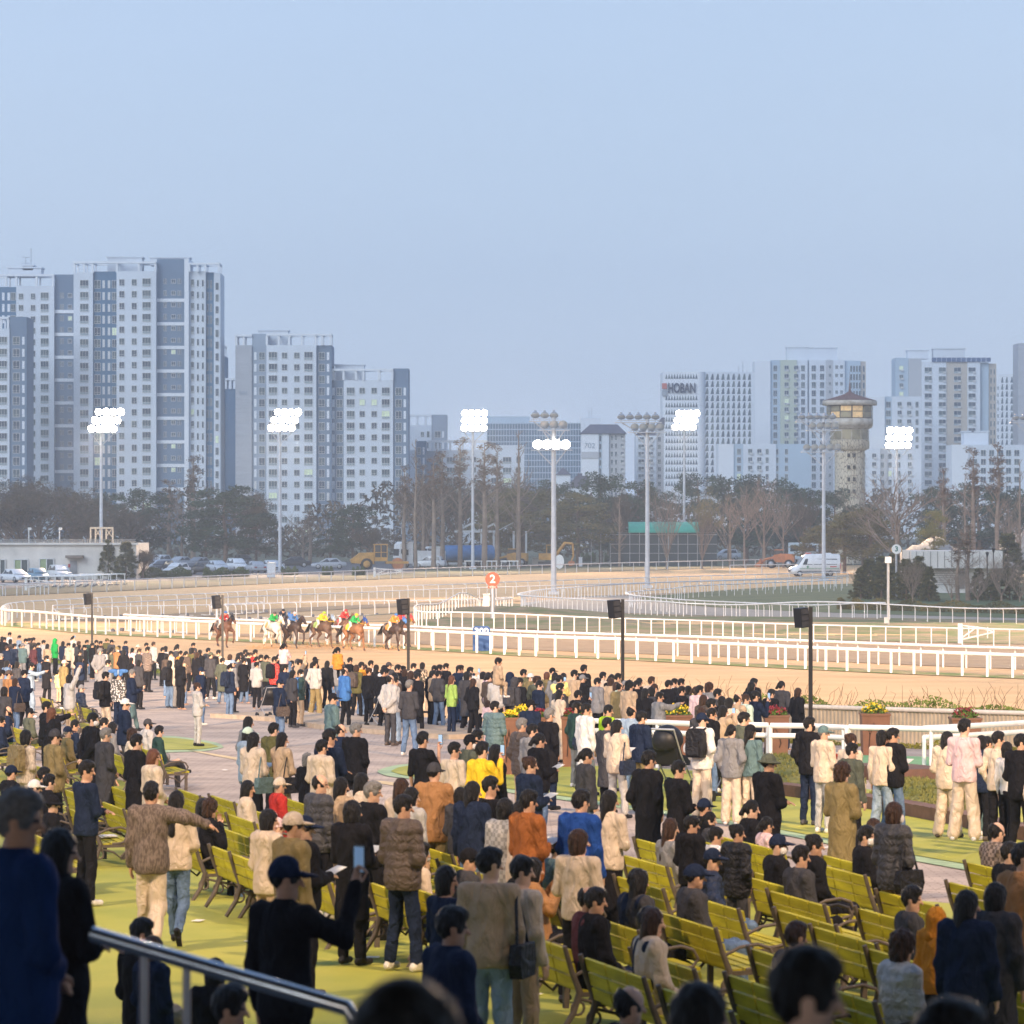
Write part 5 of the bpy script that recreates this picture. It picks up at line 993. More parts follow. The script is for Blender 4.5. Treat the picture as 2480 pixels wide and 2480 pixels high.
# ================= the crowd, read off the photograph region by region: x,y of the head top, pose, hair, top, legs
RG = {'A': (0, 1500, 3.864), 'B': (460, 1700, 3.864), 'C': (900, 1700, 3.864), 'D': (1380, 1700, 3.864), 'E': (1380, 2000, 3.864), 'F': (1860, 1700, 3.116), 'G': (1860, 2000, 3.116), 'H': (500, 1240, 3.116), 'I': (1100, 1400, 3.116), 'J': (1700, 1380, 2.477), 'K': (0, 0, 1)}
ROWS = '''
A 20 165 pk fk jkk rgk
A 40 172 rd mk jkk rgk
A 90 125 dn mk scw rgk
A 98 190 dn bk jkq rgk
A 180 155 dn mk scE rgk
A 135 232 pk mk pfn rgk M
A 212 228 rd Cgg jkT rgg
A 240 185 dn Ckk swG rgk M
A 270 180 dn mk jkd rgk
A 312 175 dn mk jkq rgk
A 318 240 pk mk jkm rgk
A 358 222 dn mk jkn rge M
A 8 325 dn mg jkk rgk
A 64 390 cl fk jke rge
A 435 345 dn mk cok rgk M
A 516 185 pk Hk hov rgk n=hood_up
A 590 210 dn fk jkn rgk bg:q
A 640 225 up Mk swc rgk s92 fn
A 695 228 dn bk coc rgb
A 735 210 dn mn jkd rgk
A 742 240 dn bk jkd rgk
A 812 198 pt mk jkf rge
A 790 245 dn Ckk jkk rgk bp:d
A 600 385 dn Cgc jkh rgk
A 755 348 bh bk jkn rgk
A 940 208 dn mk jkk rgk
A 1000 182 dn Cko jko rgk
A 1045 195 pk Ckk pfd rgk
A 1095 260 cr Cgh jkt rgk M
A 935 275 bh mg cog rgd s104
A 1175 207 dn mk jkn rgd
A 1240 272 pt fk jkp rgk s90
A 1290 240 dn Knc jkc rgk
A 1228 362 dn bk cok rgk
A 1380 262 rd mk jkqP rgk s103 n=checked
A 1435 215 dn mn jkG rgk
A 1520 268 pk mk hok rgk
A 1550 255 dn bk swG rgk
A 1660 237 dn pk swc rgb
A 1590 390 rd fk jkk wde bp:k
A 1660 380 rd fk jkc wdg s95
A 1685 300 rd mk jkO rgn
A 1808 225 dn mk jkd rgk
A 1800 270 rd bk swo rgk s98
A 1872 290 dn fk jkk rgk
A 1880 455 pk Ckn jkn rge M
A 1848 600 cr un hoG rgG s92 y62
A 1232 475 rd/wk mg jkn rgT y75 n=walking
A 985 500 pk mk hok rgc bp:k n=with_gold_print
A 1110 485 dn mk swwR rgn n=under_a_blue_balloon
A 290 410 pt Mk swE wdE y80
A 650 525 up bk jkG rgb s98 y60
A 552 475 fr Mk pfY rgb ch s66 z45 D=122.6 n=carried_child
A 80 482 dn Ckq swt rgk y55
A 18 480 dn mk swg rgk
A 225 480 rd Ckk jkn rgk
A 142 560 ch bn jkn rge s92 bg:q
A 770 610 lp/si Cgg pfn rgd y60
A 1168 750 fr/wk Ckw jkn rgd y70
A 85 812 lp/si zk jkn rge M:k
A 290 828 lp/si Ckk jkx rgk
A 430 780 pt mk jkk rgk y70 n=with_striped_cuffs
A 482 838 fr fa jkk rgk s92
A 865 888 bh mk cok rgn M y58
A 990 920 lp/si pk hoc rgk
A 1065 960 lp/si bk jkg rgk
A 712 940 lp/si mk swn rgk
A 645 1000 lp/si Cgn jkh rgk
A 240 1050 fr bk swcK rgc bp:h s94
A 510 1040 fr Ckd jkh rgk y55
A 985 1030 fr mg cod rgd y55
A 1250 1028 lp/si cn jkc rgk
A 1395 930 lp/si Ckd jkG rgg y60 M:k
A 1500 995 fr/sx mk jkf rgd y72 n=legs_crossed
A 1272 1090 fr mk cok rgk y52 s100
A 1432 1230 fr fa hoc rgk s94
A 120 1365 lp/si Ckn jkk rgk
A 425 1385 lp/si mk jkk rgk
A 475 1450 lp/si mk jkk rgk
A 340 1500 lp/si Ckw jkq rgk
A 805 1340 cr mk swn rgk y55 s101
A 510 1645 lp/si Kkk jkk rgk
A 1412 1540 ov/wk mk jkqK wdc y8 s103 h5
A 1655 1625 fr/wk fk swc rge y10 s95 h20
A 1835 1680 lp/si fk jkd rgk
A 20 905 lp/si mk jkn rgk
A 40 640 dn bk jkd rgk
A 1010 385 dn mk jkg rgk
A 160 400 dn fk jkd rgk
A 1300 385 dn bk jkd rgk
B 545 150 pk fk cog rgd bg:b s94
B 540 250 fr Fki hoE rge s95
B 595 300 rd fk jkc rgk bg:T s96
B 780 210 rd mk jko rgk
B 862 300 cr fk cob rgk bg:k s96
B 1100 505 fr cg jkk rgk s80
B 1230 370 fr mk hoc rgb
B 1305 268 cr mk swn rgk s103
B 1410 218 fr zk jkn rgk
B 1550 208 fr mg jkk rgk
B 560 735 lp/si fk jkc rgk
B 855 705 lp/si Cgc jkr rgk
B 1215 698 dn zk pfd rgk y55
B 1415 725 dn fk cob rgb s93
B 1605 685 dn fk jkc rgb s93
B 1705 765 rd mg jkk rgk y55
B 30 905 lp/si fn swc rgk
B 208 915 ch/si cn jkk rge y72
B 735 1030 fr bk hoc rgb s92
B 830 1082 lp/si Cap jkp rgk
B 962 1055 dn Ckc jkh rgk y55 s102
B 1065 1090 rd Ckn jkk rgk y60 n=holding_papers
B 1520 945 rd bk cok rgk y35 s96
C 475 293 ph mk tsk rgk y35 s101
C 585 585 cr Ckd jkt rgh y15 s101
C 770 393 fr mk swc rgk y45
C 915 320 dn Ckk jkx rgk M
C 985 275 dn mk jkk rgk
C 1030 388 ph mk swy rgk y40
C 1160 415 dn fk cok rgk s96
C 1150 5 fr mk pfT rge y30
C 1085 -10 fr bn jkp rgp ch s60 z75 D=85.5 n=carried_child
C 280 735 dn fn coc rgb s94
C 290 895 fr mk pfq rgn y40 s101
C 372 820 dn bk coG rgb
C 948 765 dn fk jkn rge s96
C 1105 718 fr mk swk rgk y45
C 1250 925 dn bk coGP rgc s94
C 1390 950 dn fk jkc rgc s93
C 1465 845 rd mk jks rgk y45 s101
C 1480 530 rd un jkn rgn s96 y55
C 1568 308 rd pk jkk rge s96 y60
C 1500 220 dn mk hog rge
C 1400 165 pk mg pfq rgb
C 1660 70 pk mg cok rgn s103
C 1488 -10 dn Ckk jkn rgk M:k
C 480 1315 lp/si mk scc rgk y65
C 692 1565 fr bk swn skq y60 s93 bg:q
C 935 1370 lp/si Ckk jkd rgk
C 1105 1395 dn mk swb rgE y18 s103 bg:k
C 1310 1440 lp/si mk jkk rgk
C 1400 1480 dn mk swc rgb s96
C 1540 1460 p2/si bk jkt rgk n=in_patterned_blouse
C 1825 1735 lp/si zk jkm rgk y70
C 1755 1270 lp/si Ckk jkT rgk
C 830 820 fr bk jkd rgk s85
D 60 12 pk mk jkf rgg M:k y60 bg:n
D 150 25 dn mk cow rge s100
D 357 40 dn mk jkl rgk y55
D 345 160 dn mk cod rgk
D 440 180 rd fk jkc rgG bg:n s96 y40 n=holding_a_notebook
D 578 50 fr zk jkE rge
D 665 100 fr mk hon rgh y50
D 1235 115 pk Ckn how wdc bp:k y35 s103
D 1325 70 dn mk jkk rge
D 1232 60 dn bn jkd rgk
D 1512 225 pk pk hog wdc y25 s95
D 1690 225 dn Fkk swT rgc y30 s95
D 1622 110 dn mk jkx rgk
D 1435 45 p2 fk cob rgk s96
D 1855 500 cr Kkx cok rge y55 s101
D 155 450 dn pk jkd rge y70 s94 n=with_white_striped_sleeves
D 735 472 pk mk cok rgg y45 s102
D 1012 570 cr mk cok rgd y60
D 1172 905 lp/si Ckn jkk rgk
D 1330 1025 lp/si pk jkd rgk s85
D 1135 1090 fr Mk hok rgk s80
D 960 1090 lp/si fn swg rgk
D 1380 1165 lp/si Mk jka rgk s90
D 1565 1170 pk uk pfk rgd s80
D 1722 920 lp/si pk jkk rgk
D 1862 1070 lp/si pk jkp rgk s85
D 100 845 dn mk jkB rgk y35 s101
D 375 850 cl fk swc skk y35 s95
D 85 1220 fr bn swc rgk s92
D 1357 1370 bk/si Ckn pfn rge
D 1195 1520 lp/si Ckn jkd rge y60 q112
D 840 1555 lp/si Mk jkn rgk y65
D 675 1565 lp/si fk jkd rgk
D 265 1740 lp/si mk jkk rgn y70
E 980 755 lp/si mk swn rgc y68
E 805 770 lp/si fn jkc rgb n=with_silver_hair_clip
F 310 125 pk mk hok rgn M:k y35 s102
F 418 190 rd CgT hoc rgG y45 cup:r s98
F 625 250 dn un swc rgk
F 630 325 dn mk jkx rgk
F 860 225 dn bk swc wdE y35 s96
F 940 210 rd mk jkk rge y45
F 560 480 cl cn coh rgk y45 s97
F 95 1000 lp/si Ckn jkk rgk M
F 262 1085 lp/si mk jkd rgk
F 372 1000 lp/si uk jkk rgk
F 757 935 lp/si mk jkk rgk M
F 812 880 lp/si bn jkq rgk
F 950 775 fr bn pfd rgb y50 M bg:k s95
F 1355 235 fr fk jkc wdc y30 s95
F 1480 140 rd mk swp wdc y30 s102 z20
F 1612 265 fr fk jkn rgk s93
F 1655 272 fr pk veO rgT y40 s90
F 1735 235 pk mk swc rgk y40 s99
F 1803 315 dn bk scw rgk s92
F 1905 255 fr mk jkk rgk y45 bg:c s101
F 1742 905 lp/si zk jkqP rgk
F 1842 1060 lp/si mk jkk rgk
F 1925 1090 fr mk jkt rgE s100
F 1105 1390 lp/si mk jkd rgk
F 1272 1445 lp/si zk jkp rgk ch s62 z28
F 1505 1450 dn fk jkn rgk y30 s90
F 1718 1390 dn bk cod rgk s90
G 1275 650 fr Hk jkO rgk s72 n=with_black_hood
G 1035 800 lp/si cn pfG rgk s97 n=quilted
G 230 725 lp/si mn jkd rgk
H 12 1030 dn mk jkd rgk
H 90 1045 dn mk hoc rgn bp:k
H 32 1062 dn Ckx jkd rgk
H 175 1155 hp Ckk jkn rge bp:n M y50
H 197 1120 dn CkE jkg rgk
H 240 1070 dn mk jkd rgk
H 292 1045 dn mk jkg rgd
H 367 1045 cr mk swr rgk y55 s102
H 452 1085 dn Ckk jkx rgk
H 512 1098 dn mk jkrP rgk bp:k
H 585 995 ch/ast pk jkp rge ch s72 E
H 642 1130 dn mk swc rgb
H 592 1155 dn mk jkn rgk
H 688 1115 dn Ckd jkd rgk
H 702 1120 u2 mk jkb rgk s97 fn
H 552 1265 rd Ckn jkn rge y60 n=with_brown_bag bg:q
H 650 1200 pk fk jkd rgk s95
H 707 1195 pk mk pff rgb bp:u M:w y65
H 820 1125 pk mk swG wdh y35 s101
H 818 1100 dn Ckk jkk rgk
H 990 1025 fr/ast pk pfO rgk ch s72 E n=yellow_backpack
H 975 1118 dn mk jkg rge y30
H 912 1130 dn fk jkk rgk
H 1082 1105 dn mk jkk rgk
H 1045 1180 fr zk jku rgk
H 1132 1160 dn bn jko rgk bp:q
H 1167 1140 dn mk jkO rge
H 1240 1128 fr mk sww rgk
H 1282 1160 dn fk cok wdc y35
H 1375 1140 dn Ckd jkd rgk
H 1337 1185 dn mk jkk rgk
H 1340 1165 dn mk jka rgk s98
H 1387 1235 bh zk jkG rgd y40 s103
H 1442 1160 dn mk jkk rgk
H 1422 1250 fr mk veG rgE
H 1530 1275 fr mg swd rge y30 s103
H 1562 1150 dn mk jkc rgk
H 1630 1140 dn bk jkcR rgc n=with_red_pattern
H 1702 1205 dn bk jkk rgk
H 1757 1160 dn mk jkk rgk
H 1807 1150 dn mk jkk rgk
H 1850 1240 fr fa swj rgn y50 s94
H 1905 1165 pt mk jkn rge y45
H 950 1375 fr Ckk jkT rgk y65
H 1455 1180 dn fk jkk rgk
H 1480 1170 dn mk jkd rgk
H 1720 1165 dn Mk jkq rgk
H 750 1140 dn fk jkd rgk
H 1010 1085 dn mk jkd rgk
I 50 665 dn mk jkd rgk
I 120 680 ph mk scw rgk
I 218 715 dn bk coc rgk bg:k
I 257 720 dn fk jkp rgk
I 330 605 fr/ast Mk jkb rgb ch s72 E
I 330 730 fr mk jkk rgk
I 425 720 dn Hk hon rgk n=hood_up
I 460 757 dn Hk jkd rgk bp:d
I 522 695 pt mk pfo rgk
I 575 725 dn Cnw jkh rgk M
I 640 780 dn mk hon rgk
I 740 682 dn Ckk coY rgc
I 792 740 p2 mk jkY rgk
I 905 700 fr mk swb rgk y40 s102
I 977 660 dn mk jkk rgk s104
I 967 735 cr Cgg jkk rgk y50
I 797 800 dn mk jkd rgk
I 792 850 dn fk jkc rgc s95
I 932 855 ph mk cok rgk
I 1120 715 p2 mk jkc rgk bg:k
I 1235 725 dn mk coh rgk
I 1182 760 dn bn jkb rgk
I 1290 780 dn Ckg jkn rgk bp:i
I 1322 785 dn ck jkb rgk
I 1248 792 dn zk jkh rgk
I 1378 780 dn mk jkk rgk
I 1397 760 dn bk jkk rgk
I 1487 750 dn mn jkc rgk
I 1512 805 dn pn jkb rgk
I 1442 840 dn fk jkk rgk
I 1547 868 pt mk jkg rge y60
I 1660 765 dn mk scw rgk
I 1712 765 dn mk hob rgk bp:k
I 1767 820 dn fk jkd rgk
I 1850 818 dn mk jkp rgk
I 1925 800 dn cn jkg rgk
I 1880 890 dn fn jkq rgk
I 1490 830 dn bk jkd rgk
I 700 715 dn ba jkh rgb s93
I 1080 760 dn mk jkg rgk
J 42 690 dn bk jkp rgk s95
J 92 720 dn mk jkd rgk
J 120 765 dn bk jkk rgk
J 52 780 dn mk jkd rgk
J 165 775 dn fk coc rgk
J 215 748 dn zk jkb rgk
J 263 752 dn un jki rgk
J 318 732 ph mk swn rgk y50
J 256 865 dn mk jkx rgk
'''
# people close to the camera on the terrace steps: x, y of head top, depth, pose ... standing height set by the step
NEAR = '''
40 1903 14 fr mg jkN rgk y50 s101 n=large_at_the_far_left
142 2001 17.5 cr bk cok rgk y48 s95 n=beside_the_handrail
690 2068 20 wv Ckn swk rgk y36 s103 n=silhouetted
1092 2190 20.5 fr mk jkn rgk y62 s98 n=leaning_over_the_steps
1535 2378 20 lp/si zk jkk rgk y72
1712 2368 11.5 lp/si bk jkk rgk y55
1972 2280 8.6 lp/si mk jkk rgk y60
2310 2405 9 lp/si mk jkk rgk y30
1005 2345 5.4 lp/si bk jkk rgk y20
568 2378 18 lp/si mk jkd rgk y68
350 2218 27.5 fr/si mk jkk rgb y50 s96
378 2258 26.5 fr/si bn jkn rgh y50 s80
525 2310 24 lp/si bk jkk rgk y20 s80
'''
def items(root, toks, pn, who, H):
    M = Matrix.Translation(root.location) @ Matrix.Rotation(root.rotation_euler[2], 4, 'Z') @ Matrix.Diagonal((*root.scale, 1)); J = pose(pn)
    def at(p): return M @ Vector(p)
    yaw = root.rotation_euler[2]; s = root.scale[2]; w_ = who.split(',')[0]
    def place(name, me, p, lab, cat, m, rz=0, mi=()):
        o = put(name, me, None, at(p), yaw + rz, None, s); slot(o, m); tag(o, lab, cat); return o
    for t in toks:
        if t.startswith('bp:'):
            if 'bp' not in HS:
                b = MB(); b.prism([(-.15, -.24), (.15, -.24), (.165, -.1), (.15, .17), (.09, .235), (-.09, .235), (-.15, .17), (-.165, -.1)], -.07, .07); b.prism([(-.12, -.2), (.12, -.2), (.11, .02), (-.11, .02)], -.12, -.07); b.tube([(-.03, -.05, .23), (0, -.05, .28), (.03, -.05, .23)], .01, 6)
                for q in (-.1, .1): b.tube([(q, .06, .2), (q * 1.1, .12, .235), (q * 1.3, .27, .1), (q * 1.3, .24, -.1), (q * 1.2, .08, -.2)], .02, 6)
                HS['bp'] = b.mesh('backpack', m_eye)
            c = t[3:]; place('backpack', HS['bp'], J['ch'] + V3(0, -.215, .0), COL[c][1] + ' backpack on the back of the ' + w_, 'backpack', cloth(c, 'shell'))
        elif t.startswith('bg:'):
            if 'bg' not in HS:
                b = MB(); b.prism([(-.15, -.13), (.15, -.13), (.19, -.02), (.16, .12), (-.16, .12), (-.19, -.02)], -.05, .05, ax='x'); b.tube([(0, -.13, .1), (-.02, -.08, .3), (-.05, .0, .52), (-.02, .08, .3), (0, .13, .1)], .013, 6)
                HS['bg'] = b.mesh('shoulder_bag', m_eye)
            c = t[3:]; z = J['sh'][1][2] - .49; place('shoulder_bag', HS['bg'], V3(.29, -.04, z), COL[c][1] + ' shoulder bag hanging on the ' + w_, 'bag', cloth(c, 'shell'))
        elif t == 'fn':
            if 'fn' not in HS:
                b = MB(); b.box((0, 0, 0), (.075, .01, .15)); b.box((0, -.006, 0), (.068, .003, .138), 1); HS['fn'] = b.mesh('phone', [mat('phone_case', (.02, .02, .02), .3, 0), mat('phone_screen', (.35, .55, .8), .2, 0, emit=.2)])
            q = (J['wr'][0] + J['wr'][1]) / 2 + V3(0, .05, .1) if pn[:2] in ('p2', 'u2') else J['wr'][1] + V3(0, .05, .14)
            o = put('phone', HS['fn'], None, at(q), yaw, None, s); tag(o, 'phone held up by the ' + w_, 'phone')
        elif t == 'pp':
            if 'pp' not in HS:
                b = MB(); b.add([(-.1, -.02, 0), (.1, -.02, 0), (.1, .12, .06), (-.1, .12, .06), (-.1, -.02, -.004), (.1, -.02, -.004), (.1, .12, .056), (-.1, .12, .056)], [(0, 1, 2, 3), (7, 6, 5, 4), (0, 4, 5, 1), (1, 5, 6, 2), (2, 6, 7, 3), (3, 7, 4, 0)]); HS['pp'] = b.mesh('paper_slip', mat('paper', (.7, .69, .64), .8, .05))
            q = (J['wr'][0] + J['wr'][1]) / 2 + V3(0, .06, .03); o = put('paper_slip', HS['pp'], None, at(q), yaw, None, s); tag(o, 'white paper slip in the hands of the ' + w_, 'paper')
        elif t.startswith('cup'):
            b = MB(); b.lathe([(.0, -.07), (.03, -.07), (.04, .05)], n=14); b.lathe([(.043, .05), (.043, .07), (0, .075)], n=14, mi=1)
            o = put('coffee_cup', b.mesh('coffee_cup', [cloth('r', 'shell'), cloth('w', 'shell')]), None, at(J['wr'][1] + V3(0, .1, .08)), 0); tag(o, 'red paper cup with white lid in the hand of the ' + w_, 'cup')
def zone(x, D, sit):
    if not sit and D > 82:
        for lim, t in ((120, 'far left edge of the crowd'), (222, 'crowd left of the first speaker pole'), (370, 'crowd right of the first speaker pole'), (530, 'crowd left of the second speaker pole'), (650, 'crowd right of the second speaker pole'), (800, 'crowd below the racing horses'), (985, 'crowd left of the third speaker pole'), (1130, 'crowd right of the third speaker pole'), (1290, 'crowd below the 300 board'), (1500, 'crowd left of the fourth speaker pole'), (1640, 'crowd right of the fourth speaker pole'), (9999, 'crowd at the flower boxes')):
            if x < lim: return t
    if D > 62 and not sit:
        for lim, t in ((300, 'left paving'), (560, 'open paving at left'), (900, 'middle of the paving'), (1250, 'before the first flower box'), (1500, 'behind the white guide rail'), (1800, 'green island by the rail'), (2120, 'green floor by left mound'), (9999, 'green floor by right mound')):
            if x < lim: return t
    if D > 45:
        for lim, t in ((150, 'leftmost far benches'), (330, 'far benches at left'), (640, 'far bench ends by paving'), (900, 'paving edge at centre left'), (1150, 'paving edge at centre'), (1400, 'paving edge right of centre'), (1750, 'behind the upper right benches'), (2150, 'top of the right benches'), (9999, 'far right green floor')):
            if x < lim: return t
    for lim, t in ((160, 'lower left corner'), (330, 'left bench rows'), (560, 'aisle beside the left benches'), (780, 'centre left bench row'), (1000, 'centre benches'), (1250, 'centre right of the aisle'), (1480, 'left end of the right benches'), (1700, 'middle of the right benches'), (1950, 'right bench rows'), (2200, 'far right bench rows'), (9999, 'right edge of the picture')):
        if x < lim: return t
BUILT = []
def parse(toks): 
    d = dict(y=None, s=97, z=0, D=None, n='', m=None, q=None, h=None); it = []
    for t in toks:
        if t[:2] in ('bp', 'bg') or t in ('fn', 'pp') or t.startswith('cup'): it.append(t)
        elif t.startswith('n='): d['n'] = t[2:].replace('_', ' ')
        elif t.startswith('D='): d['D'] = float(t[2:])
        elif t[0] == 'M': d['m'] = t[2:] or 'w'
        elif t == 'ch': d['ch'] = True
        elif t == 'E': d['E'] = True
        elif t[0] in 'yszqh': d[t[0]] = float(t[1:])
    return d, it
def make(x, y, D, pz, hair, top, leg, toks, near=False):
    pn = pz if '/' in pz else pz + '/' + random.choice(('st', 'st', 'hip')); sit = '/si' in pn or '/sx' in pn; d, it = parse(toks)
    sc_ = d['s'] / 100
    if d['s'] == 97: sc_ = random.uniform(.94, 1.01) if hair[0] not in 'fbpuF' else random.uniform(.92, .955)
    if sit and d['s'] == 97: sc_ = .97
    Ht = (1.285 if sit else 1.285 if '/ast' in pn else 1.755) * sc_
    if D is None:
        if 'E' in d: D = Dap(y, 1.755 * .97 + .62)
        else: D = d['D'] or Dap(y, Ht + d['z'] / 100)
    X = PX(x, D); ztop = CH - (y - 1240) / FP * D
    z = ztop - Ht if (near or 'E' in d or d['D']) else zap(D) + .04 + d['z'] / 100
    if sit: z -= .08
    if z - zap(D) < .12 and not near and D < 150: z = max(z, zg(X, D) + .05) if D > fenceD(X) - 12 and 590 < x < 1190 and D > 84 else z
    yaw = d['y'] if d['y'] is not None else (random.uniform(55, 70) if sit else random.uniform(28, 62))
    hs, hc_ = hair[0], hair[1]; capc = hair[2] if len(hair) > 2 else 'k'
    hst = {'M': 'm2', 'F': 'Cf'}.get(hs, hs); tk = {'P': 'plaid', 'R': 'print', 'K': 'knit', 'D': 'denim'}.get(top[3:4], 'wool')
    kw = dict(hyaw=d['h']) if d['h'] is not None else {}
    b = person((X, D, z), R(-yaw), pn, hst, hc_ if hc_ in HCW else 'k', top[:2], top[2], leg[:2], leg[2], sc_, capc=capc, tk=tk, mask=d['m'], wide=(d['q'] / 100 if d['q'] else None), child=d.get('ch', False), shoe=random.choice('kkkdwaq'), **kw)
    arm = pn.split('/')[0]
    cw = {'C': COL[capc][1] + ' cap', 'F': COL[capc][1] + ' cap', 'K': COL[capc][1] + ' hat', 'H': 'hood up'}.get(hs) or ('%s %s hair' % (HAIRW[hst], HCW[hc_ if hc_ in HCW else 'k']))
    fab = {'P': 'checked ', 'R': 'patterned ', 'K': 'tweed '}.get(top[3:4], '')
    base = '%s in %s%s %s' % ('child' if d.get('ch') or sc_ < .86 else 'person', fab, COL[top[2]][1], TOPW[top[:2]])
    BUILT.append(dict(o=b, x=x, y=y, base=base, cw=cw, arm=POSEW[arm], sit=sit, n=d['n'], z=zone(x, D, sit), leg=COL[leg[2]][1] + (' skirt' if leg[:2] == 'sk' else ' trousers'), it=it + (['fn'] if arm in ('ph', 'p2', 'wv') else []) + (['pp'] if arm == 'rd' and D < 75 and 'cup:r' not in it else []), pn=pn, m=d['m'], near=near))
    return b
for ln in ROWS.strip().splitlines():
    t = ln.split(); ox, oy, k = RG[t[0]]
    make(ox + float(t[1]) / k, oy + float(t[2]) / k, None, t[3], t[4], t[5], t[6], t[7:])
for ln in NEAR.strip().splitlines():
    t = ln.split(); make(float(t[0]), float(t[1]), float(t[2]), t[3], t[4], t[5], t[6], t[7:], True)
# labels: add traits until each one is alone
def lab_of(p, lv):
    a = p['base'] + (' ' + p['n'] if p['n'] else '')
    L = [a]
    L.append(p['cw'])
    if lv >= 2: L.append('mask' if p['m'] else p['arm'])
    return ', '.join(L) + ', ' + (('seated, ' if p['sit'] else '') + p['z'])
from collections import Counter
lv = {i: 1 for i in range(len(BUILT))}
cnt = Counter(lab_of(p, 1) for p in BUILT)
LB = [lab_of(p, 1) if cnt[lab_of(p, 1)] == 1 else lab_of(p, 2) for p in BUILT]
cnt = Counter(LB)
for l, c in list(cnt.items()):
    if c > 1:
        ids = sorted([i for i in range(len(BUILT)) if LB[i] == l], key=lambda i: BUILT[i]['x'])
        if c == 2: names = ['left one', 'right one']
        else: names = ['leftmost'] + ['number %d from left' % (k + 2) for k in range(c - 2)] + ['rightmost']
        for k, i in enumerate(ids): LB[i] = names[k] + ': ' + LB[i]
for p, l in zip(BUILT, LB):
    if len(l.split()) > 16:
        l2 = l.replace('the ', '').replace('speaker pole', 'pole'); l = l2 if len(l2.split()) <= 16 else ' '.join(l2.replace(' a ', ' ').split()[:16])
    tag(p['o'], l, 'person' if not l.startswith('child') else 'child', 'people seated on the green benches' if p['sit'] else 'people standing and watching the race')
    items(p['o'], p['it'], p['pn'], l.split(':')[-1].strip(), 0)
seen = Counter(p['o']['label'] for p in BUILT)
for l, c in seen.items():
    if c > 1: print('DUPLABEL', c, l)
IT = [o for o in SP if o.parent is None and o.get('label') and o.name.split('.')[0] in ('backpack', 'shoulder_bag', 'phone', 'paper_slip')]
ic = Counter(o['label'] for o in IT)
for l, c in ic.items():
    if c > 1:
        ids = sorted([o for o in IT if o['label'] == l], key=lambda o: o.location.x / o.location.y)
        for k, o in enumerate(ids): o['label'] = ('leftmost ' if k == 0 else 'rightmost ' if k == c - 1 else 'number %d from left, ' % (k + 1)) + l
print('people', len(BUILT))
# people packed behind the front rows: past the three hundred individuals, one merged crowd
def crowd_fill():
    global VOX, HS
    VOX = 1.9; HS = {}; HS['x'] = 1; parts = {}
    mats = []; V = []; Q = []; MI = []; off_ = 0; random.seed(11)
    def mi(m):
        if m not in mats: mats.append(m)
        return mats.index(m)
    arr = {}
    def get(me):
        if me.name not in arr:
            v = np.empty(len(me.vertices) * 3, np.float32); me.vertices.foreach_get('co', v); q = np.empty(len(me.polygons) * 4, np.int32); me.loops.foreach_get('vertex_index', q); arr[me.name] = (v.reshape(-1, 3), q.reshape(-1, 4))
        return arr[me.name]
    spots = []
    for lo, hi, n, da, db in ((-23, -11, 26, 3, 26), (-11, -3, 22, 1.5, 16), (-3, 7, 36, 1.0, 13)):
        for _ in range(n): x = random.uniform(lo, hi); y = fenceD(x) - random.uniform(da, db) * 1.0 - .2; spots.append((x, y))
    for x, y in spots:
        if any((P['o'].location.xy - Vector((x, y))).length < .42 for P in BUILT): continue
        pn = random.choice(('dn/st', 'fr/st', 'pk/hip')); sc_ = random.uniform(.91, .99); M = Matrix.Translation((x, y, zap(y) + .03)) @ Matrix.Rotation(R(-random.uniform(30, 60)), 4, 'Z') @ Matrix.Diagonal((sc_ * .9, sc_ * .9, sc_, 1)); J = pose(pn); yaw = 30
        tc = random.choice('kkkkkndddgqxwcbG'); hs = random.choice(('m', 'm', 'm2', 'f', 'b', 'p'))
        for me, m, L in ((body_mesh(pn, yaw), SKINS[0], None), (top_mesh(pn, random.choice(('jk', 'ho', 'co'))), cloth(tc), None), (leg_mesh(pn, 'rg'), cloth(random.choice('kknkde')), None), (hair_mesh(hs), HAIRM[random.choice('kkkn')], headM(J, yaw))):
            v, q = get(me); T = np.array(M @ L if L is not None else M); w_ = v @ T[:3, :3].T + T[:3, 3]; V.append(w_); Q.append(q + off_); off_ += len(v); MI.append(np.full(len(q), mi(m), np.int32))
    me = nmesh('crowd', [(np.concatenate(V), np.concatenate(Q))], mats); me.polygons.foreach_set('material_index', np.concatenate(MI)) if len(me.polygons) == sum(len(m) for m in MI) else print('crowd mismatch')
    tag(put('crowd', me), kind='stuff'); VOX = 1.0; HS = HS_MAIN
crowd_fill()
# dropped betting slips
m_slip = mat('paper', (.7, .69, .64), .8, .05)
for k, (x, y, w_) in enumerate(((545, 1870, 'paving before the jeans of the woman in beige coat'), (1470, 2070, 'paving below the man in the blue jacket'), (610, 2290, 'green floor in the aisle at centre left'), (640, 2200, 'green floor below the centre left benches'), (2000, 2060, 'green floor left of the olive coat'), (2180, 2060, 'green floor right of the olive coat'), (900, 2330, 'green floor at bottom centre'), (480, 2240, 'green floor right of the walking couple'), (1290, 2420, 'green floor below the nearest bench'))):
    p = A(x, y); b = MB(); b.box((0, 0, .004), (.11, .16, .005)); o = b.build('dropped_slip', m_slip); o.location = (p.x, p.y, zap(p.y) + .05); o.rotation_euler = (0, 0, k * 1.3); tag(o, 'white dropped slip on the ' + w_, 'paper')
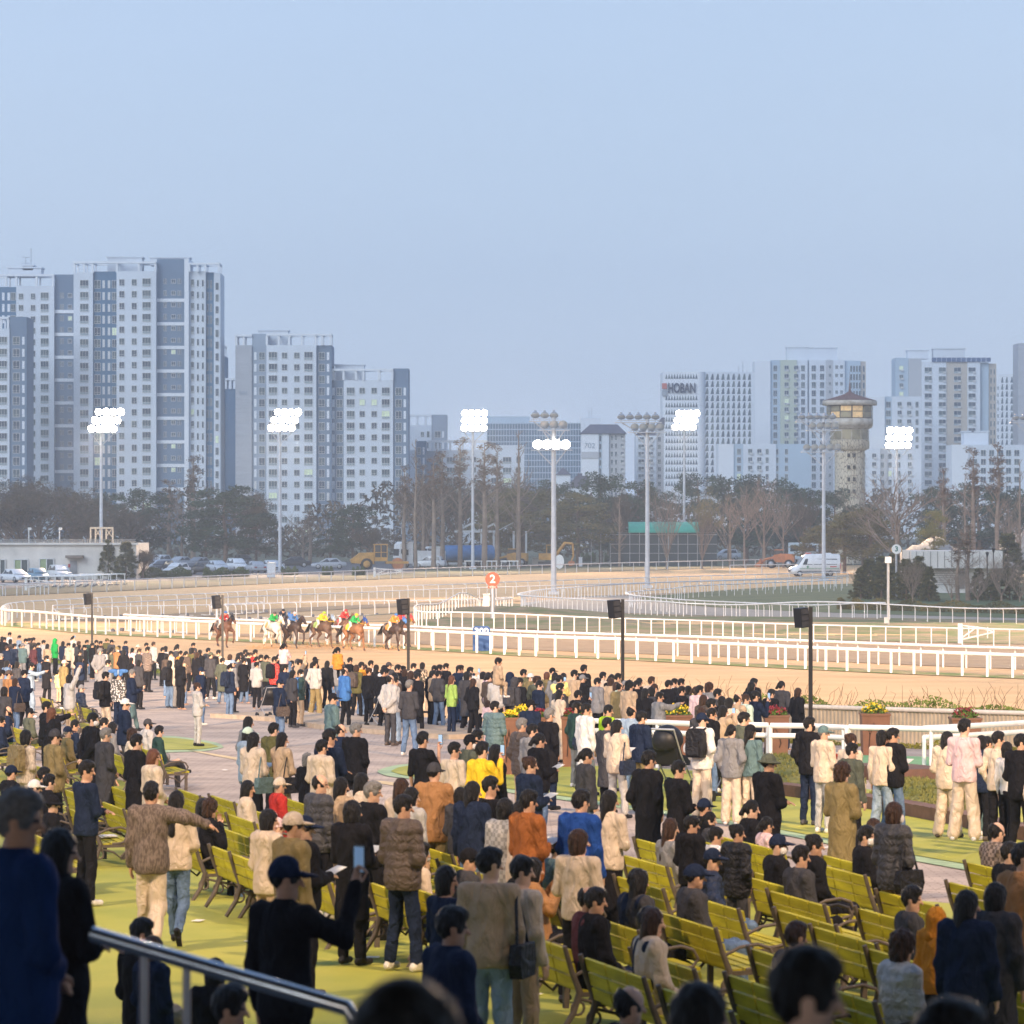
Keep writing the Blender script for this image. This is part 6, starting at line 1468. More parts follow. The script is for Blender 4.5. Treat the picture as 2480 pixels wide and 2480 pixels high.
# ================= slatted benches
m_slat = mat('bench_green_slats', (.41, .36, .02), .6, .30, scale=2.6, det=9, bump=.2, bscale=12, spec=.3, stretch=(.6, 3, 3), coord='Object')
m_iron = mat('bench_iron', (.10, .08, .065), .6, .2, scale=8)
BA = R(-68); BL = 1.3; UX = Vector((math.cos(BA), math.sin(BA), 0)); UY = Vector((-math.sin(BA), math.cos(BA), 0)); SL = -math.asin(.0245 * abs(math.sin(BA)) * -1)
def bench_proto():
    def back(i):
        b = MB(); t = R(14)
        for r_ in range(3):
            for c in range(3):
                z = .435 + r_ * .122; y = -.20 - (z - .40) * math.tan(t); x = (c - 1) * BL / 3
                M = Matrix.Translation((x, y, z)) @ Matrix.Rotation(t, 4, 'X'); b.box((0, 0, 0), (BL / 3 - .026, .03, .104), M=M)
        return b.mesh('backrest', m_slat)
    s = MB()
    for k in range(4): s.box((0, -.10 + k * .115, .375 - .006 * (3 - k)), (BL - .02, .10, .03))
    e = MB(); e.tube([(0, -.33, .76), (0, -.26, .54), (0, -.185, .36), (0, -.24, .18), (0, -.36, 0)], [.022, .026, .032, .03, .024], 8); e.box((0, .04, .335), (.04, .46, .04)); e.tube([(0, -.19, .30), (0, .0, .25), (0, .10, .17), (0, .26, .34)], .016, 6)
    e.tube([(0, -.20 + .06 * math.cos(a), .22 + .06 * math.sin(a)) for a in np.linspace(0, 6.3, 12)], .012, 6, caps=False)
    a = MB(); a.tube([(0, -.24, .50), (0, -.08, .57), (0, .10, .59), (0, .22, .55), (0, .27, .47), (0, .22, .40), (0, .10, .37), (0, -.02, .36)], .017, 8)
    l = MB(); l.box((0, .23, .165), (.045, .05, .33))
    return back(0), s.mesh('seat', m_slat), e.mesh('end_frame', m_iron), a.mesh('armrest', m_iron), l.mesh('leg', m_iron)
BP = bench_proto(); BEN = []
def bench(c):
    root = empty('bench', tuple(c), BA); root.rotation_euler = (0, R(1.3), BA); put('backrest', BP[0], root); put('seat', BP[1], root)
    for q in (-1, 1): put('end_frame', BP[2], root, (q * (BL / 2 - .01), 0, 0)); put('armrest', BP[3], root, (q * (BL / 2 - .01), 0, 0)); put('leg', BP[4], root, (q * (BL / 2 - .01), 0, 0))
    BEN.append(root); return root
TL = [(1297, 2255), (1522, 2307), (1661, 2213), (1750, 2367), (1807, 2303), (1420, 2153), (1412, 2220), (1483, 2127), (1531, 2035), (1531, 2057), (1526, 2094), (1766, 2040), (1750, 2132), (1708, 2170), (1861, 2162), (1871, 2208), (1871, 2253), (1925, 2132), (2025, 2094), (2092, 2130), (2117, 2163), (2067, 2205), (2096, 2253), (2090, 2303), (2065, 2372), (2229, 2096), (2272, 2128), (2328, 2162), (2407, 2364), (1590, 2400),
      (503, 2053), (585, 2084), (530, 2010), (566, 1975), (503, 1929), (680, 1936), (780, 2128), (932, 2160), (1055, 2090), (-70, 1797), (-60, 1748), (96, 1691), (150, 1722), (193, 1715), (10, 1790), (251, 1904), (240, 1945), (150, 1915), (160, 1962), (424, 1914), (273, 1817), (178, 1801), (60, 1850), (60, 1900), (1180, 2060), (1000, 2050), (900, 2060), (1240, 2130), (1200, 2190), (700, 2110)]
for x, y in TL:
    D = Dap(y, .77); p = Vector((PX(x, D), D, 0)) + UX * BL / 2 + UY * .33; p.z = zap(p.y) + .035
    if all((Vector(b.location) - p).length > .66 for b in BEN): bench(p)
taken = {}
def clash(q, me=None): return [b for b in BEN if b is not me and abs((Vector(b.location) - q).dot(UX)) < BL * .97 and abs((Vector(b.location) - q).dot(UY)) < .52]
for P in sorted([P for P in BUILT if P['sit'] and not P['near']], key=lambda P: P['o'].location.y):
    o = P['o']; p = Vector(o.location); best = None
    for b in BEN:
        d = p - Vector(b.location); u, v = d.dot(UX), d.dot(UY) - .04
        if abs(u) < BL / 2 + .05 and abs(v) < (.28 if b.name in taken else .6) and (best is None or abs(v) < abs(best[2])): best = (b, u, v)
    if best:
        b, u, v = best
        if b.name in taken: o.location = p - UY * v
        else: b.location = Vector(b.location) + UY * v; b.location.z = zap(b.location.y) + .035; taken[b.name] = 1
    else:
        q = p - UY * .04 + UX * random.uniform(-.3, .3); q.z = zap(q.y) + .035; b = bench(q); taken[b.name] = 1
    o.location.z = zap(o.location.y) - .06
    if P['pn'][-2:] != 'sx': o.rotation_euler[2] = BA + R(random.uniform(-12, 12))
def kill(b):
    for c in list(KIDS.get(b.name, ())): SP.remove(c)
    BEN.remove(b); KIDS.pop(b.name, None); SP.remove(b)
for b in list(BEN):
    if b in BEN and b.name not in taken and clash(Vector(b.location), b): kill(b)
i = 0
while i < len(BEN):
    b = BEN[i]; c = clash(Vector(b.location), b)
    if len(c) > 0 and abs((Vector(c[0].location) - Vector(b.location)).dot(UY)) < .3 and abs((Vector(c[0].location) - Vector(b.location)).dot(UX)) < .9: kill(c[0]); i = 0
    else: i += 1
# labels for benches: which block, which person next to it
occ = {}
def near_person(b):
    c = Vector(b.location); P = min((P for P in BUILT if P['o']['label'].split()[0] in ('person', 'child')), key=lambda P: (Vector(P['o'].location) - c).length); return P
used = Counter()
for b in sorted(BEN, key=lambda b: b.location.y):
    P = near_person(b); st = 'empty' if (Vector(P['o'].location) - Vector(b.location)).length > .7 else 'occupied'
    l = '%s bench nearest the %s' % (st, ', '.join(P['o']['label'].split(', ')[:1]) + ', ' + P['z'])
    l = ' '.join(l.split()[:15]); used[l] += 1
    tag(b, 'green slatted ' + l if len(l.split()) < 15 else l, 'bench', 'green slatted benches on the painted floor')
bc = Counter(b['label'] for b in BEN)
for l, c in bc.items():
    if c > 1:
        ids = sorted([b for b in BEN if b['label'] == l], key=lambda b: b.location.y)
        for k, b in enumerate(ids): b['label'] = ' '.join((('nearest ' if k == 0 else 'farthest ' if k == c - 1 else ('second ', 'third ', 'fourth ', 'fifth ')[k - 1]) + l).split()[:16])
print('benches', len(BEN))
# ================= race horses and jockeys
m_coat = {'bay': mat('coat_bay', (.13, .055, .025), .55, .25, scale=3, spec=.4), 'chestnut': mat('coat_chestnut', (.22, .095, .035), .55, .2, scale=3, spec=.4), 'dark': mat('coat_dark_brown', (.045, .024, .015), .5, .25, scale=3, spec=.4), 'white': mat('coat_white', (.60, .55, .48), .7, .15, scale=5), 'brown': mat('coat_brown', (.11, .06, .035), .55, .25, scale=3)}
m_hoof = mat('hoof', (.05, .04, .035), .6, .1)
def horse_mesh(v):
    key = ('horse', v)
    if key in HS: return HS[key]
    g = SDF((-.5, -1.35, -.02), (.5, 1.95, 2.2), .022)
    g.cone((0, -.42, 1.24), (0, .40, 1.20), .26, .285, .08); g.cone((0, .5, 1.22), (0, .62, 1.16), .25, .2, .08); g.cone((0, -.62, 1.28), (0, -.5, 1.24), .25, .26, .08); g.cone((0, .60, 1.34), (0, 1.02, 1.66), .19, .115, .08, (.75, 1)); g.cone((0, 1.04, 1.74), (0, 1.12, 1.70), .105, .105, .05, (.8, 1)); g.cone((0, 1.12, 1.68), (0, 1.44, 1.42), .10, .055, .04, (.85, 1)); g.cone((0, 1.1, 1.6), (0, 1.36, 1.42), .07, .05, .03)
    for s in (-1, 1): g.cone((s * .05, 1.0, 1.80), (s * .065, 1.01, 1.93), .03, .012, .01)
    if v == 0: LG = [((-.13, .55, 1.05), (-.14, .98, .92), (-.14, 1.0, .50), (-.14, .86, .33)), ((.13, .55, 1.05), (.14, .72, .62), (.14, .60, .22), (.14, .68, .06)), ((-.15, -.62, 1.1), (-.16, -.50, .78), (-.16, -.95, .50), (-.16, -1.02, .12)), ((.15, -.60, 1.1), (.16, -.28, .78), (.16, -.55, .46), (.16, -.30, .12))]
    else: LG = [((-.13, .55, 1.05), (-.14, .70, .62), (-.14, .74, .22), (-.14, .80, .06)), ((.13, .55, 1.05), (.14, .92, .84), (.14, .72, .56), (.14, .55, .62)), ((-.15, -.60, 1.1), (-.16, -.30, .80), (-.16, -.60, .50), (-.16, -.42, .10)), ((.15, -.62, 1.1), (.16, -.46, .80), (.16, -.86, .52), (.16, -.78, .14))]
    for i, (a, k, f, h) in enumerate(LG):
        r = (.14, .068, .043, .042) if i < 2 else (.17, .085, .048, .044); g.cone(a, k, r[0], r[1], .06); g.cone(k, f, r[1], r[2], .02); g.cone(f, h, r[2], r[3], .02); g.cone(h, (h[0], h[1] + .05, max(h[2] - .03, .04)), .048, .052, .01)
    def idx(Cn):
        r = np.zeros(len(Cn), int)
        for (a, k, f, h) in LG: r[((Cn - np.array(h)) ** 2).sum(1) < .0075] = 1
        return r
    me = nmesh('horse', [g.net()], [m_eye, m_hoof], idx); HS[key] = me; return me
def horse(x, y, heading, v, coat, lab, silk, capc, jlab, cloth_c='k', hood=None, sleeve=None):
    D = FP * CH / (y - 1240); rz = R(heading); root = put('race_horse', horse_mesh(v), None, (PX(x, D), D, .03), rz); slot(root, m_coat[coat]); tag(root, lab, 'horse', 'race horses running down the straight')
    b = MB()
    for k in range(7): t = k / 6; b.tube([(0, .55 + .48 * t, 1.50 + .32 * t), (.05, .48 + .46 * t, 1.44 + .30 * t), (.10, .42 + .46 * t, 1.28 + .28 * t)], [.05, .05, .02], 6)
    o = b.build('mane', HAIRM['k'] if coat != 'white' else HAIRM['g'], root); b = MB()
    for k in range(5): b.tube([(0, -.84, 1.36), (.02 * (k - 2), -1.05, 1.34), (.05 * (k - 2), -1.28, 1.12 - .03 * k), (.07 * (k - 2), -1.42, .80)], [.045, .05, .045, .012], 6)
    b.build('tail', HAIRM['k'] if coat != 'white' else HAIRM['g'], root)
    b = MB(); n = 10; V = []
    for y0 in (-.38, .02):
        for i in range(n + 1): a = math.pi * (-.08 + 1.16 * i / n); V.append((.30 * math.cos(a), y0, 1.23 + .285 * math.sin(a)))
    b.add(V, [(i, i + 1, i + n + 2, i + n + 1) for i in range(n)]); b.build('saddle_cloth', cloth(cloth_c, 'shell'), root)
    b = MB(); b.ball((0, -.15, 1.53), (.17, .26, .06)); b.build('saddle', cloth('q', 'shell'), root)
    b = MB(); b.tube([(0.10, 1.22, 1.62), (.0, 1.26, 1.68), (-.10, 1.22, 1.62), (-.06, 1.24, 1.5), (.0, 1.3, 1.44), (.06, 1.24, 1.5), (.10, 1.22, 1.62)], .014, 6); b.tube([(.085, 1.34, 1.5), (.16, .9, 1.52), (.08, .5, 1.62)], .012, 6); b.tube([(-.085, 1.34, 1.5), (-.16, .9, 1.52), (-.08, .5, 1.62)], .012, 6)
    b.lathe([(.0, 0), (.0, 0)], n=3); b.build('bridle', cloth('y' if v else 'k', 'shell'), root)
    if hood:
        g = SDF((-.2, .85, 1.4), (.2, 1.4, 2.02), .015); g.cone((0, 1.03, 1.75), (0, 1.12, 1.70), .118, .115, .05, (.85, 1)); g.cone((0, 1.12, 1.68), (0, 1.26, 1.56), .11, .09, .04, (.85, 1))
        for s in (-1, 1): g.cone((s * .05, 1.0, 1.81), (s * .067, 1.01, 1.95), .036, .018, .01)
        q = put('racing_hood', nmesh('racing_hood', [g.net()], [m_eye]), root); slot(q, cloth(hood, 'shell'))
    # jockey
    j = put('person', body_mesh('rn/jk', 0, 1.0), None, root.matrix_world @ Vector((0, 0, 0)), rz); M = Matrix.Translation(Vector((PX(x, D), D, .03))) @ Matrix.Rotation(rz, 4, 'Z'); j.location = M @ Vector((0, -.05, 1.02)); slot(j, SKINS[0]); j.scale = (.93,) * 3
    HM = headM(pose('rn/jk'), 0)
    t = put('racing_silks', top_mesh('rn/jk', 'sw'), j); slot(t, cloth(silk, 'shell')); l = put('breeches', leg_mesh('rn/jk', 'sl'), j); slot(l, cloth('w', 'shell')); s = put('boots', shoe_mesh('rn/jk'), j); slot(s, cloth('k', 'shell'))
    h = put('helmet', hair_mesh('helm'), j, M=HM); slot(h, cloth(capc, 'shell')); q = put('goggles', hair_mesh('gog'), j, M=HM); slot(q, cloth('k', 'shell'))
    tag(j, jlab, 'jockey', 'jockeys riding in the race')
def HP(rx, ry): return 500 + rx / 3.116, 1240 + ry / 3.116
for args in ((HP(128, 1025), -147, 0, 'bay', 'bay horse running alone last behind the second speaker pole', 'r', 'u', 'jockey in red silks and blue helmet on the last bay horse', 'k', 'k'),
             (HP(500, 1032), -150, 1, 'white', 'white horse running at the left of the field', 'v', 'q', 'jockey in green silks and brown helmet on the white horse', 'O', None),
             (HP(565, 1004), -150, 0, 'dark', 'dark horse half hidden behind the white horse', 'n', 'k', 'jockey in navy silks and black helmet beside the white horse', 'k', 'u'),
             (HP(648, 1032), -144, 0, 'dark', 'dark brown horse right of the white horse', 'u', 'p', 'jockey in blue silks and pink helmet', 'n', None),
             (HP(868, 1030), -140, 1, 'brown', 'brown horse with pale blue hood alone in the middle', 'y', 'l', 'jockey in yellow silks and lime helmet', 'j', 'E'),
             (HP(1035, 1008), -146, 0, 'bay', 'bay horse half hidden behind the chestnut', 'r', 'r', 'jockey in red silks and red helmet', 'r', None),
             (HP(1112, 1050), -142, 1, 'chestnut', 'chestnut horse with blue hood below the red and yellow helmets', 'v', 'y', 'jockey in green silks and yellow helmet', 'y', 'B'),
             (HP(1412, 1050), -144, 0, 'dark', 'leading dark horse left of the third speaker pole', 'O', 'u', 'jockey in orange silks and blue helmet on the leader', 'O', 'u'),
             (HP(1462, 1022), -144, 1, 'bay', 'bay horse partly behind the leading dark horse', 'r', 'w', 'jockey in red silks and white helmet beside the leader', 'r', 'r')):
    (x, y), hd, v, coat, lab, silk, capc, jlab, cc, hood = args; horse(x, y, hd, v, coat, lab, silk, capc, jlab, cc, hood)
b = MB()
for (rx, ry) in ((500, 1030), (440, 1035), (900, 1020), (1030, 1040), (1060, 1045), (1340, 1040), (1390, 1045), (760, 1030), (1180, 1030), (620, 1035), (950, 1030), (350, 1035)):
    x, y = HP(rx, ry); c = G(x, y)
    for _ in range(260):
        r = abs(random.gauss(0, .35)); a = random.random() * 6.28; p = (c.x + r * 1.6 * math.cos(a), c.y + r * 1.6 * math.sin(a), .03 + abs(random.gauss(0, .22)) * math.exp(-r * 1.2)); s = random.uniform(.008, .03)
        b.add([(p[0] - s, p[1], p[2]), (p[0] + s, p[1], p[2]), (p[0], p[1] + s, p[2] + s), (p[0], p[1] - s, p[2] + s)], [(0, 1, 2), (0, 3, 1), (1, 3, 2), (0, 2, 3)])
tag(b.build('kicked_up_sand', m_sand), kind='stuff')
# ================= speaker poles, markers, flower boxes, fences by the track
m_black = mat('black_paint', (.012, .012, .014), .45, .1, scale=6)
def speaker(x, D, ytop, xb, lab, big=1.0):
    s = FP / D; zt = CH - (ytop - 1240) / s; z0 = zg(PX(x, D), D); root = empty('speaker_pole', (PX(x, D), D, z0)); tag(root, lab, 'speaker pole', 'black speaker poles along the crowd')
    b = MB(); b.box((0, 0, (zt - z0) / 2), (.095, .13, zt - z0)); b.box((0, 0, .02), (.3, .3, .04)); b.build('pole', m_black, root)
    W = 22 / s * big; H = (1496 - 1452) / s * big; c = ((xb - x) / s, -.02, zt - z0 - H / 2 - .02)
    M = Matrix.Translation(c) @ Matrix.Rotation(R(28), 4, 'Z') @ Matrix.Rotation(R(-6), 4, 'Y'); b = MB(); b.prism([(-W / 2, -H / 2), (W / 2, -H / 2), (W / 2, H / 2), (-W / 2, H / 2)], -.16, .16); b.v = [tuple(M @ Vector(p)) for p in b.v]; sp = b.build('speaker_box', m_black, root)
    b = MB()
    for k in (-1, 0, 1): b.box((0, -.165, k * H * .32), (W * .86, .02, H * .26), M=M)
    b.build('grille', mat('speaker_grille', (.03, .03, .033), .7, .2), sp)
    b = MB(); b.box((c[0] / 2, 0, c[2] + H * .3), (abs(c[0]) + .02, .06, .06)); b.box((c[0] / 2, 0, c[2] - H * .3), (abs(c[0]) + .02, .06, .06)); b.build('bracket', m_black, root)
speaker(223, 176, 1436, 212, 'leftmost black speaker pole above the far crowd', .62); speaker(539, 150, 1441, 524, 'second black speaker pole before the last horse', .72)
speaker(989, 113, 1449, 975, 'third black speaker pole right of the leading horses', .86); speaker(1508, 99, 1451, 1488, 'fourth black speaker pole right of centre', 1.0); speaker(1963, 87, 1470, 1941, 'tallest-looking black speaker pole at right by the flower boxes', 1.08)
# number 2 marker
def marker2():
    c = G(1193, 1511); D = c.y; s = FP / D; root = empty('distance_marker', (c.x, c.y, zg(c.x, c.y))); tag(root, 'orange round marker with white number 2 on a grey post', 'marker'); z = lambda y: CH - (y - 1240) / s - root.location.z
    b = MB(); b.cyl((0, 0, 0), (0, 0, z(1425)), .15, n=12); b.build('post', m_galv, root)
    mo = mat('marker_orange', (.42, .09, .04), .5, .08); b = MB(); P = [(.50 * math.cos(a), .50 * math.sin(a)) for a in np.linspace(0, 2 * math.pi, 29)[:-1]]; b.prism([(p[0], p[1] + z(1403)) for p in P], -.12, .0); b.prism([(-.26, z(1418)), (.26, z(1418)), (.36, z(1424.5)), (-.36, z(1424.5))][::-1], -.11, .01); b.build('sign_disc', mo, root)
    b = MB(); b.prism([(-.53, z(1399)), (.53, z(1399)), (.46, z(1411)), (.3, z(1415)), (-.3, z(1415)), (-.46, z(1411))], .005, .03); b.build('side_wings', mat('marker_gold', (.5, .25, .05), .5, .1), root)
    txt('2', .78, (0, -.13, z(1403)), (R(90), 0, 0), m_rail, root, .01, 'numeral', .02); txt('400m', .20, (0, -.12, z(1421.3)), (R(90), 0, 0), m_rail, root, .01, 'lettering')
    b = MB(); b.box((-15 / s, -.1, z(1455)), (.42, .3, .75)); b.box((-15 / s, -.1, z(1439)), (.5, .36, .06)); b.box((-7 / s, 0, z(1450)), (.3, .05, .05)); b.build('control_box', m_galv, root)
marker2()
def board300():
    D = 193.4; s = FP / D; root = empty('distance_board', (PX(1166, D), D, 0)); tag(root, 'blue board with white number 300 behind the nearest rails', 'sign'); z = lambda y: CH - (y - 1240) / s
    b = MB(); w_ = 21 / s; t = z(1516); P = [(-w_, .02), (w_, .02), (w_, t - .12), (w_ - .12, t), (-w_ + .12, t), (-w_, t - .12)]; b.prism(P, -.06, .06); b.build('panel', mat('board_blue', (.008, .055, .19), .6, .08), root); txt('300', .52, (0, -.075, z(1530)), (R(90), 0, 0), m_rail, root, .01, 'numerals', .012)
board300()
def sign3():
    D = 305; s = FP / D; root = empty('distance_marker', (PX(2171, D), D, 0)); tag(root, 'white round marker with green number 3 above the dark conifers', 'marker'); z = lambda y: CH - (y - 1240) / s
    b = MB(); b.cyl((0, .1, 0), (0, .1, z(1340)), .1, n=8); b.build('post', m_galv, root); b = MB(); P = [(.42 * math.cos(a), .42 * math.sin(a) + z(1330)) for a in np.linspace(0, 2 * math.pi, 25)[:-1]]; b.prism(P, -.08, 0); b.build('sign_disc', m_rail, root); b = MB(); b.box((0, .02, z(1331)), (.98, .03, .34)); b.build('side_wings', mat('marker_gold', (.5, .25, .05), .5, .1), root); txt('3', .6, (0, -.09, z(1330)), (R(90), 0, 0), mat('marker_green', (.02, .14, .10), .5, .05), root, .01, 'numeral', .02)
sign3()
def campole():
    c = G(2151, 1532); s = FP / c.y; root = empty('camera_pole', (c.x, c.y, 0)); tag(root, 'slim grey pole with white box on top before the conifers', 'pole'); z = lambda y: CH - (y - 1240) / s
    b = MB(); b.cyl((0, 0, 0), (0, 0, z(1352)), .085, n=10); b.build('pole', m_galv, root); b = MB(); b.box((0, -.02, z(1356)), (.38, .3, .4)); b.build('camera_box', m_rail, root); b = MB(); b.box((-.12, -.12, z(1502)), (.3, .2, .38)); b.build('control_box', m_galv, root)
campole()
# flower boxes
m_box = mat('planter_brown', (.19, .09, .055), .75, .12, scale=4); m_leafg = mat('flower_leaves', (.10, .17, .03), .8, .3, scale=20); m_line = mat('planter_line_drawing', (.03, .02, .02), .7, 0)
FLY = mat('yellow_petals', (.80, .58, .03), .7, .15, scale=30); FLR = mat('maroon_petals', (.25, .03, .04), .7, .3, scale=30)
def leafball(b, c, r, n, s, mi=0, zs=.6):
    for _ in range(n):
        u, v = random.random() * 6.28, random.uniform(-.2, 1); q = r * random.uniform(.6, 1); w_ = math.sqrt(max(0, 1 - v * v)); p = Vector((c[0] + q * w_ * math.cos(u), c[1] + q * w_ * math.sin(u), c[2] + q * v * zs)); a = Vector((random.gauss(0, 1), random.gauss(0, 1), random.gauss(0, 1))).normalized() * s; d = a.cross(Vector((random.gauss(0, 1), random.gauss(0, 1), random.gauss(0, 1)))).normalized() * s * .8
        b.add([p - a, p + d, p + a, p - d], [(0, 1, 2, 3)], mi)
def planter(x, ytop, w_, h, col, lab, rz=0):
    D = Dap(ytop, h); root = empty('flower_box', (PX(x, D), D + w_ / 2, zap(D)), rz); tag(root, lab, 'planter', 'brown flower boxes by the track'); t = .04
    b = MB(); P = [(-w_ / 2 * .9, 0), (w_ / 2 * .9, 0), (w_ / 2, h), (-w_ / 2, h)]; b.add([(-w_ * .44, -w_ * .44, 0), (w_ * .44, -w_ * .44, 0), (w_ * .44, w_ * .44, 0), (-w_ * .44, w_ * .44, 0), (-w_ / 2, -w_ / 2, h), (w_ / 2, -w_ / 2, h), (w_ / 2, w_ / 2, h), (-w_ / 2, w_ / 2, h)], [(0, 1, 5, 4), (1, 2, 6, 5), (2, 3, 7, 6), (3, 0, 4, 7), (4, 5, 6, 7), (3, 2, 1, 0)]); b.box((0, 0, h + .02), (w_ * 1.06, w_ * 1.06, .05)); b.build('box', m_box, root)
    b = MB(); q = -w_ / 2 - .004; L = [(-.16, .25), (-.14, .55), (-.08, .72), (-.05, .84), (-.03, .72), (.05, .60), (.10, .40), (.06, .30)]; b.tube([(a * w_ * 1.6, q, z * h) for a, z in L], .008, 4); b.tube([(-.14 * w_ * 1.6, q, .55 * h), (-.2 * w_ * 1.6, q, .8 * h)], .008, 4); b.build('horse_drawing', m_line, root)
    b = MB(); leafball(b, (0, 0, h + .05), w_ * .48, 260, .035); b.build('leaves', m_leafg, root); b = MB(); leafball(b, (0, 0, h + .11), w_ * .48, 150, .03); b.build('flowers', FLY if col == 'y' else FLR, root)
planter(1236, 1743, .34, 1.2, 'y', 'narrow brown flower box with yellow flowers, nearest of the two at centre'); planter(1268, 1734, .5, 1.15, 'y', 'brown flower box with yellow flowers behind the narrow one at centre'); planter(1308, 1742, .45, 1.1, 'r', 'flower box with red flowers among the crowd at centre'); planter(1388, 1741, .5, 1.1, 'r', 'flower box with mixed flowers hidden by people right of centre')
planter(1638, 1737, .72, 1.05, 'y', 'wide brown flower box with yellow flowers behind the white rail'); planter(1882, 1737, .56, 1.0, 'r', 'brown flower box with dark red flowers beside the fifth speaker pole'); planter(2122, 1733, .66, 1.0, 'y', 'brown flower box with yellow flowers against the corrugated fence'); planter(2342, 1744, .66, 1.0, 'r', 'brown flower box with dark red flowers behind the pink shirt')
# white guide rails on the apron
def grail(pts, lab, hs=(1.02, .80), r=.062):
    P = smooth([Vector((PX(x, Dap(y, hs[0])), Dap(y, hs[0]))) for x, y in pts]); o = Vector((P[0].x, P[0].y, zg(P[0].x, P[0].y))); root = empty('guide_rail', tuple(o)); tag(root, lab, 'guide rail')
    for h in hs: b = MB(); b.tube([(p.x - o.x, p.y - o.y, zap(p.y) + h - o.z) for p in P], r, 10); b.build('rail', m_rail, root)
    d = 0; last = -9
    for i, p in enumerate(P):
        if i: d += (p - P[i - 1]).length
        if d - last > 1.9 or i == len(P) - 1: last = d; b = MB(); b.cyl((p.x - o.x, p.y - o.y, zap(p.y) - o.z), (p.x - o.x, p.y - o.y, zap(p.y) + hs[0] - o.z), .045, n=8); b.build('post', m_rail, root)
grail([(1375, 1738), (1420, 1745), (1560, 1748), (1690, 1753), (1860, 1756)], 'thick white double guide rail in front of the wide flower box'); grail([(1866, 1757), (1960, 1758), (2050, 1762)], 'short white double guide rail behind the capped man with red cup'); grail([(2056, 1761), (2200, 1764), (2330, 1768)], 'single white guide rail before the corrugated fence', (1.02,)); grail([(2238, 1786), (2320, 1782), (2480, 1772), (2600, 1765)], 'white guide rail at far right rising behind the pink shirt', (.80, 1.0))
# corrugated fence, hedge and weeds
def fence():
    root = empty('corrugated_fence', (9, fenceD(9), 0)); tag(root, 'low beige corrugated fence with pale cap along the track', 'fence'); o = root.location.copy(); xs_ = np.linspace(4.6, 16, 520); b = MB(); V = []
    for k, x in enumerate(xs_): y = fenceD(x) + .35 + (.03 if (k // 2) % 2 else 0); z = zap(y); V += [(x - o.x, y - o.y, z), (x - o.x, y - o.y, z + .86)]
    b.add(V, [(2 * i, 2 * i + 2, 2 * i + 3, 2 * i + 1) for i in range(len(xs_) - 1)]); b.build('panel', mat('fence_beige', (.42, .34, .24), .7, .12, scale=3), root)
    b = MB(); b.tube([(x - o.x, fenceD(x) + .35 - o.y, zap(fenceD(x)) + .92) for x in xs_[::20]], .065, 6); b.build('cap_rail', mat('fence_cap', (.62, .55, .46), .6, .08), root)
fence()
def greens(xa, xb, d0, d1, n, hmax, s, m, name, lab=None, cat='planting', kind=None, top=False):
    b = MB()
    for _ in range(n):
        x = random.uniform(xa, xb); t = random.random(); y = fenceD(x) + d0 + (d1 - d0) * t; z = (zap(y) + .55 + random.random() ** 1.3 * (hmax - .55) * (.8 + .25 * math.sin(x * 3.1) * math.sin(x * 1.3))) if top else (zg(x, y)) + random.random() ** 1.5 * hmax * (.6 + .4 * math.sin(x * 3.1) * math.sin(x * 1.3)); a = Vector((random.gauss(0, 1), random.gauss(0, 1), random.gauss(0, 1) + .6)).normalized() * s; d = a.cross(Vector((random.gauss(0, 1), random.gauss(0, 1), 0))).normalized() * s * .45; p = Vector((x, y, z)); b.add([p - a, p + d, p + a, p - d], [(0, 1, 2, 3)])
    o = b.build(name, m); tag(o, lab, cat if lab else None, kind=kind)
greens(3.5, 16, .5, 1.4, 14000, 1.25, .045, mat('bank_leaves', (.17, .22, .035), .8, .35, scale=1.2), 'bank_plants', kind='stuff', top=True); greens(3.9, 14, -1.9, -.9, 5000, .26, .04, mat('hedge_leaves', (.17, .16, .02), .8, .3, scale=3), 'low_hedge', kind='stuff')
greens(-30, -10, 2.0, 4, 5000, .3, .06, mat('bank_leaves', (.17, .22, .035), .8, .35, scale=1.2), 'verge_weeds', kind='stuff')
b = MB()
for _ in range(150):
    x = random.uniform(2.5, 15); y = fenceD(x) + random.uniform(.6, 1.6); z = zg(x, y) + .9; p = [(x, y, z)]
    for k in range(3): p.append((p[-1][0] + random.uniform(-.16, .16), y, p[-1][2] + random.uniform(.05, .3)))
    b.tube(p, [.008, .007, .006, .004], 3)
tag(b.build('wild_twigs', mat('twig', (.20, .13, .07), .9, .2)), kind='stuff')
b = MB(); P = [(x, fenceD(x) + 4.0) for x in np.linspace(-58, -15, 60)]; b.tube([(x, y, zg(x, y) + .22) for x, y in P], .16, 6); tag(b.build('white_kerb', m_rail), 'low white kerb rail at the far left edge of the track', 'kerb')
b = MB(); P = [(x, fenceD(x) + 2.0) for x in np.linspace(-58, -15, 60)]; b.tube([(x, y, zg(x, y) + .45) for x, y in P], .09, 6); tag(b.build('garden_rail', m_rail), 'pale low rail in front of the far left crowd', 'rail')
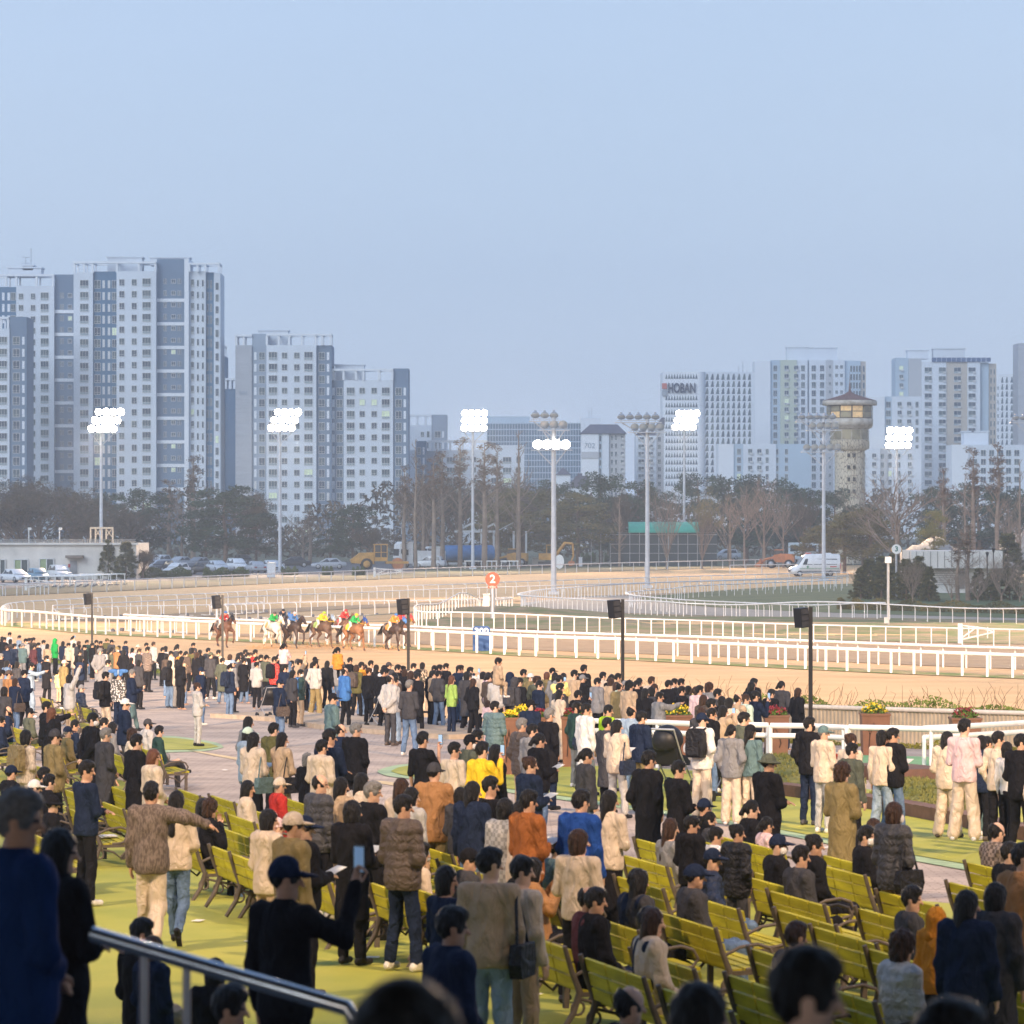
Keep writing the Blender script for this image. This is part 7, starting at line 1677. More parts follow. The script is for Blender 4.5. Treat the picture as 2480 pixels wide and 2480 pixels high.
# handrail on the terrace stairs
def handrail():
    p0 = P3(225, 2262, 13.6); p1 = P3(842, 2442, 13.2); root = empty('handrail', tuple(p0)); tag(root, 'shiny steel handrail running down the stairs at lower left', 'handrail'); m = mat('brushed_steel', (.60, .63, .66), .22, .06, metal=1, scale=2, stretch=(1, 1, 1))
    b = MB(); q = p1 - p0; b.tube([(0, 0, 0), tuple(q * .5), tuple(q), tuple(q + Vector((.03, 0, -.06))), tuple(q + Vector((.03, 0, -1.0)))], .031, 16); b.build('top_rail', m, root)
    for x in (352, 456): t = (x - 225) / (842 - 225); c = q * t; b = MB(); b.cyl(tuple(c), tuple(c + Vector((0, 0, -1.1))), .016, n=12); b.build('post', m, root)
handrail()
def tank(x, y, lab):
    pass
# bollard of papers and strollers
def stroller(x, y, lab, rz=0, sc_=1):
    p = A(x, y); root = empty('stroller', (p.x, p.y, zap(p.y) + .03), rz, sc_); tag(root, lab, 'stroller'); b = MB()
    b.tube([(-.22, -.35, 1.0), (-.22, -.1, .6), (-.22, .35, .12)], .014, 6); b.tube([(.22, -.35, 1.0), (.22, -.1, .6), (.22, .35, .12)], .014, 6); b.tube([(-.22, -.35, 1.0), (.22, -.35, 1.0)], .018, 6); b.tube([(-.22, .1, .4), (-.22, -.35, .12)], .014, 6); b.tube([(.22, .1, .4), (.22, -.35, .12)], .014, 6); b.build('frame', m_galv, root)
    b = MB(); b.prism([(-.15, .45), (.25, .42), (.3, .55), (.0, .6), (-.2, .9), (-.28, .85)], -.2, .2, ax='x'); b.build('seat', m_black, root); g = SDF((-.32, -.45, .6), (.32, .3, 1.15), .02); g.ell((0, -.12, .82), (.24, .26, .24), .01); g.cut(lambda X, Y, Z: .78 - Z + .35 * Y + 0 * X); put('canopy', nmesh('canopy', [g.net()], [m_black]), root)
    for q, yy in ((-.22, .35), (.22, .35), (-.22, -.35), (.22, -.35)): b = MB(); b.cyl((q - .02, yy, .11), (q + .02, yy, .11), .11, n=14); b.build('wheel', m_black, root)
stroller(920, 1770, 'black folded-back stroller beside the man in the grey jacket', .6); stroller(1625, 1925, 'black pram with large canopy beside the man in the navy hooded jacket', -.5, 1.25); stroller(1770, 1945, 'small stroller behind the woman in cream trousers', -.4); stroller(650, 1745, 'dark stroller left of the blue capped man', .5)
# ================= trees beyond the track
def leafclump(b, c, r, n, s, mi=0):
    for _ in range(n):
        d = Vector((random.gauss(0, 1), random.gauss(0, 1), random.gauss(0, 1))).normalized(); p = Vector(c) + Vector((d.x * r[0], d.y * r[1], d.z * r[2])) * random.random() ** .4
        a = Vector((random.gauss(0, 1), random.gauss(0, 1), random.gauss(0, .6))).normalized() * s * random.uniform(.6, 1.3); e = a.cross(Vector((random.gauss(0, 1), random.gauss(0, 1), random.gauss(0, 1)))).normalized() * s * .7
        b.add([p - a, p + e, p + a * .9 - e * .2], [(0, 1, 2)], mi)
def branch(b, p, d, L, r, depth, spread, up, n=3, curve=.15, fill=None):
    q = p; pts = [p]; rr = [r]; k = 3
    for i in range(k): d = (d + Vector((random.gauss(0, curve), random.gauss(0, curve), up))).normalized(); q = q + d * L / k; pts.append(q); rr.append(r * (1 - .45 * (i + 1) / k))
    b.tube(pts, rr, 4 if depth > 1 else 3, 0, caps=False)
    if fill is not None and depth <= 1: fill.append(q)
    if depth <= 0: return
    for _ in range(n):
        t = random.uniform(.35, 1); i = min(int(t * k), k - 1); s = pts[i].lerp(pts[i + 1], t * k - i); a = random.random() * 6.28; o = Vector((math.cos(a), math.sin(a), random.uniform(-.1, .6))); nd = (d * (1 - spread) + o * spread).normalized()
        branch(b, s, nd, L * random.uniform(.5, .75), r * .55, depth - 1, spread, up, n, curve, fill)
m_bark = mat('bark_brown', (.16, .105, .075), .9, .25, scale=2); m_bark2 = mat('bark_pale', (.27, .20, .15), .9, .2, scale=2)
LEAF = {'pine': mat('pine_needles', (.016, .038, .022), .85, col2=(.05, .085, .038), scale=.45, lo=.4, hi=.62), 'brown': mat('brown_twigs_foliage', (.055, .040, .025), .9, col2=(.12, .085, .045), scale=.4, lo=.4, hi=.62), 'olive': mat('olive_needles', (.075, .070, .022), .85, col2=(.20, .155, .045), scale=.5, lo=.4, hi=.62),
        'yel': mat('yellow_buds', (.22, .17, .05), .85, col2=(.32, .25, .09), scale=.6), 'gold': mat('golden_needles', (.16, .15, .03), .85, col2=(.32, .26, .05), scale=.6), 'thuja': mat('thuja_foliage', (.045, .055, .018), .85, col2=(.15, .135, .04), scale=1.1, lo=.4, hi=.62), 'bud': mat('brown_buds', (.16, .10, .065), .9, .3, scale=1)}
def tree_meshes(kind, v):
    random.seed(100 + v * 7 + sum(map(ord, kind))); T = MB(); F = MB(); H = 10.0
    if kind in ('pine', 'olive', 'gold'):
        T.tube([(0, 0, 0), (.1, 0, 3), (-.1, .1, 6), (0, 0, 9)], [.22, .18, .13, .05], 6)
        for k in range(46):
            z = random.uniform(2.4, 9.6); w_ = 3.4 * (1 - ((z - 3.6) / 7.5) ** 2) ** .5 if z > 3.6 else 2.7; a = random.random() * 6.28; r = w_ * random.uniform(.35, 1); c = (r * math.cos(a), r * math.sin(a), z); T.tube([(0, 0, z - .5), (c[0] * .9, c[1] * .9, z)], [.05, .02], 3); leafclump(F, c, (1.05, 1.05, .5), 150, .17)
    elif kind == 'cone':
        T.tube([(0, 0, 0), (0, 0, 9)], [.18, .04], 6)
        for k in range(150): z = random.uniform(.4, 9.8); w_ = .35 + 2.5 * (1 - z / 10) ** .8; a = random.random() * 6.28; r = w_ * random.uniform(.4, 1); leafclump(F, (r * math.cos(a), r * math.sin(a), z), (.42, .42, .45), 70, .2)
    elif kind == 'brown':
        fill = []; T.tube([(0, 0, 0), (0, 0, 3)], [.35, .28], 6)
        for _ in range(7): a = random.random() * 6.28; branch(T, Vector((0, 0, random.uniform(1.8, 3))), Vector((math.cos(a) * .8, math.sin(a) * .8, 1)).normalized(), 4.2, .15, 3, .55, .08, 4, .15, fill)
        for p in fill:
            if random.random() < .8: leafclump(F, p, (.55, .55, .4), 26, .12)
    elif kind == 'pole':   # tall thin pollarded trunks with short side shoots
        T.tube([(0, 0, 0), (.08, 0, 4), (-.05, 0, 7), (.03, 0, 10)], [.17, .13, .08, .02], 6); fill = []
        for k in range(44):
            z = random.uniform(2.0, 9.7); a = random.random() * 6.28; L = (1.5 if z < 6 else .55) * random.uniform(.5, 1.2); branch(T, Vector((0, 0, z)), Vector((math.cos(a), math.sin(a), .9)).normalized(), L, .03, 1, .5, .12, 3, .1, fill)
        if v == 1:
            for p in fill:
                if p.z > 6.5: leafclump(F, p, (.2, .2, .2), 8, .09)
    elif kind in ('bare', 'will', 'broom'):
        fill = []; z0 = 2.2 if kind == 'bare' else 1.2; T.tube([(0, 0, 0), (.05, 0, z0), (0, 0, 5 if kind == 'bare' else z0 + .4)], [.2, .15, .09], 6)
        for _ in range(12 if kind == 'bare' else 16):
            a = random.random() * 6.28; z = random.uniform(z0 * .8, 5.5) if kind == 'bare' else random.uniform(1.0, 1.7); o = .9 if kind == 'bare' else .42; branch(T, Vector((0, 0, z)), Vector((math.cos(a) * o, math.sin(a) * o, 1)).normalized(), (9.4 - z) * (.5 if kind == 'bare' else .62), .055, 3, .38, .10, 3, .09, fill)
        if kind == 'bare': branch(T, Vector((0, 0, 4.6)), Vector((0, 0, 1)), 3.2, .08, 3, .4, .1, 4, .07, fill)
        for p in fill:
            if kind == 'will': leafclump(F, p, (.25, .25, .35), 12, .08)
            elif random.random() < .25: leafclump(F, p, (.2, .2, .2), 4, .05)
    lm = {'pine': 'pine', 'olive': 'olive', 'gold': 'gold', 'cone': 'thuja', 'brown': 'brown', 'pole': 'bud', 'bare': 'bud', 'broom': 'bud', 'will': 'yel'}[kind]
    zs = [p[2] for p in T.v] + [p[2] for p in F.v]; ws = [abs(p[0]) for p in F.v + T.v]
    return T.mesh('trunk', m_bark if kind in ('pine', 'olive', 'gold', 'brown', 'cone') else m_bark2), (F.mesh('crown', LEAF[lm]) if F.v else None), max(zs), np.percentile(ws, 97)
TM = {}
NM = {'pine': ('pine_tree', 'pine'), 'olive': ('pine_tree', 'pine'), 'gold': ('pine_tree', 'pine'), 'cone': ('conifer', 'conifer'), 'brown': ('broad_tree', 'tree'), 'pole': ('bare_tree', 'tree'), 'bare': ('bare_tree', 'tree'), 'will': ('willow_tree', 'tree'), 'broom': ('bare_shrub', 'shrub')}
def tree(kind, x, yt, D, wpx, lab, v=None, crown=None, z=0.0):
    v = random.randrange(2) if v is None else v; k = (kind, v)
    if k not in TM: st = random.getstate(); TM[k] = tree_meshes(kind, v); random.setstate(st)
    T, F, H, W = TM[k]; s = FP / D; h = CH - (yt - 1240) / s - z; root = empty(NM[kind][0], (PX(x, D), D, z), random.random() * 6.28, (wpx / s / 2 / W,) * 2 + (h / H,)); put('trunk', T, root)
    if F: c = put('crown', F, root)
    tag(root, lab, NM[kind][1], 'trees beyond the track' if D > 350 else 'infield shrubs and conifers')
DW = {'pine': 'dark green pine', 'olive': 'olive green pine', 'gold': 'golden green pine', 'cone': 'dense pointed conifer', 'brown': 'brown bushy tree', 'pole': 'tall bare pollarded tree', 'bare': 'bare spreading tree', 'will': 'yellow budding willow', 'broom': 'bare upright shrub'}
TREES = '''brown 15 1150 560 190|filling the far left edge
brown 95 1148 540 170|behind the white service building
brown 175 1180 530 150|behind the first floodlight mast
pine 265 1190 545 110|right of the first floodlight mast
pine 348 1180 520 130|between the first mast and the car park
brown 300 1215 515 150|low down behind the service building corner
brown 60 1190 500 170|just above the service building roof
brown 215 1222 500 150|just left of the roof booth frame
pole 410 1160 530 60|first left of the widest pine at left
bare 440 1190 520 110|against the tall tower foot
pole 468 1100 540 60|highest before the tall tower
pine 545 1172 500 180|left of the second floodlight mast
brown 600 1180 510 130|touching the second floodlight mast
pine 500 1225 520 120|low behind the parked cars
pine 620 1240 505 110|low right of the second mast
bare 735 1235 520 110|in front of block 501
pole 750 1220 520 50|before the middle of block 501
pine 855 1222 520 110|before the right part of block 501
brown 905 1270 515 120|behind the yellow roller
pine 800 1280 540 110|low behind the silver car
pole 980 1125 480 50|first of the tall row, leftmost
pole 1007 1062 478 56|second of the tall row
pole 1024 1122 485 46|third of the tall row
pole 1050 1100 478 60|fourth of the tall row
pole 1071 1088 482 56|fifth of the tall row
pole 1114 1056 484 60|sixth of the tall row by the pavilion
pole 1173 1068 476 70|with pale top right of the third mast
pole 1204 1072 484 50|before the pale low block
pole 1256 1040 480 80|topmost right of the third mast
brown 1035 1158 540 130|behind the tall row at its left
brown 1110 1150 545 150|behind the tall row at its middle
brown 1190 1165 545 150|behind the tall row at its right
brown 1270 1150 550 150|left of the fourth mast behind
olive 1265 1180 505 150|left of the fourth mast
olive 1210 1215 520 120|above the orange loader
olive 1400 1190 500 150|right of the fourth mast
pine 1345 1160 560 110|directly behind the fourth mast
pine 1455 1140 530 130|highest before block 702
pine 1545 1160 535 120|left of the fifth mast
pine 1500 1200 515 130|above the glazed shelter left end
brown 1495 1180 510 90|among the pines before block 702
olive 1350 1230 520 120|low behind the excavator
pole 1500 1200 490 40|thin, at the shelter left end
broom 1615 1150 470 100|over the turquoise awning
will 1700 1160 475 110|just right of the lattice tower mast
pine 1585 1180 545 120|right of the fifth mast
pine 1690 1140 560 110|behind the yellow willow
pine 1765 1148 545 120|left of the parked pale car
pine 1850 1145 550 130|before the pale green striped block
pine 1905 1165 540 110|left of the sixth tower mast
pine 1960 1180 545 110|just left of the watch tower
pine 1810 1180 530 120|low, above the parked pale car
bare 1768 1185 490 90|first of four before the dark pines
bare 1802 1160 485 100|second of four before the dark pines
bare 1850 1140 487 100|third of four before the dark pines
bare 1897 1180 484 80|fourth of four before the dark pines
brown 1945 1190 500 80|above the parked bus
pine 2020 1180 500 100|at the left foot of the watch tower
pine 2090 1215 500 110|at the right foot of the watch tower
olive 2045 1240 440 130|beneath the watch tower
olive 2110 1228 436 120|right beneath the watch tower
olive 1990 1270 445 110|behind the ambulance roof
bare 2172 1130 420 230|wide, before the lit mast at right
gold 2262 1232 430 70|lone, small, above the sand heap
pine 2275 1175 500 130|behind the golden pine
pine 2370 1165 500 130|before the far right low block
pine 2440 1180 505 110|second from the right edge
pine 2500 1185 500 110|at the right edge
pole 2337 1145 420 50|right of the golden pine
pole 2357 1080 430 60|before the solar panel block
pole 2417 1070 425 60|before the low stair box block
pole 2470 1110 420 50|closest to the right edge
pole 2285 1130 440 50|behind the golden pine
bare 2440 1200 400 90|above the right end of the cabin
cone 2105 1352 312 70|leftmost of the clump by the camera pole
cone 2135 1345 306 70|directly behind the camera pole
cone 2165 1338 310 60|below the number 3 marker
cone 2195 1352 302 70|in the middle of the clump
cone 2225 1345 308 60|right half of the clump
cone 2250 1370 300 46|rightmost of the clump
cone 2085 1375 308 50|small, left end of the clump
broom 2075 1365 315 50|thin, left of the conifer clump
broom 2210 1345 296 80|growing before the conifer clump
broom 2305 1372 298 80|before the cabin left corner
broom 2368 1375 296 80|before the cabin door
broom 2425 1320 300 110|wide, right of the cabin
broom 2470 1370 298 80|cropped by the right edge
pole 2320 1300 300 50|before the middle of the cabin
pole 2345 1270 302 60|tallest before the cabin
cone 2370 1375 304 44|low, right of the cabin door
cone 2400 1385 302 46|between the bare shrubs at right
cone 2445 1375 304 60|behind the rightmost bare shrubs
cone 2340 1325 360 70|rounded, behind the cabin roof
cone 2440 1290 372 90|largest behind the right end of cabin
cone 262 1305 402 46|pointed, left one before the white building
cone 305 1310 400 60|pointed, right one before the white building
brown 345 1330 405 60|small, at the corner of the white building
'''
for ln in TREES.strip().splitlines():
    a, l = ln.split('|'); k, x, yt, D, w_ = a.split(); tree(k, float(x), float(yt), float(D), float(w_), DW[k] + ' ' + l)
# hedges and low shrubs, sand heap, far wood
def hedge(pts, h, d, n, s, m, lab):
    P = smooth([G(*p) for p in pts]); b = MB(); L = len(P) - 1
    for _ in range(n):
        t = random.random() * L; i = int(t); p = P[i].lerp(P[i + 1], t - i) if len(P[0]) > 2 else P[i].lerp(P[i + 1], t - i); q = Vector((p[0], p[1] + random.uniform(0, d), random.random() * h * (.8 + .2 * math.sin(t * 2.3)))); a = Vector((random.gauss(0, 1), random.gauss(0, 1), random.gauss(0, 1))).normalized() * s; e = a.cross(Vector((random.gauss(0, 1), random.gauss(0, 1), .3))).normalized() * s * .7; b.add([q - a, q + e, q + a], [(0, 1, 2)])
    tag(b.build('hedge', m), lab, 'hedge')
hedge([(2030, 1478), (2180, 1482), (2480, 1490), (2600, 1492)], 1.0, 1.5, 14000, .09, LEAF['olive'], 'long clipped hedge behind the rails at right')
hedge([(300, 1402), (460, 1399)], 1.3, 2.5, 4000, .13, mat('hedge_green', (.07, .10, .03), .85, .3, scale=1), 'green hedge in front of the parked cars at left')
hedge([(490, 1400), (600, 1397)], 1.2, 2.5, 3000, .13, mat('hedge_green', (.07, .10, .03), .85, .3, scale=1), 'second green hedge left of the second mast')
for x, w_, l in ((700, 40, 'right of the second mast foot'), (793, 26, 'under the silver car'), (868, 30, 'under the yellow roller')): hedge([(x - w_ / 2, 1394), (x + w_ / 2, 1393)], 1.1, 2.0, 1200, .12, mat('hedge_green', (.07, .10, .03), .85, .3, scale=1), 'small clipped bush ' + l)
for x, w_, l in ((1425, 34, 'by the white gate post'), (1485, 40, 'left of the glazed shelter'), (1520, 40, 'before the shelter left end'), (1600, 90, 'below the turquoise awning')): hedge([(x - w_ / 2, 1361), (x + w_ / 2, 1360)], 1.4, 2.0, 2200, .14, mat('hedge_green', (.07, .10, .03), .85, .3, scale=1), 'green bush ' + l)
strip('roadside_grass', off(L0, .3), off(L0, 9.0), mat('dull_grass', (.10, .10, .05), .95, col2=(.17, .14, .08), scale=.6, bump=.6, bscale=3), .06, 160, 3)
b = MB(); n = 70; P = []
for i in range(n + 1):
    x = 10 + 60 * i / n
    for j in range(9): v = j / 8; P.append((x + 0, 430 + 22 * v, max(0, (2.2 + 2.6 * abs(math.sin(i * .16 + .6)) + 1.0 * math.sin(i * .41) + .5 * math.sin(i * 1.7 + j)) * math.sin(math.pi * min(1, v * .9 + .05)) * min(1, max(0, i - 38) / 14))))
b.add(P, [(i * 9 + j, (i + 1) * 9 + j, (i + 1) * 9 + j + 1, i * 9 + j + 1) for i in range(n) for j in range(8)], 0, True); tag(b.build('sand_heap', mat('sand_heap_grey', (.36, .33, .29), .95, .15, scale=.6, bump=.6, bscale=1)), 'long grey sand heap behind the cabin at right', 'sand heap')
random.seed(5); b = MB()
for _ in range(9000):
    x = random.uniform(-100, 100); y = 585 + random.random() * 30; z = random.random() * (9 + 2.5 * math.sin(x * .21) + 1.5 * math.sin(x * .53)); a = Vector((random.gauss(0, 1), random.gauss(0, 1), random.gauss(0, 1))).normalized() * .75; e = a.cross(Vector((random.gauss(0, 1), random.gauss(0, 1), 1))).normalized() * .55; p = Vector((x, y, z)); b.add([p - a, p + e, p + a], [(0, 1, 2)])
tag(b.build('distant_wood', LEAF['brown']), kind='stuff')
# ================= vehicles
m_tyre = mat('tyre', (.02, .02, .022), .8, .1); m_carglass = mat('car_glass', (.025, .032, .04), .12, 0, spec=.7); m_lampw = mat('headlight', (.7, .72, .75), .2, 0); m_lampr = mat('tail_light', (.35, .02, .02), .3, 0); m_rim = mat('rim', (.45, .46, .48), .35, 0, metal=.6)
PAINT = {'w': (.68, .69, .70), 's': (.36, .38, .41), 'k': (.03, .032, .036), 'n': (.05, .065, .10), 'g': (.17, .18, .20), 'b': (.16, .28, .36), 'c': (.50, .53, .57)}
def carpaint(c): return mat('car_paint_' + c, PAINT[c], .28, .03, spec=.6)
def loft(b, secs, mi=0):
    """secs: list of (y, [(x,z)...]) closed rings, same count"""
    n = len(secs[0][1]); V = [(x, y, z) for y, r in secs for x, z in r]; b.add(V, [(i * n + j, i * n + (j + 1) % n, (i + 1) * n + (j + 1) % n, (i + 1) * n + j) for i in range(len(secs) - 1) for j in range(n)], mi, True); b.add(V[:n], [tuple(range(n))], mi); b.add(V[-n:], [tuple(range(n - 1, -1, -1))], mi)
CM = {}
def car_mesh(kind):
    if kind in CM: return CM[kind]
    L, W, H, belt = {'sedan': (4.8, 1.84, 1.45, .92), 'suv': (4.6, 1.88, 1.68, 1.05), 'hatch': (4.0, 1.72, 1.50, .95)}[kind]; h = L / 2; body = MB()
    def ring(w_, z0, z1): return [(-w_ * .92, z0), (w_ * .92, z0), (w_, z0 + .12), (w_, z1 - .16), (w_ * .88, z1), (-w_ * .88, z1), (-w_, z1 - .16), (-w_, z0 + .12)]
    w_ = W / 2; hood = belt - .10; loft(body, [(-h, ring(w_ * .86, .36, belt - .12)), (-h + .12, ring(w_ * .95, .26, belt - .02)), (-h * .5, ring(w_, .22, belt + .02)), (h * .28, ring(w_, .22, belt)), (h * .62, ring(w_ * .97, .24, hood)), (h - .15, ring(w_ * .90, .28, hood - .14)), (h, ring(w_ * .78, .36, hood - .22))])
    rear = -h * .80 if kind != 'sedan' else -h * .72
    def cab(y, wz, z): return [(-w_ * .90, belt - .05), (w_ * .90, belt - .05), (wz, z), (wz * .9, z + .03), (-wz * .9, z + .03), (-wz, z)]
    loft(body, [(rear, cab(0, w_ * .86, belt + .02)), (rear + (.62 if kind == 'sedan' else .25), cab(0, w_ * .72, H - .05)), (-.2, cab(0, w_ * .74, H - .02)), (.35, cab(0, w_ * .72, H - .07)), (h * .50, cab(0, w_ * .86, belt + .01))])
    g = MB(); zt = H - .13; zb = belt + .03
    for s in (-1, 1):
        for y0, y1, a0, a1 in ((rear + .32, -.15, rear + (.62 if kind == 'sedan' else .36), -.15), (-.08, h * .38, -.08, .32)):
            P = [(s * w_ * .895, y0, zb), (s * w_ * .895, y1, zb), (s * w_ * .755, a1, zt), (s * w_ * .755, a0, zt)]; g.add(P + [(p[0] * .97, p[1], p[2]) for p in P], [(0, 1, 2, 3), (7, 6, 5, 4), (0, 4, 5, 1), (1, 5, 6, 2), (2, 6, 7, 3), (3, 7, 4, 0)])
    for P in ([(-w_ * .78, h * .50 + .02, zb), (w_ * .78, h * .50 + .02, zb), (w_ * .64, .40, zt + .01), (-w_ * .64, .40, zt + .01)], [(-w_ * .76, rear - .02, zb), (w_ * .76, rear - .02, zb), (w_ * .62, rear + (.57 if kind == 'sedan' else .22), zt), (-w_ * .62, rear + (.57 if kind == 'sedan' else .22), zt)]): g.add(P + [(p[0], p[1] + (-.05 if p[1] > 0 else .05), p[2]) for p in P], [(0, 1, 2, 3), (7, 6, 5, 4), (0, 4, 5, 1), (1, 5, 6, 2), (2, 6, 7, 3), (3, 7, 4, 0)])
    r = MB(); R0_ = .33; r.lathe([(R0_ - .08, -.11), (R0_, -.09), (R0_, .09), (R0_ - .08, .11)], n=16); r.v = [(p[2], p[0], p[1]) for p in r.v]; rim = MB(); rim.lathe([(0, -.115), (.12, -.12), (.235, -.10), (.235, .10), (0, .115)], n=10); rim.v = [(p[2], p[0], p[1]) for p in rim.v]
    hl = MB(); hl.box((0, 0, 0), (.42, .10, .14)); tl = MB(); tl.box((0, 0, 0), (.34, .08, .18)); pl = MB(); pl.box((0, 0, 0), (1.0, .05, .16))
    CM[kind] = (body.mesh('body', m_eye), g.mesh('glass', m_carglass), r.mesh('tyre', m_tyre), rim.mesh('rim', m_rim), hl.mesh('headlight', m_lampw), tl.mesh('tail_light', m_lampr), pl.mesh('grille', m_tyre), L, W, belt); return CM[kind]
def car(x, ybase, kind, col, rz, lab, z=0.02, D=None):
    D = D or FP * CH / (ybase - 1240); root = empty('parked_car', (PX(x, D), D, z), R(rz)); tag(root, lab, 'car', 'cars parked beyond the track'); b, g, t, rm, hl, tl, gr, L, W, belt = car_mesh(kind)
    q = put('body', b, root); slot(q, carpaint(col)); put('glass', g, root)
    for sx_ in (-1, 1):
        for sy in (-1, 1): w_ = put('wheel', t, root, (sx_ * (W / 2 - .10), sy * L * .30, .33)); put('rim', rm, w_)
        put('headlight', hl, root, (sx_ * W * .30, L / 2 - .08, belt - .33)); put('tail_light', tl, root, (sx_ * W * .33, -L / 2 + .04, belt - .22))
    put('grille', gr, root, (0, L / 2 - .02, .5))
for a in ((38, 1411, 'sedan', 'w', 215, 'white sedan at the far left before the green blinds'), (92, 1409, 'hatch', 'b', 205, 'light blue hatchback second in the left row'), (145, 1404, 'suv', 'w', 205, 'white SUV third in the left row'), (206, 1400, 'sedan', 'g', 205, 'dark grey sedan last in the left row before the mast'),
          (300, 1388, 'sedan', 'n', 200, 'dark car hidden behind the pointed conifers'), (385, 1373, 'suv', 'w', 150, 'white pickup-like car at the back left of the car park'), (375, 1381, 'sedan', 'c', 200, 'pale sedan below the white pickup-like car'), (395, 1385, 'sedan', 'k', 150, 'dark saloon left of the white hatchback'), (428, 1393, 'hatch', 'w', 150, 'white hatchback with black roof behind the hedge'), (468, 1391, 'sedan', 'k', 150, 'black sedan right of the white hatchback'), (435, 1373, 'sedan', 's', 150, 'silver sedan at the back of the car park'), (480, 1375, 'sedan', 'g', 150, 'dark sedan at the back left of the pale one'),
          (527, 1385, 'sedan', 'c', 205, 'pale silver sedan in the middle of the front row'), (574, 1384, 'suv', 'w', 205, 'white SUV facing left of the second mast'), (590, 1372, 'suv', 'k', 205, 'black SUV behind the white one near the second mast'), (618, 1387, 'sedan', 's', 20, 'silver sedan seen from behind near the second mast'), (660, 1384, 'sedan', 'c', 205, 'pale sedan touching the second mast foot'), (710, 1374, 'sedan', 'k', 100, 'black sedan just right of the second mast'), (796, 1378, 'sedan', 's', 95, 'long silver sedan left of the yellow roller'),
          (1040, 1376, 'suv', 'w', 80, 'white SUV below the truck cabs'), (1108, 1372, 'sedan', 'c', 80, 'low pale car between the bare trunks'), (1758, 1356, 'suv', 'c', 110, 'pale SUV parked under the dark pines')): car(*a)
def root_at(name, x, yb, rz, lab, cat, D=None): D = D or FP * CH / (yb - 1240); r = empty(name, (PX(x, D), D, .02), R(rz)); tag(r, lab, cat); return r
def wheel(root, p, r, w_, rimc=m_rim, ax='x'):
    b = MB(); b.lathe([(r * .6, -w_ / 2), (r * .95, -w_ / 2), (r, -w_ * .3), (r, w_ * .3), (r * .95, w_ / 2), (r * .6, w_ / 2)], n=18); g = MB(); g.lathe([(0, -w_ * .45), (r * .6, -w_ * .5), (r * .6, w_ * .5), (0, w_ * .45)], n=12)
    for q in (b, g): q.v = [(v[2], v[0], v[1]) for v in q.v]
    t = put('wheel', b.mesh('wheel', m_tyre), root, p); put('rim', g.mesh('rim', rimc), t)
# ambulance van
def ambulance():
    root = root_at('ambulance_van', 1972, 1394, 97, 'white high-roof ambulance van driving along the far straight', 'van', D=418); m = mat('van_white', (.72, .73, .74), .35, .05, scale=2); b = MB(); w_ = 1.0
    def ring(y, wb, zb, wt, zt): return (y, [(-wb, zb), (wb, zb), (wb, (zb + zt) * .5), (wt, zt - .12), (wt * .9, zt), (-wt * .9, zt), (-wt, zt - .12), (-wb, (zb + zt) * .5)])
    loft(b, [ring(-2.95, .96, .45, .90, 2.55), ring(-2.8, 1.0, .38, .92, 2.68), ring(.9, 1.0, .38, .92, 2.70), ring(1.35, 1.0, .38, .88, 2.45), ring(2.15, .99, .40, .86, 1.30), ring(2.75, .95, .40, .80, 1.12), ring(2.98, .85, .50, .70, .92)]); b.build('body', m, root)
    g = MB()
    for s in (-1, 1):
        for y0, y1 in ((-2.55, -1.25), (-1.15, .25), (.42, 1.25)): P = [(s * 1.005, y0, 1.42), (s * 1.005, y1 + (.35 if y1 > 1 else 0), 1.42), (s * .955, y1, 2.12), (s * .955, y0, 2.12)]; g.add(P + [(p[0] * .98, p[1], p[2]) for p in P], [(0, 1, 2, 3), (7, 6, 5, 4), (0, 4, 5, 1), (1, 5, 6, 2), (2, 6, 7, 3), (3, 7, 4, 0)])
    P = [(-.84, 2.12, 1.42), (.84, 2.12, 1.42), (.78, 1.45, 2.36), (-.78, 1.45, 2.36)]; g.add(P + [(p[0], p[1] - .06, p[2]) for p in P], [(0, 1, 2, 3), (7, 6, 5, 4), (0, 4, 5, 1), (1, 5, 6, 2), (2, 6, 7, 3), (3, 7, 4, 0)]); g.build('glass', m_carglass, root)
    for s in (-1, 1):
        b = MB(); b.box((s * 1.006, -.4, .98), (.02, 4.8, .05)); b.build('green_stripe', mat('ambulance_green', (.05, .25, .12), .5, .05), root); b = MB(); b.box((s * 1.004, -.4, .50), (.02, 5.0, .26)); b.build('sill_panel', mat('van_sill', (.12, .13, .14), .6, .1), root)
        for y in (1.0, -.9): b = MB(); b.box((s * 1.008, y, 1.16), (.02, .3, .09)); b.box((s * 1.008, y, 1.16), (.022, .09, .3)); b.build('cross_emblem', mat('ambulance_green', (.05, .25, .12), .5, .05), root)
        b = MB(); b.box((s * 1.006, -2.1, 1.18), (.02, .8, .12)); b.build('red_lettering', mat('ambulance_red', (.45, .06, .05), .5, .05), root); b = MB(); b.box((s * .78, 2.9, .86), (.34, .2, .2)); b.build('headlight', m_lampw, root); b = MB(); b.box((s * .93, -2.96, 1.25), (.1, .08, .7)); b.build('tail_light', m_lampr, root)
        for y in (1.95, -1.75): wheel(root, (s * .9, y, .36), .36, .24)
    b = MB(); b.box((0, .75, 2.77), (1.4, .4, .14)); b.build('beacon_bar', mat('beacon_red', (.5, .08, .06), .4, .1), root); b = MB(); b.box((0, 2.99, .68), (1.2, .06, .2)); b.build('grille', m_tyre, root); b = MB(); b.box((0, -1.6, 2.75), (.6, .8, .12)); b.build('roof_vent', m, root)
ambulance()
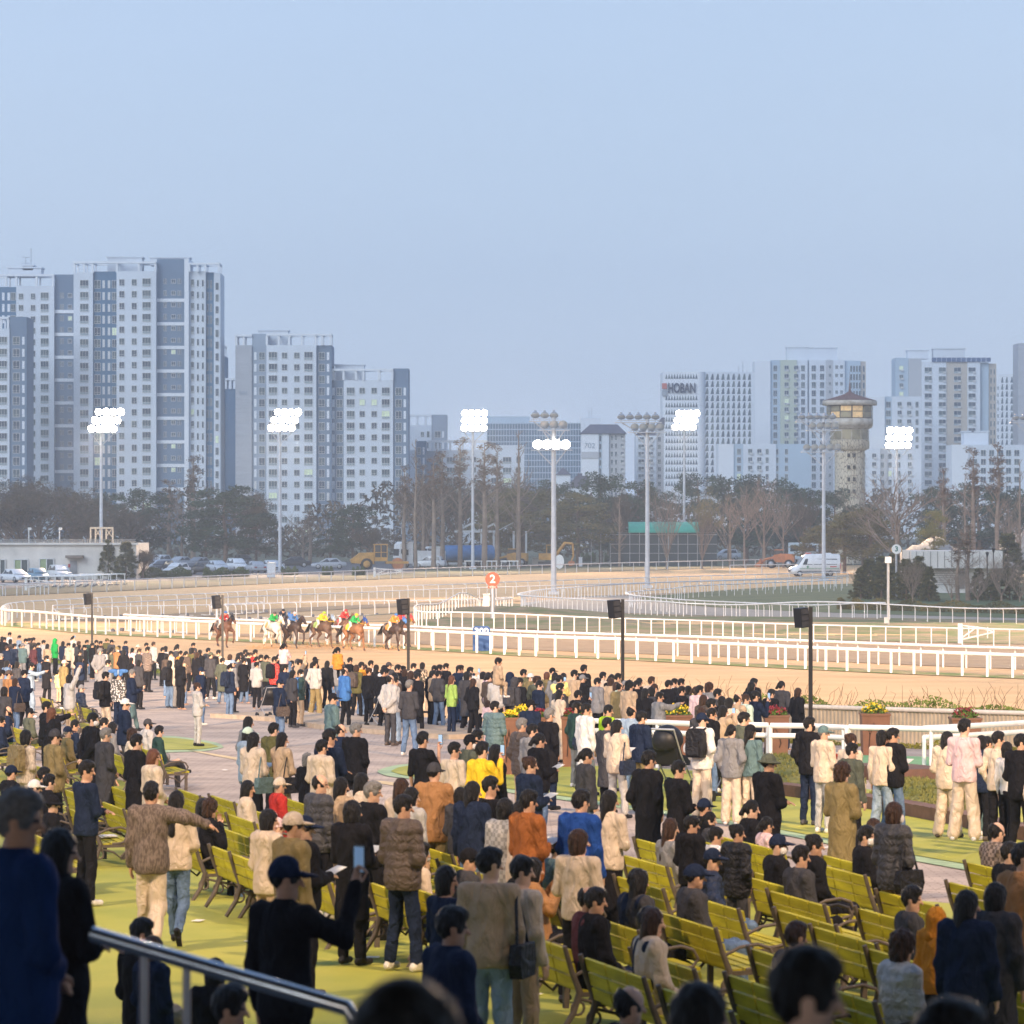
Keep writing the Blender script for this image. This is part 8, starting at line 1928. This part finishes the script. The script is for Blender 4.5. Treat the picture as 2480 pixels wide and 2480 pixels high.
# truck cab and blue tanker
def truck_cab(root, y, m, hi=3.1):
    b = MB(); P = [(y, .6), (y + 1.9, .6), (y + 2.05, 1.5), (y + 1.85, hi - .35), (y + 1.4, hi), (y, hi)]; b.prism(P, -1.2, 1.2, ax='x'); b.build('cab', m, root); b = MB()
    for s in (-1, 1): b.box((s * 1.205, y + 1.15, 2.15), (.03, .95, .75))
    b.box((0, y + 1.98, 2.15), (2.1, .12, .95)); b.build('glass', m_carglass, root); b = MB(); b.box((0, y + 2.05, 1.05), (1.9, .08, .55)); b.build('grille', m_tyre, root); b = MB()
    for s in (-1, 1): b.box((s * .95, y + 2.05, .72), (.36, .1, .2)); b.box((s * 1.4, y + 1.75, 2.3), (.2, .1, .6))
    b.build('mirror', m_tyre, root)
mw_ = mat('truck_white', (.66, .66, .65), .45, .08, scale=1); my = mat('machine_yellow', (.52, .27, .06), .6, .15, scale=1.5); mblue = mat('tank_blue', (.03, .17, .42), .5, .18, scale=.8); mor = mat('machine_orange', (.45, .16, .06), .65, .2, scale=1.5); mchas = mat('chassis', (.05, .05, .055), .7, .15)
def tanker():
    root = root_at('tank_truck', 1110, 1366, 104, 'long blue tank truck with a white cab behind the bare trunks', 'truck', D=488); truck_cab(root, 2.8, mw_, 2.9); b = MB(); b.tube([(0, -5.0, 1.95), (0, -4.8, 1.95), (0, 2.3, 1.95), (0, 2.5, 1.95)], [.95, 1.12, 1.12, .95], 20); b.build('tank', mblue, root); b = MB(); b.box((0, -1.2, .8), (1.0, 8.6, .28)); b.build('chassis', mchas, root)
    b = MB()
    for s in (-1, 1): b.box((s * .35, -1.2, 3.25), (.05, 6.2, .05))
    for k in range(8): b.box((0, -4.2 + k * .87, 3.16), (.75, .05, .16))
    b.build('catwalk', mchas, root)
    for s in (-1, 1):
        for y in (3.7, -1.9, -3.2): wheel(root, (s * 1.0, y, .5), .5, .3)
tanker()
def truck2():
    root = root_at('white_truck', 1003, 1372, 112, 'white high-cab truck left of the tank truck', 'truck', D=482); truck_cab(root, .6, mw_, 3.6); b = MB(); b.box((0, -1.9, 1.6), (2.3, 4.6, 1.5)); b.build('cargo_bed', mw_, root); b = MB(); b.box((0, -1.2, .75), (1.0, 7, .3)); b.build('chassis', mchas, root)
    for s in (-1, 1):
        for y in (1.6, -2.6): wheel(root, (s * 1.0, y, .5), .5, .3)
truck2()
def roller():
    root = root_at('road_roller', 905, 1375, 96, 'yellow road roller with glazed cab beside the silver car', 'roller', D=468); b = MB(); b.prism([(.0, .75), (1.4, .75), (3.0, .9), (3.15, 1.3), (1.9, 2.25), (.0, 2.3)], -.85, .85, ax='x'); b.build('engine_hood', my, root)
    root.rotation_euler[2] = R(96); b = MB()
    for s in (-1, 1):
        for y in (-1.75, -.95, -.1): b.box((s * .72, y, 2.35), (.1, .1, 1.9))
    b.box((0, -.92, 3.35), (1.65, 1.9, .14)); b.box((0, -.92, 1.4), (1.55, 1.75, .5)); b.box((0, -.92, 2.3), (1.5, 1.72, .08)); b.build('cab', my, root); b = MB(); b.box((0, -.92, 2.35), (1.36, 1.6, 1.7)); b.build('cab_glass', m_carglass, root)
    b = MB(); b.box((0, -3.1, .95), (2.1, 3.0, .3)); b.build('drum_frame', my, root); b = MB(); b.cyl((-.95, -3.2, .78), (.95, -3.2, .78), .78, n=24); b.build('drum', mor, root)
    for s in (-1, 1): wheel(root, (s * 1.0, 1.0, .75), .78, .5, my)
    b = MB()
    for k in range(6): b.box((0, 2.1 + k * .17, 2.1 - k * .13), (1.2, .05, .05))
    b.build('louvre', mchas, root)
roller()
def excavator():
    root = root_at('excavator', 1352, 1366, 0, 'small beige excavator behind the fourth mast', 'excavator', D=486); b = MB(); b.box((-1.5, 0, 1.5), (2.4, 2.0, .9)); b.build('house', my, root); b = MB()
    for x in (-1.6, -.6):
        for y in (-.8, .2): b.box((x, y, 2.5), (.1, .1, 1.2))
    b.box((-1.1, -.3, 3.1), (1.2, 1.2, .1)); b.build('cab_frame', my, root); b = MB(); b.tube([(-.4, 0, 1.6), (.9, 0, 3.4), (2.0, 0, 3.3)], [.26, .24, .18], 6); b.tube([(2.0, 0, 3.3), (2.1, 0, 1.6), (1.8, 0, .9)], [.18, .14, .1], 6); b.build('boom', my, root); b = MB(); b.prism([(1.5, .9), (2.2, .9), (2.3, .4), (1.6, .2), (1.3, .5)], -.4, .4); b.build('bucket', mor, root); b = MB()
    for y in (-.9, .9): b.box((-1.3, y, .45), (3.0, .5, .7))
    b.build('tracks', mchas, root)
    root = root_at('satellite_dish', 1355, 1368, 0, 'round white dish standing by the fourth mast', 'dish', D=472); b = MB(); P = [(.62 * math.cos(a), .95 * math.sin(a) + 1.0) for a in np.linspace(0, 6.283, 25)[:-1]]; b.prism(P, -.06, .06); b.build('dish', m_rail, root); b = MB(); b.cyl((0, .1, 0), (0, .1, 1), .06); b.build('stand', m_galv, root)
excavator()
def loader(x, D, lab, m):
    root = root_at('wheel_loader', x, 1366, 80, lab, 'loader', D=D); b = MB(); b.prism([(-2.2, .8), (.6, .8), (.6, 1.8), (-.4, 2.0), (-2.2, 1.9)], -.8, .8, ax='x'); b.build('body', m, root); b = MB(); b.box((0, -.1, 2.5), (1.2, 1.2, .12)); b.box((0, -.1, 1.95), (1.1, 1.1, 1.0), 1); b.build('cab', [m, m_carglass], root); b = MB(); b.tube([(0, .5, 1.5), (0, 1.8, 1.2), (0, 2.5, .6)], [.2, .18, .15], 6); b.build('arm', m, root); b = MB(); b.prism([(2.4, .2), (3.2, .2), (3.1, .5), (2.6, .9), (2.4, 1.3), (2.2, .8)], -1.1, 1.1, ax='x'); b.build('bucket', m, root)
    for s in (-1, 1):
        for y in (-1.5, .9): wheel(root, (s * .95, y, .6), .6, .4)
loader(1240, 492, 'orange loader under the olive pines left of the fourth mast', my); loader(1885, 480, 'rusty orange loader between the bare trunks left of the bus', mor)
def bus():
    root = root_at('parked_bus', 1950, 1356, 70, 'pale blue minibus parked under the trees above the ambulance', 'bus', D=520); m = mat('bus_pale', (.42, .50, .56), .4, .08); b = MB(); b.box((0, 0, 1.9), (2.1, 4.6, 2.5)); b.build('body', m, root); b = MB()
    for s in (-1, 1):
        for k in range(3): b.box((s * 1.06, -1.4 + k * 1.4, 2.3), (.04, 1.15, .9))
    b.box((0, 2.32, 2.2), (1.9, .04, 1.2)); b.box((0, -2.32, 2.2), (1.8, .04, 1.0)); b.build('glass', m_carglass, root)
    for s in (-1, 1):
        for y in (-1.4, 1.4): wheel(root, (s * .95, y, .45), .45, .28)
bus()
# tables / trestles between the trunks and electric cabinets
def trestle(x0, x1, y, lab):
    D = 476; s = FP / D; root = empty('trestle_table', (PX((x0 + x1) / 2, D), D, 0)); tag(root, lab, 'table'); W = (x1 - x0) / s; b = MB(); b.box((0, 0, 1.05), (W, 1.2, .12)); b.build('top', m_rail, root)
    for q in (-.45, 0, .45): b = MB(); b.box((q * W, 0, .5), (.1, 1.0, 1.0)); b.build('leg', m_rail, root)
trestle(1124, 1168, 1362, 'white trestle table at the left of the bare trunks'); trestle(1178, 1204, 1362, 'short white trestle table in the middle of the bare trunks'); trestle(1212, 1256, 1362, 'white trestle table at the right of the bare trunks')
def cab_(x, yb, w_, h, lab, m=m_rail2): D = FP * CH / (yb - 1240); root = empty('electric_cabinet', (PX(x, D), D, 0)); tag(root, lab, 'cabinet'); b = MB(); b.box((0, 0, h / 2), (w_, w_ * .7, h)); b.build('box', m, root); b = MB(); b.box((0, 0, h), (w_ * 1.15, w_ * .85, .1)); b.build('lid', m, root)
cab_(657, 1398, .95, 1.7, 'white cabinet on legs at the foot of the second mast'); cab_(1406, 1372, .5, 1.3, 'small white cabinet right of the excavator'); cab_(1683, 1366, .75, 1.4, 'cream electric cabinet at the foot of the yellow willow', mat('cabinet_cream', (.45, .40, .30), .7, .1)); cab_(1305, 1366, 1.9, .9, 'wide grey stone block left of the dish', m_greysand)
# marching street lamps at the cabin
def lamp(x, yt, yb, lab): D = 318; s = FP / D; root = empty('garden_lamp', (PX(x, D), D, 0)); tag(root, lab, 'lamp'); z = CH - (yt - 1240) / s; b = MB(); b.cyl((0, 0, 0), (0, 0, z - .5), .05); b.build('post', m_black, root); b = MB(); b.lathe([(.06, -.5), (.16, -.12), (.22, -.1), (.0, 0)], (0, 0, z), 6); b.build('lantern', m_black, root)
lamp(2391, 1336, 1400, 'black lantern left of two beside the cabin'); lamp(2406, 1326, 1400, 'black lantern right of two beside the cabin')
# blue butterfly balloon over the patterned shirt
def balloon():
    P = next(p for p in BUILT if 'balloon' in p['n']); o = P['o']; c = Vector(o.location) + Vector((.0, -.1, 1.66)); root = empty('butterfly_balloon', tuple(c)); tag(root, 'blue butterfly shaped balloon above the patterned shirt', 'balloon'); b = MB()
    for s in (-1, 1): b.ball((s * .13, 0, .03), (.16, .03, .06)); b.ball((s * .07, 0, -.05), (.06, .025, .07))
    b.build('wings', cloth('u', 'shell'), root); b = MB(); b.ball((0, -.01, 0), (.03, .04, .09)); b.build('body', cloth('E', 'shell'), root)
balloon()
me = None
emp = [b for b in BEN if b['label'].find('empty') > 0]
for b in sorted(emp, key=lambda b: b.location.y)[:14:2]:
    q = MB(); q.box((0, 0, 0), (.30, .22, .012)); q.box((.05, .03, .012), (.24, .2, .01)); o = q.build('newspaper', mat('newsprint', (.60, .59, .56), .8, .25, scale=30)); o.location = Vector(b.location) + UX * random.uniform(-.35, .35) + UY * .06 + Vector((0, 0, .402)); o.rotation_euler = (0, R(1.3), BA + random.uniform(-.5, .5))
    tag(o, ' '.join(('folded paper on the ' + b['label'].replace('green slatted ', '')).split()[:16]), 'newspaper')
print('objects', len(SP))
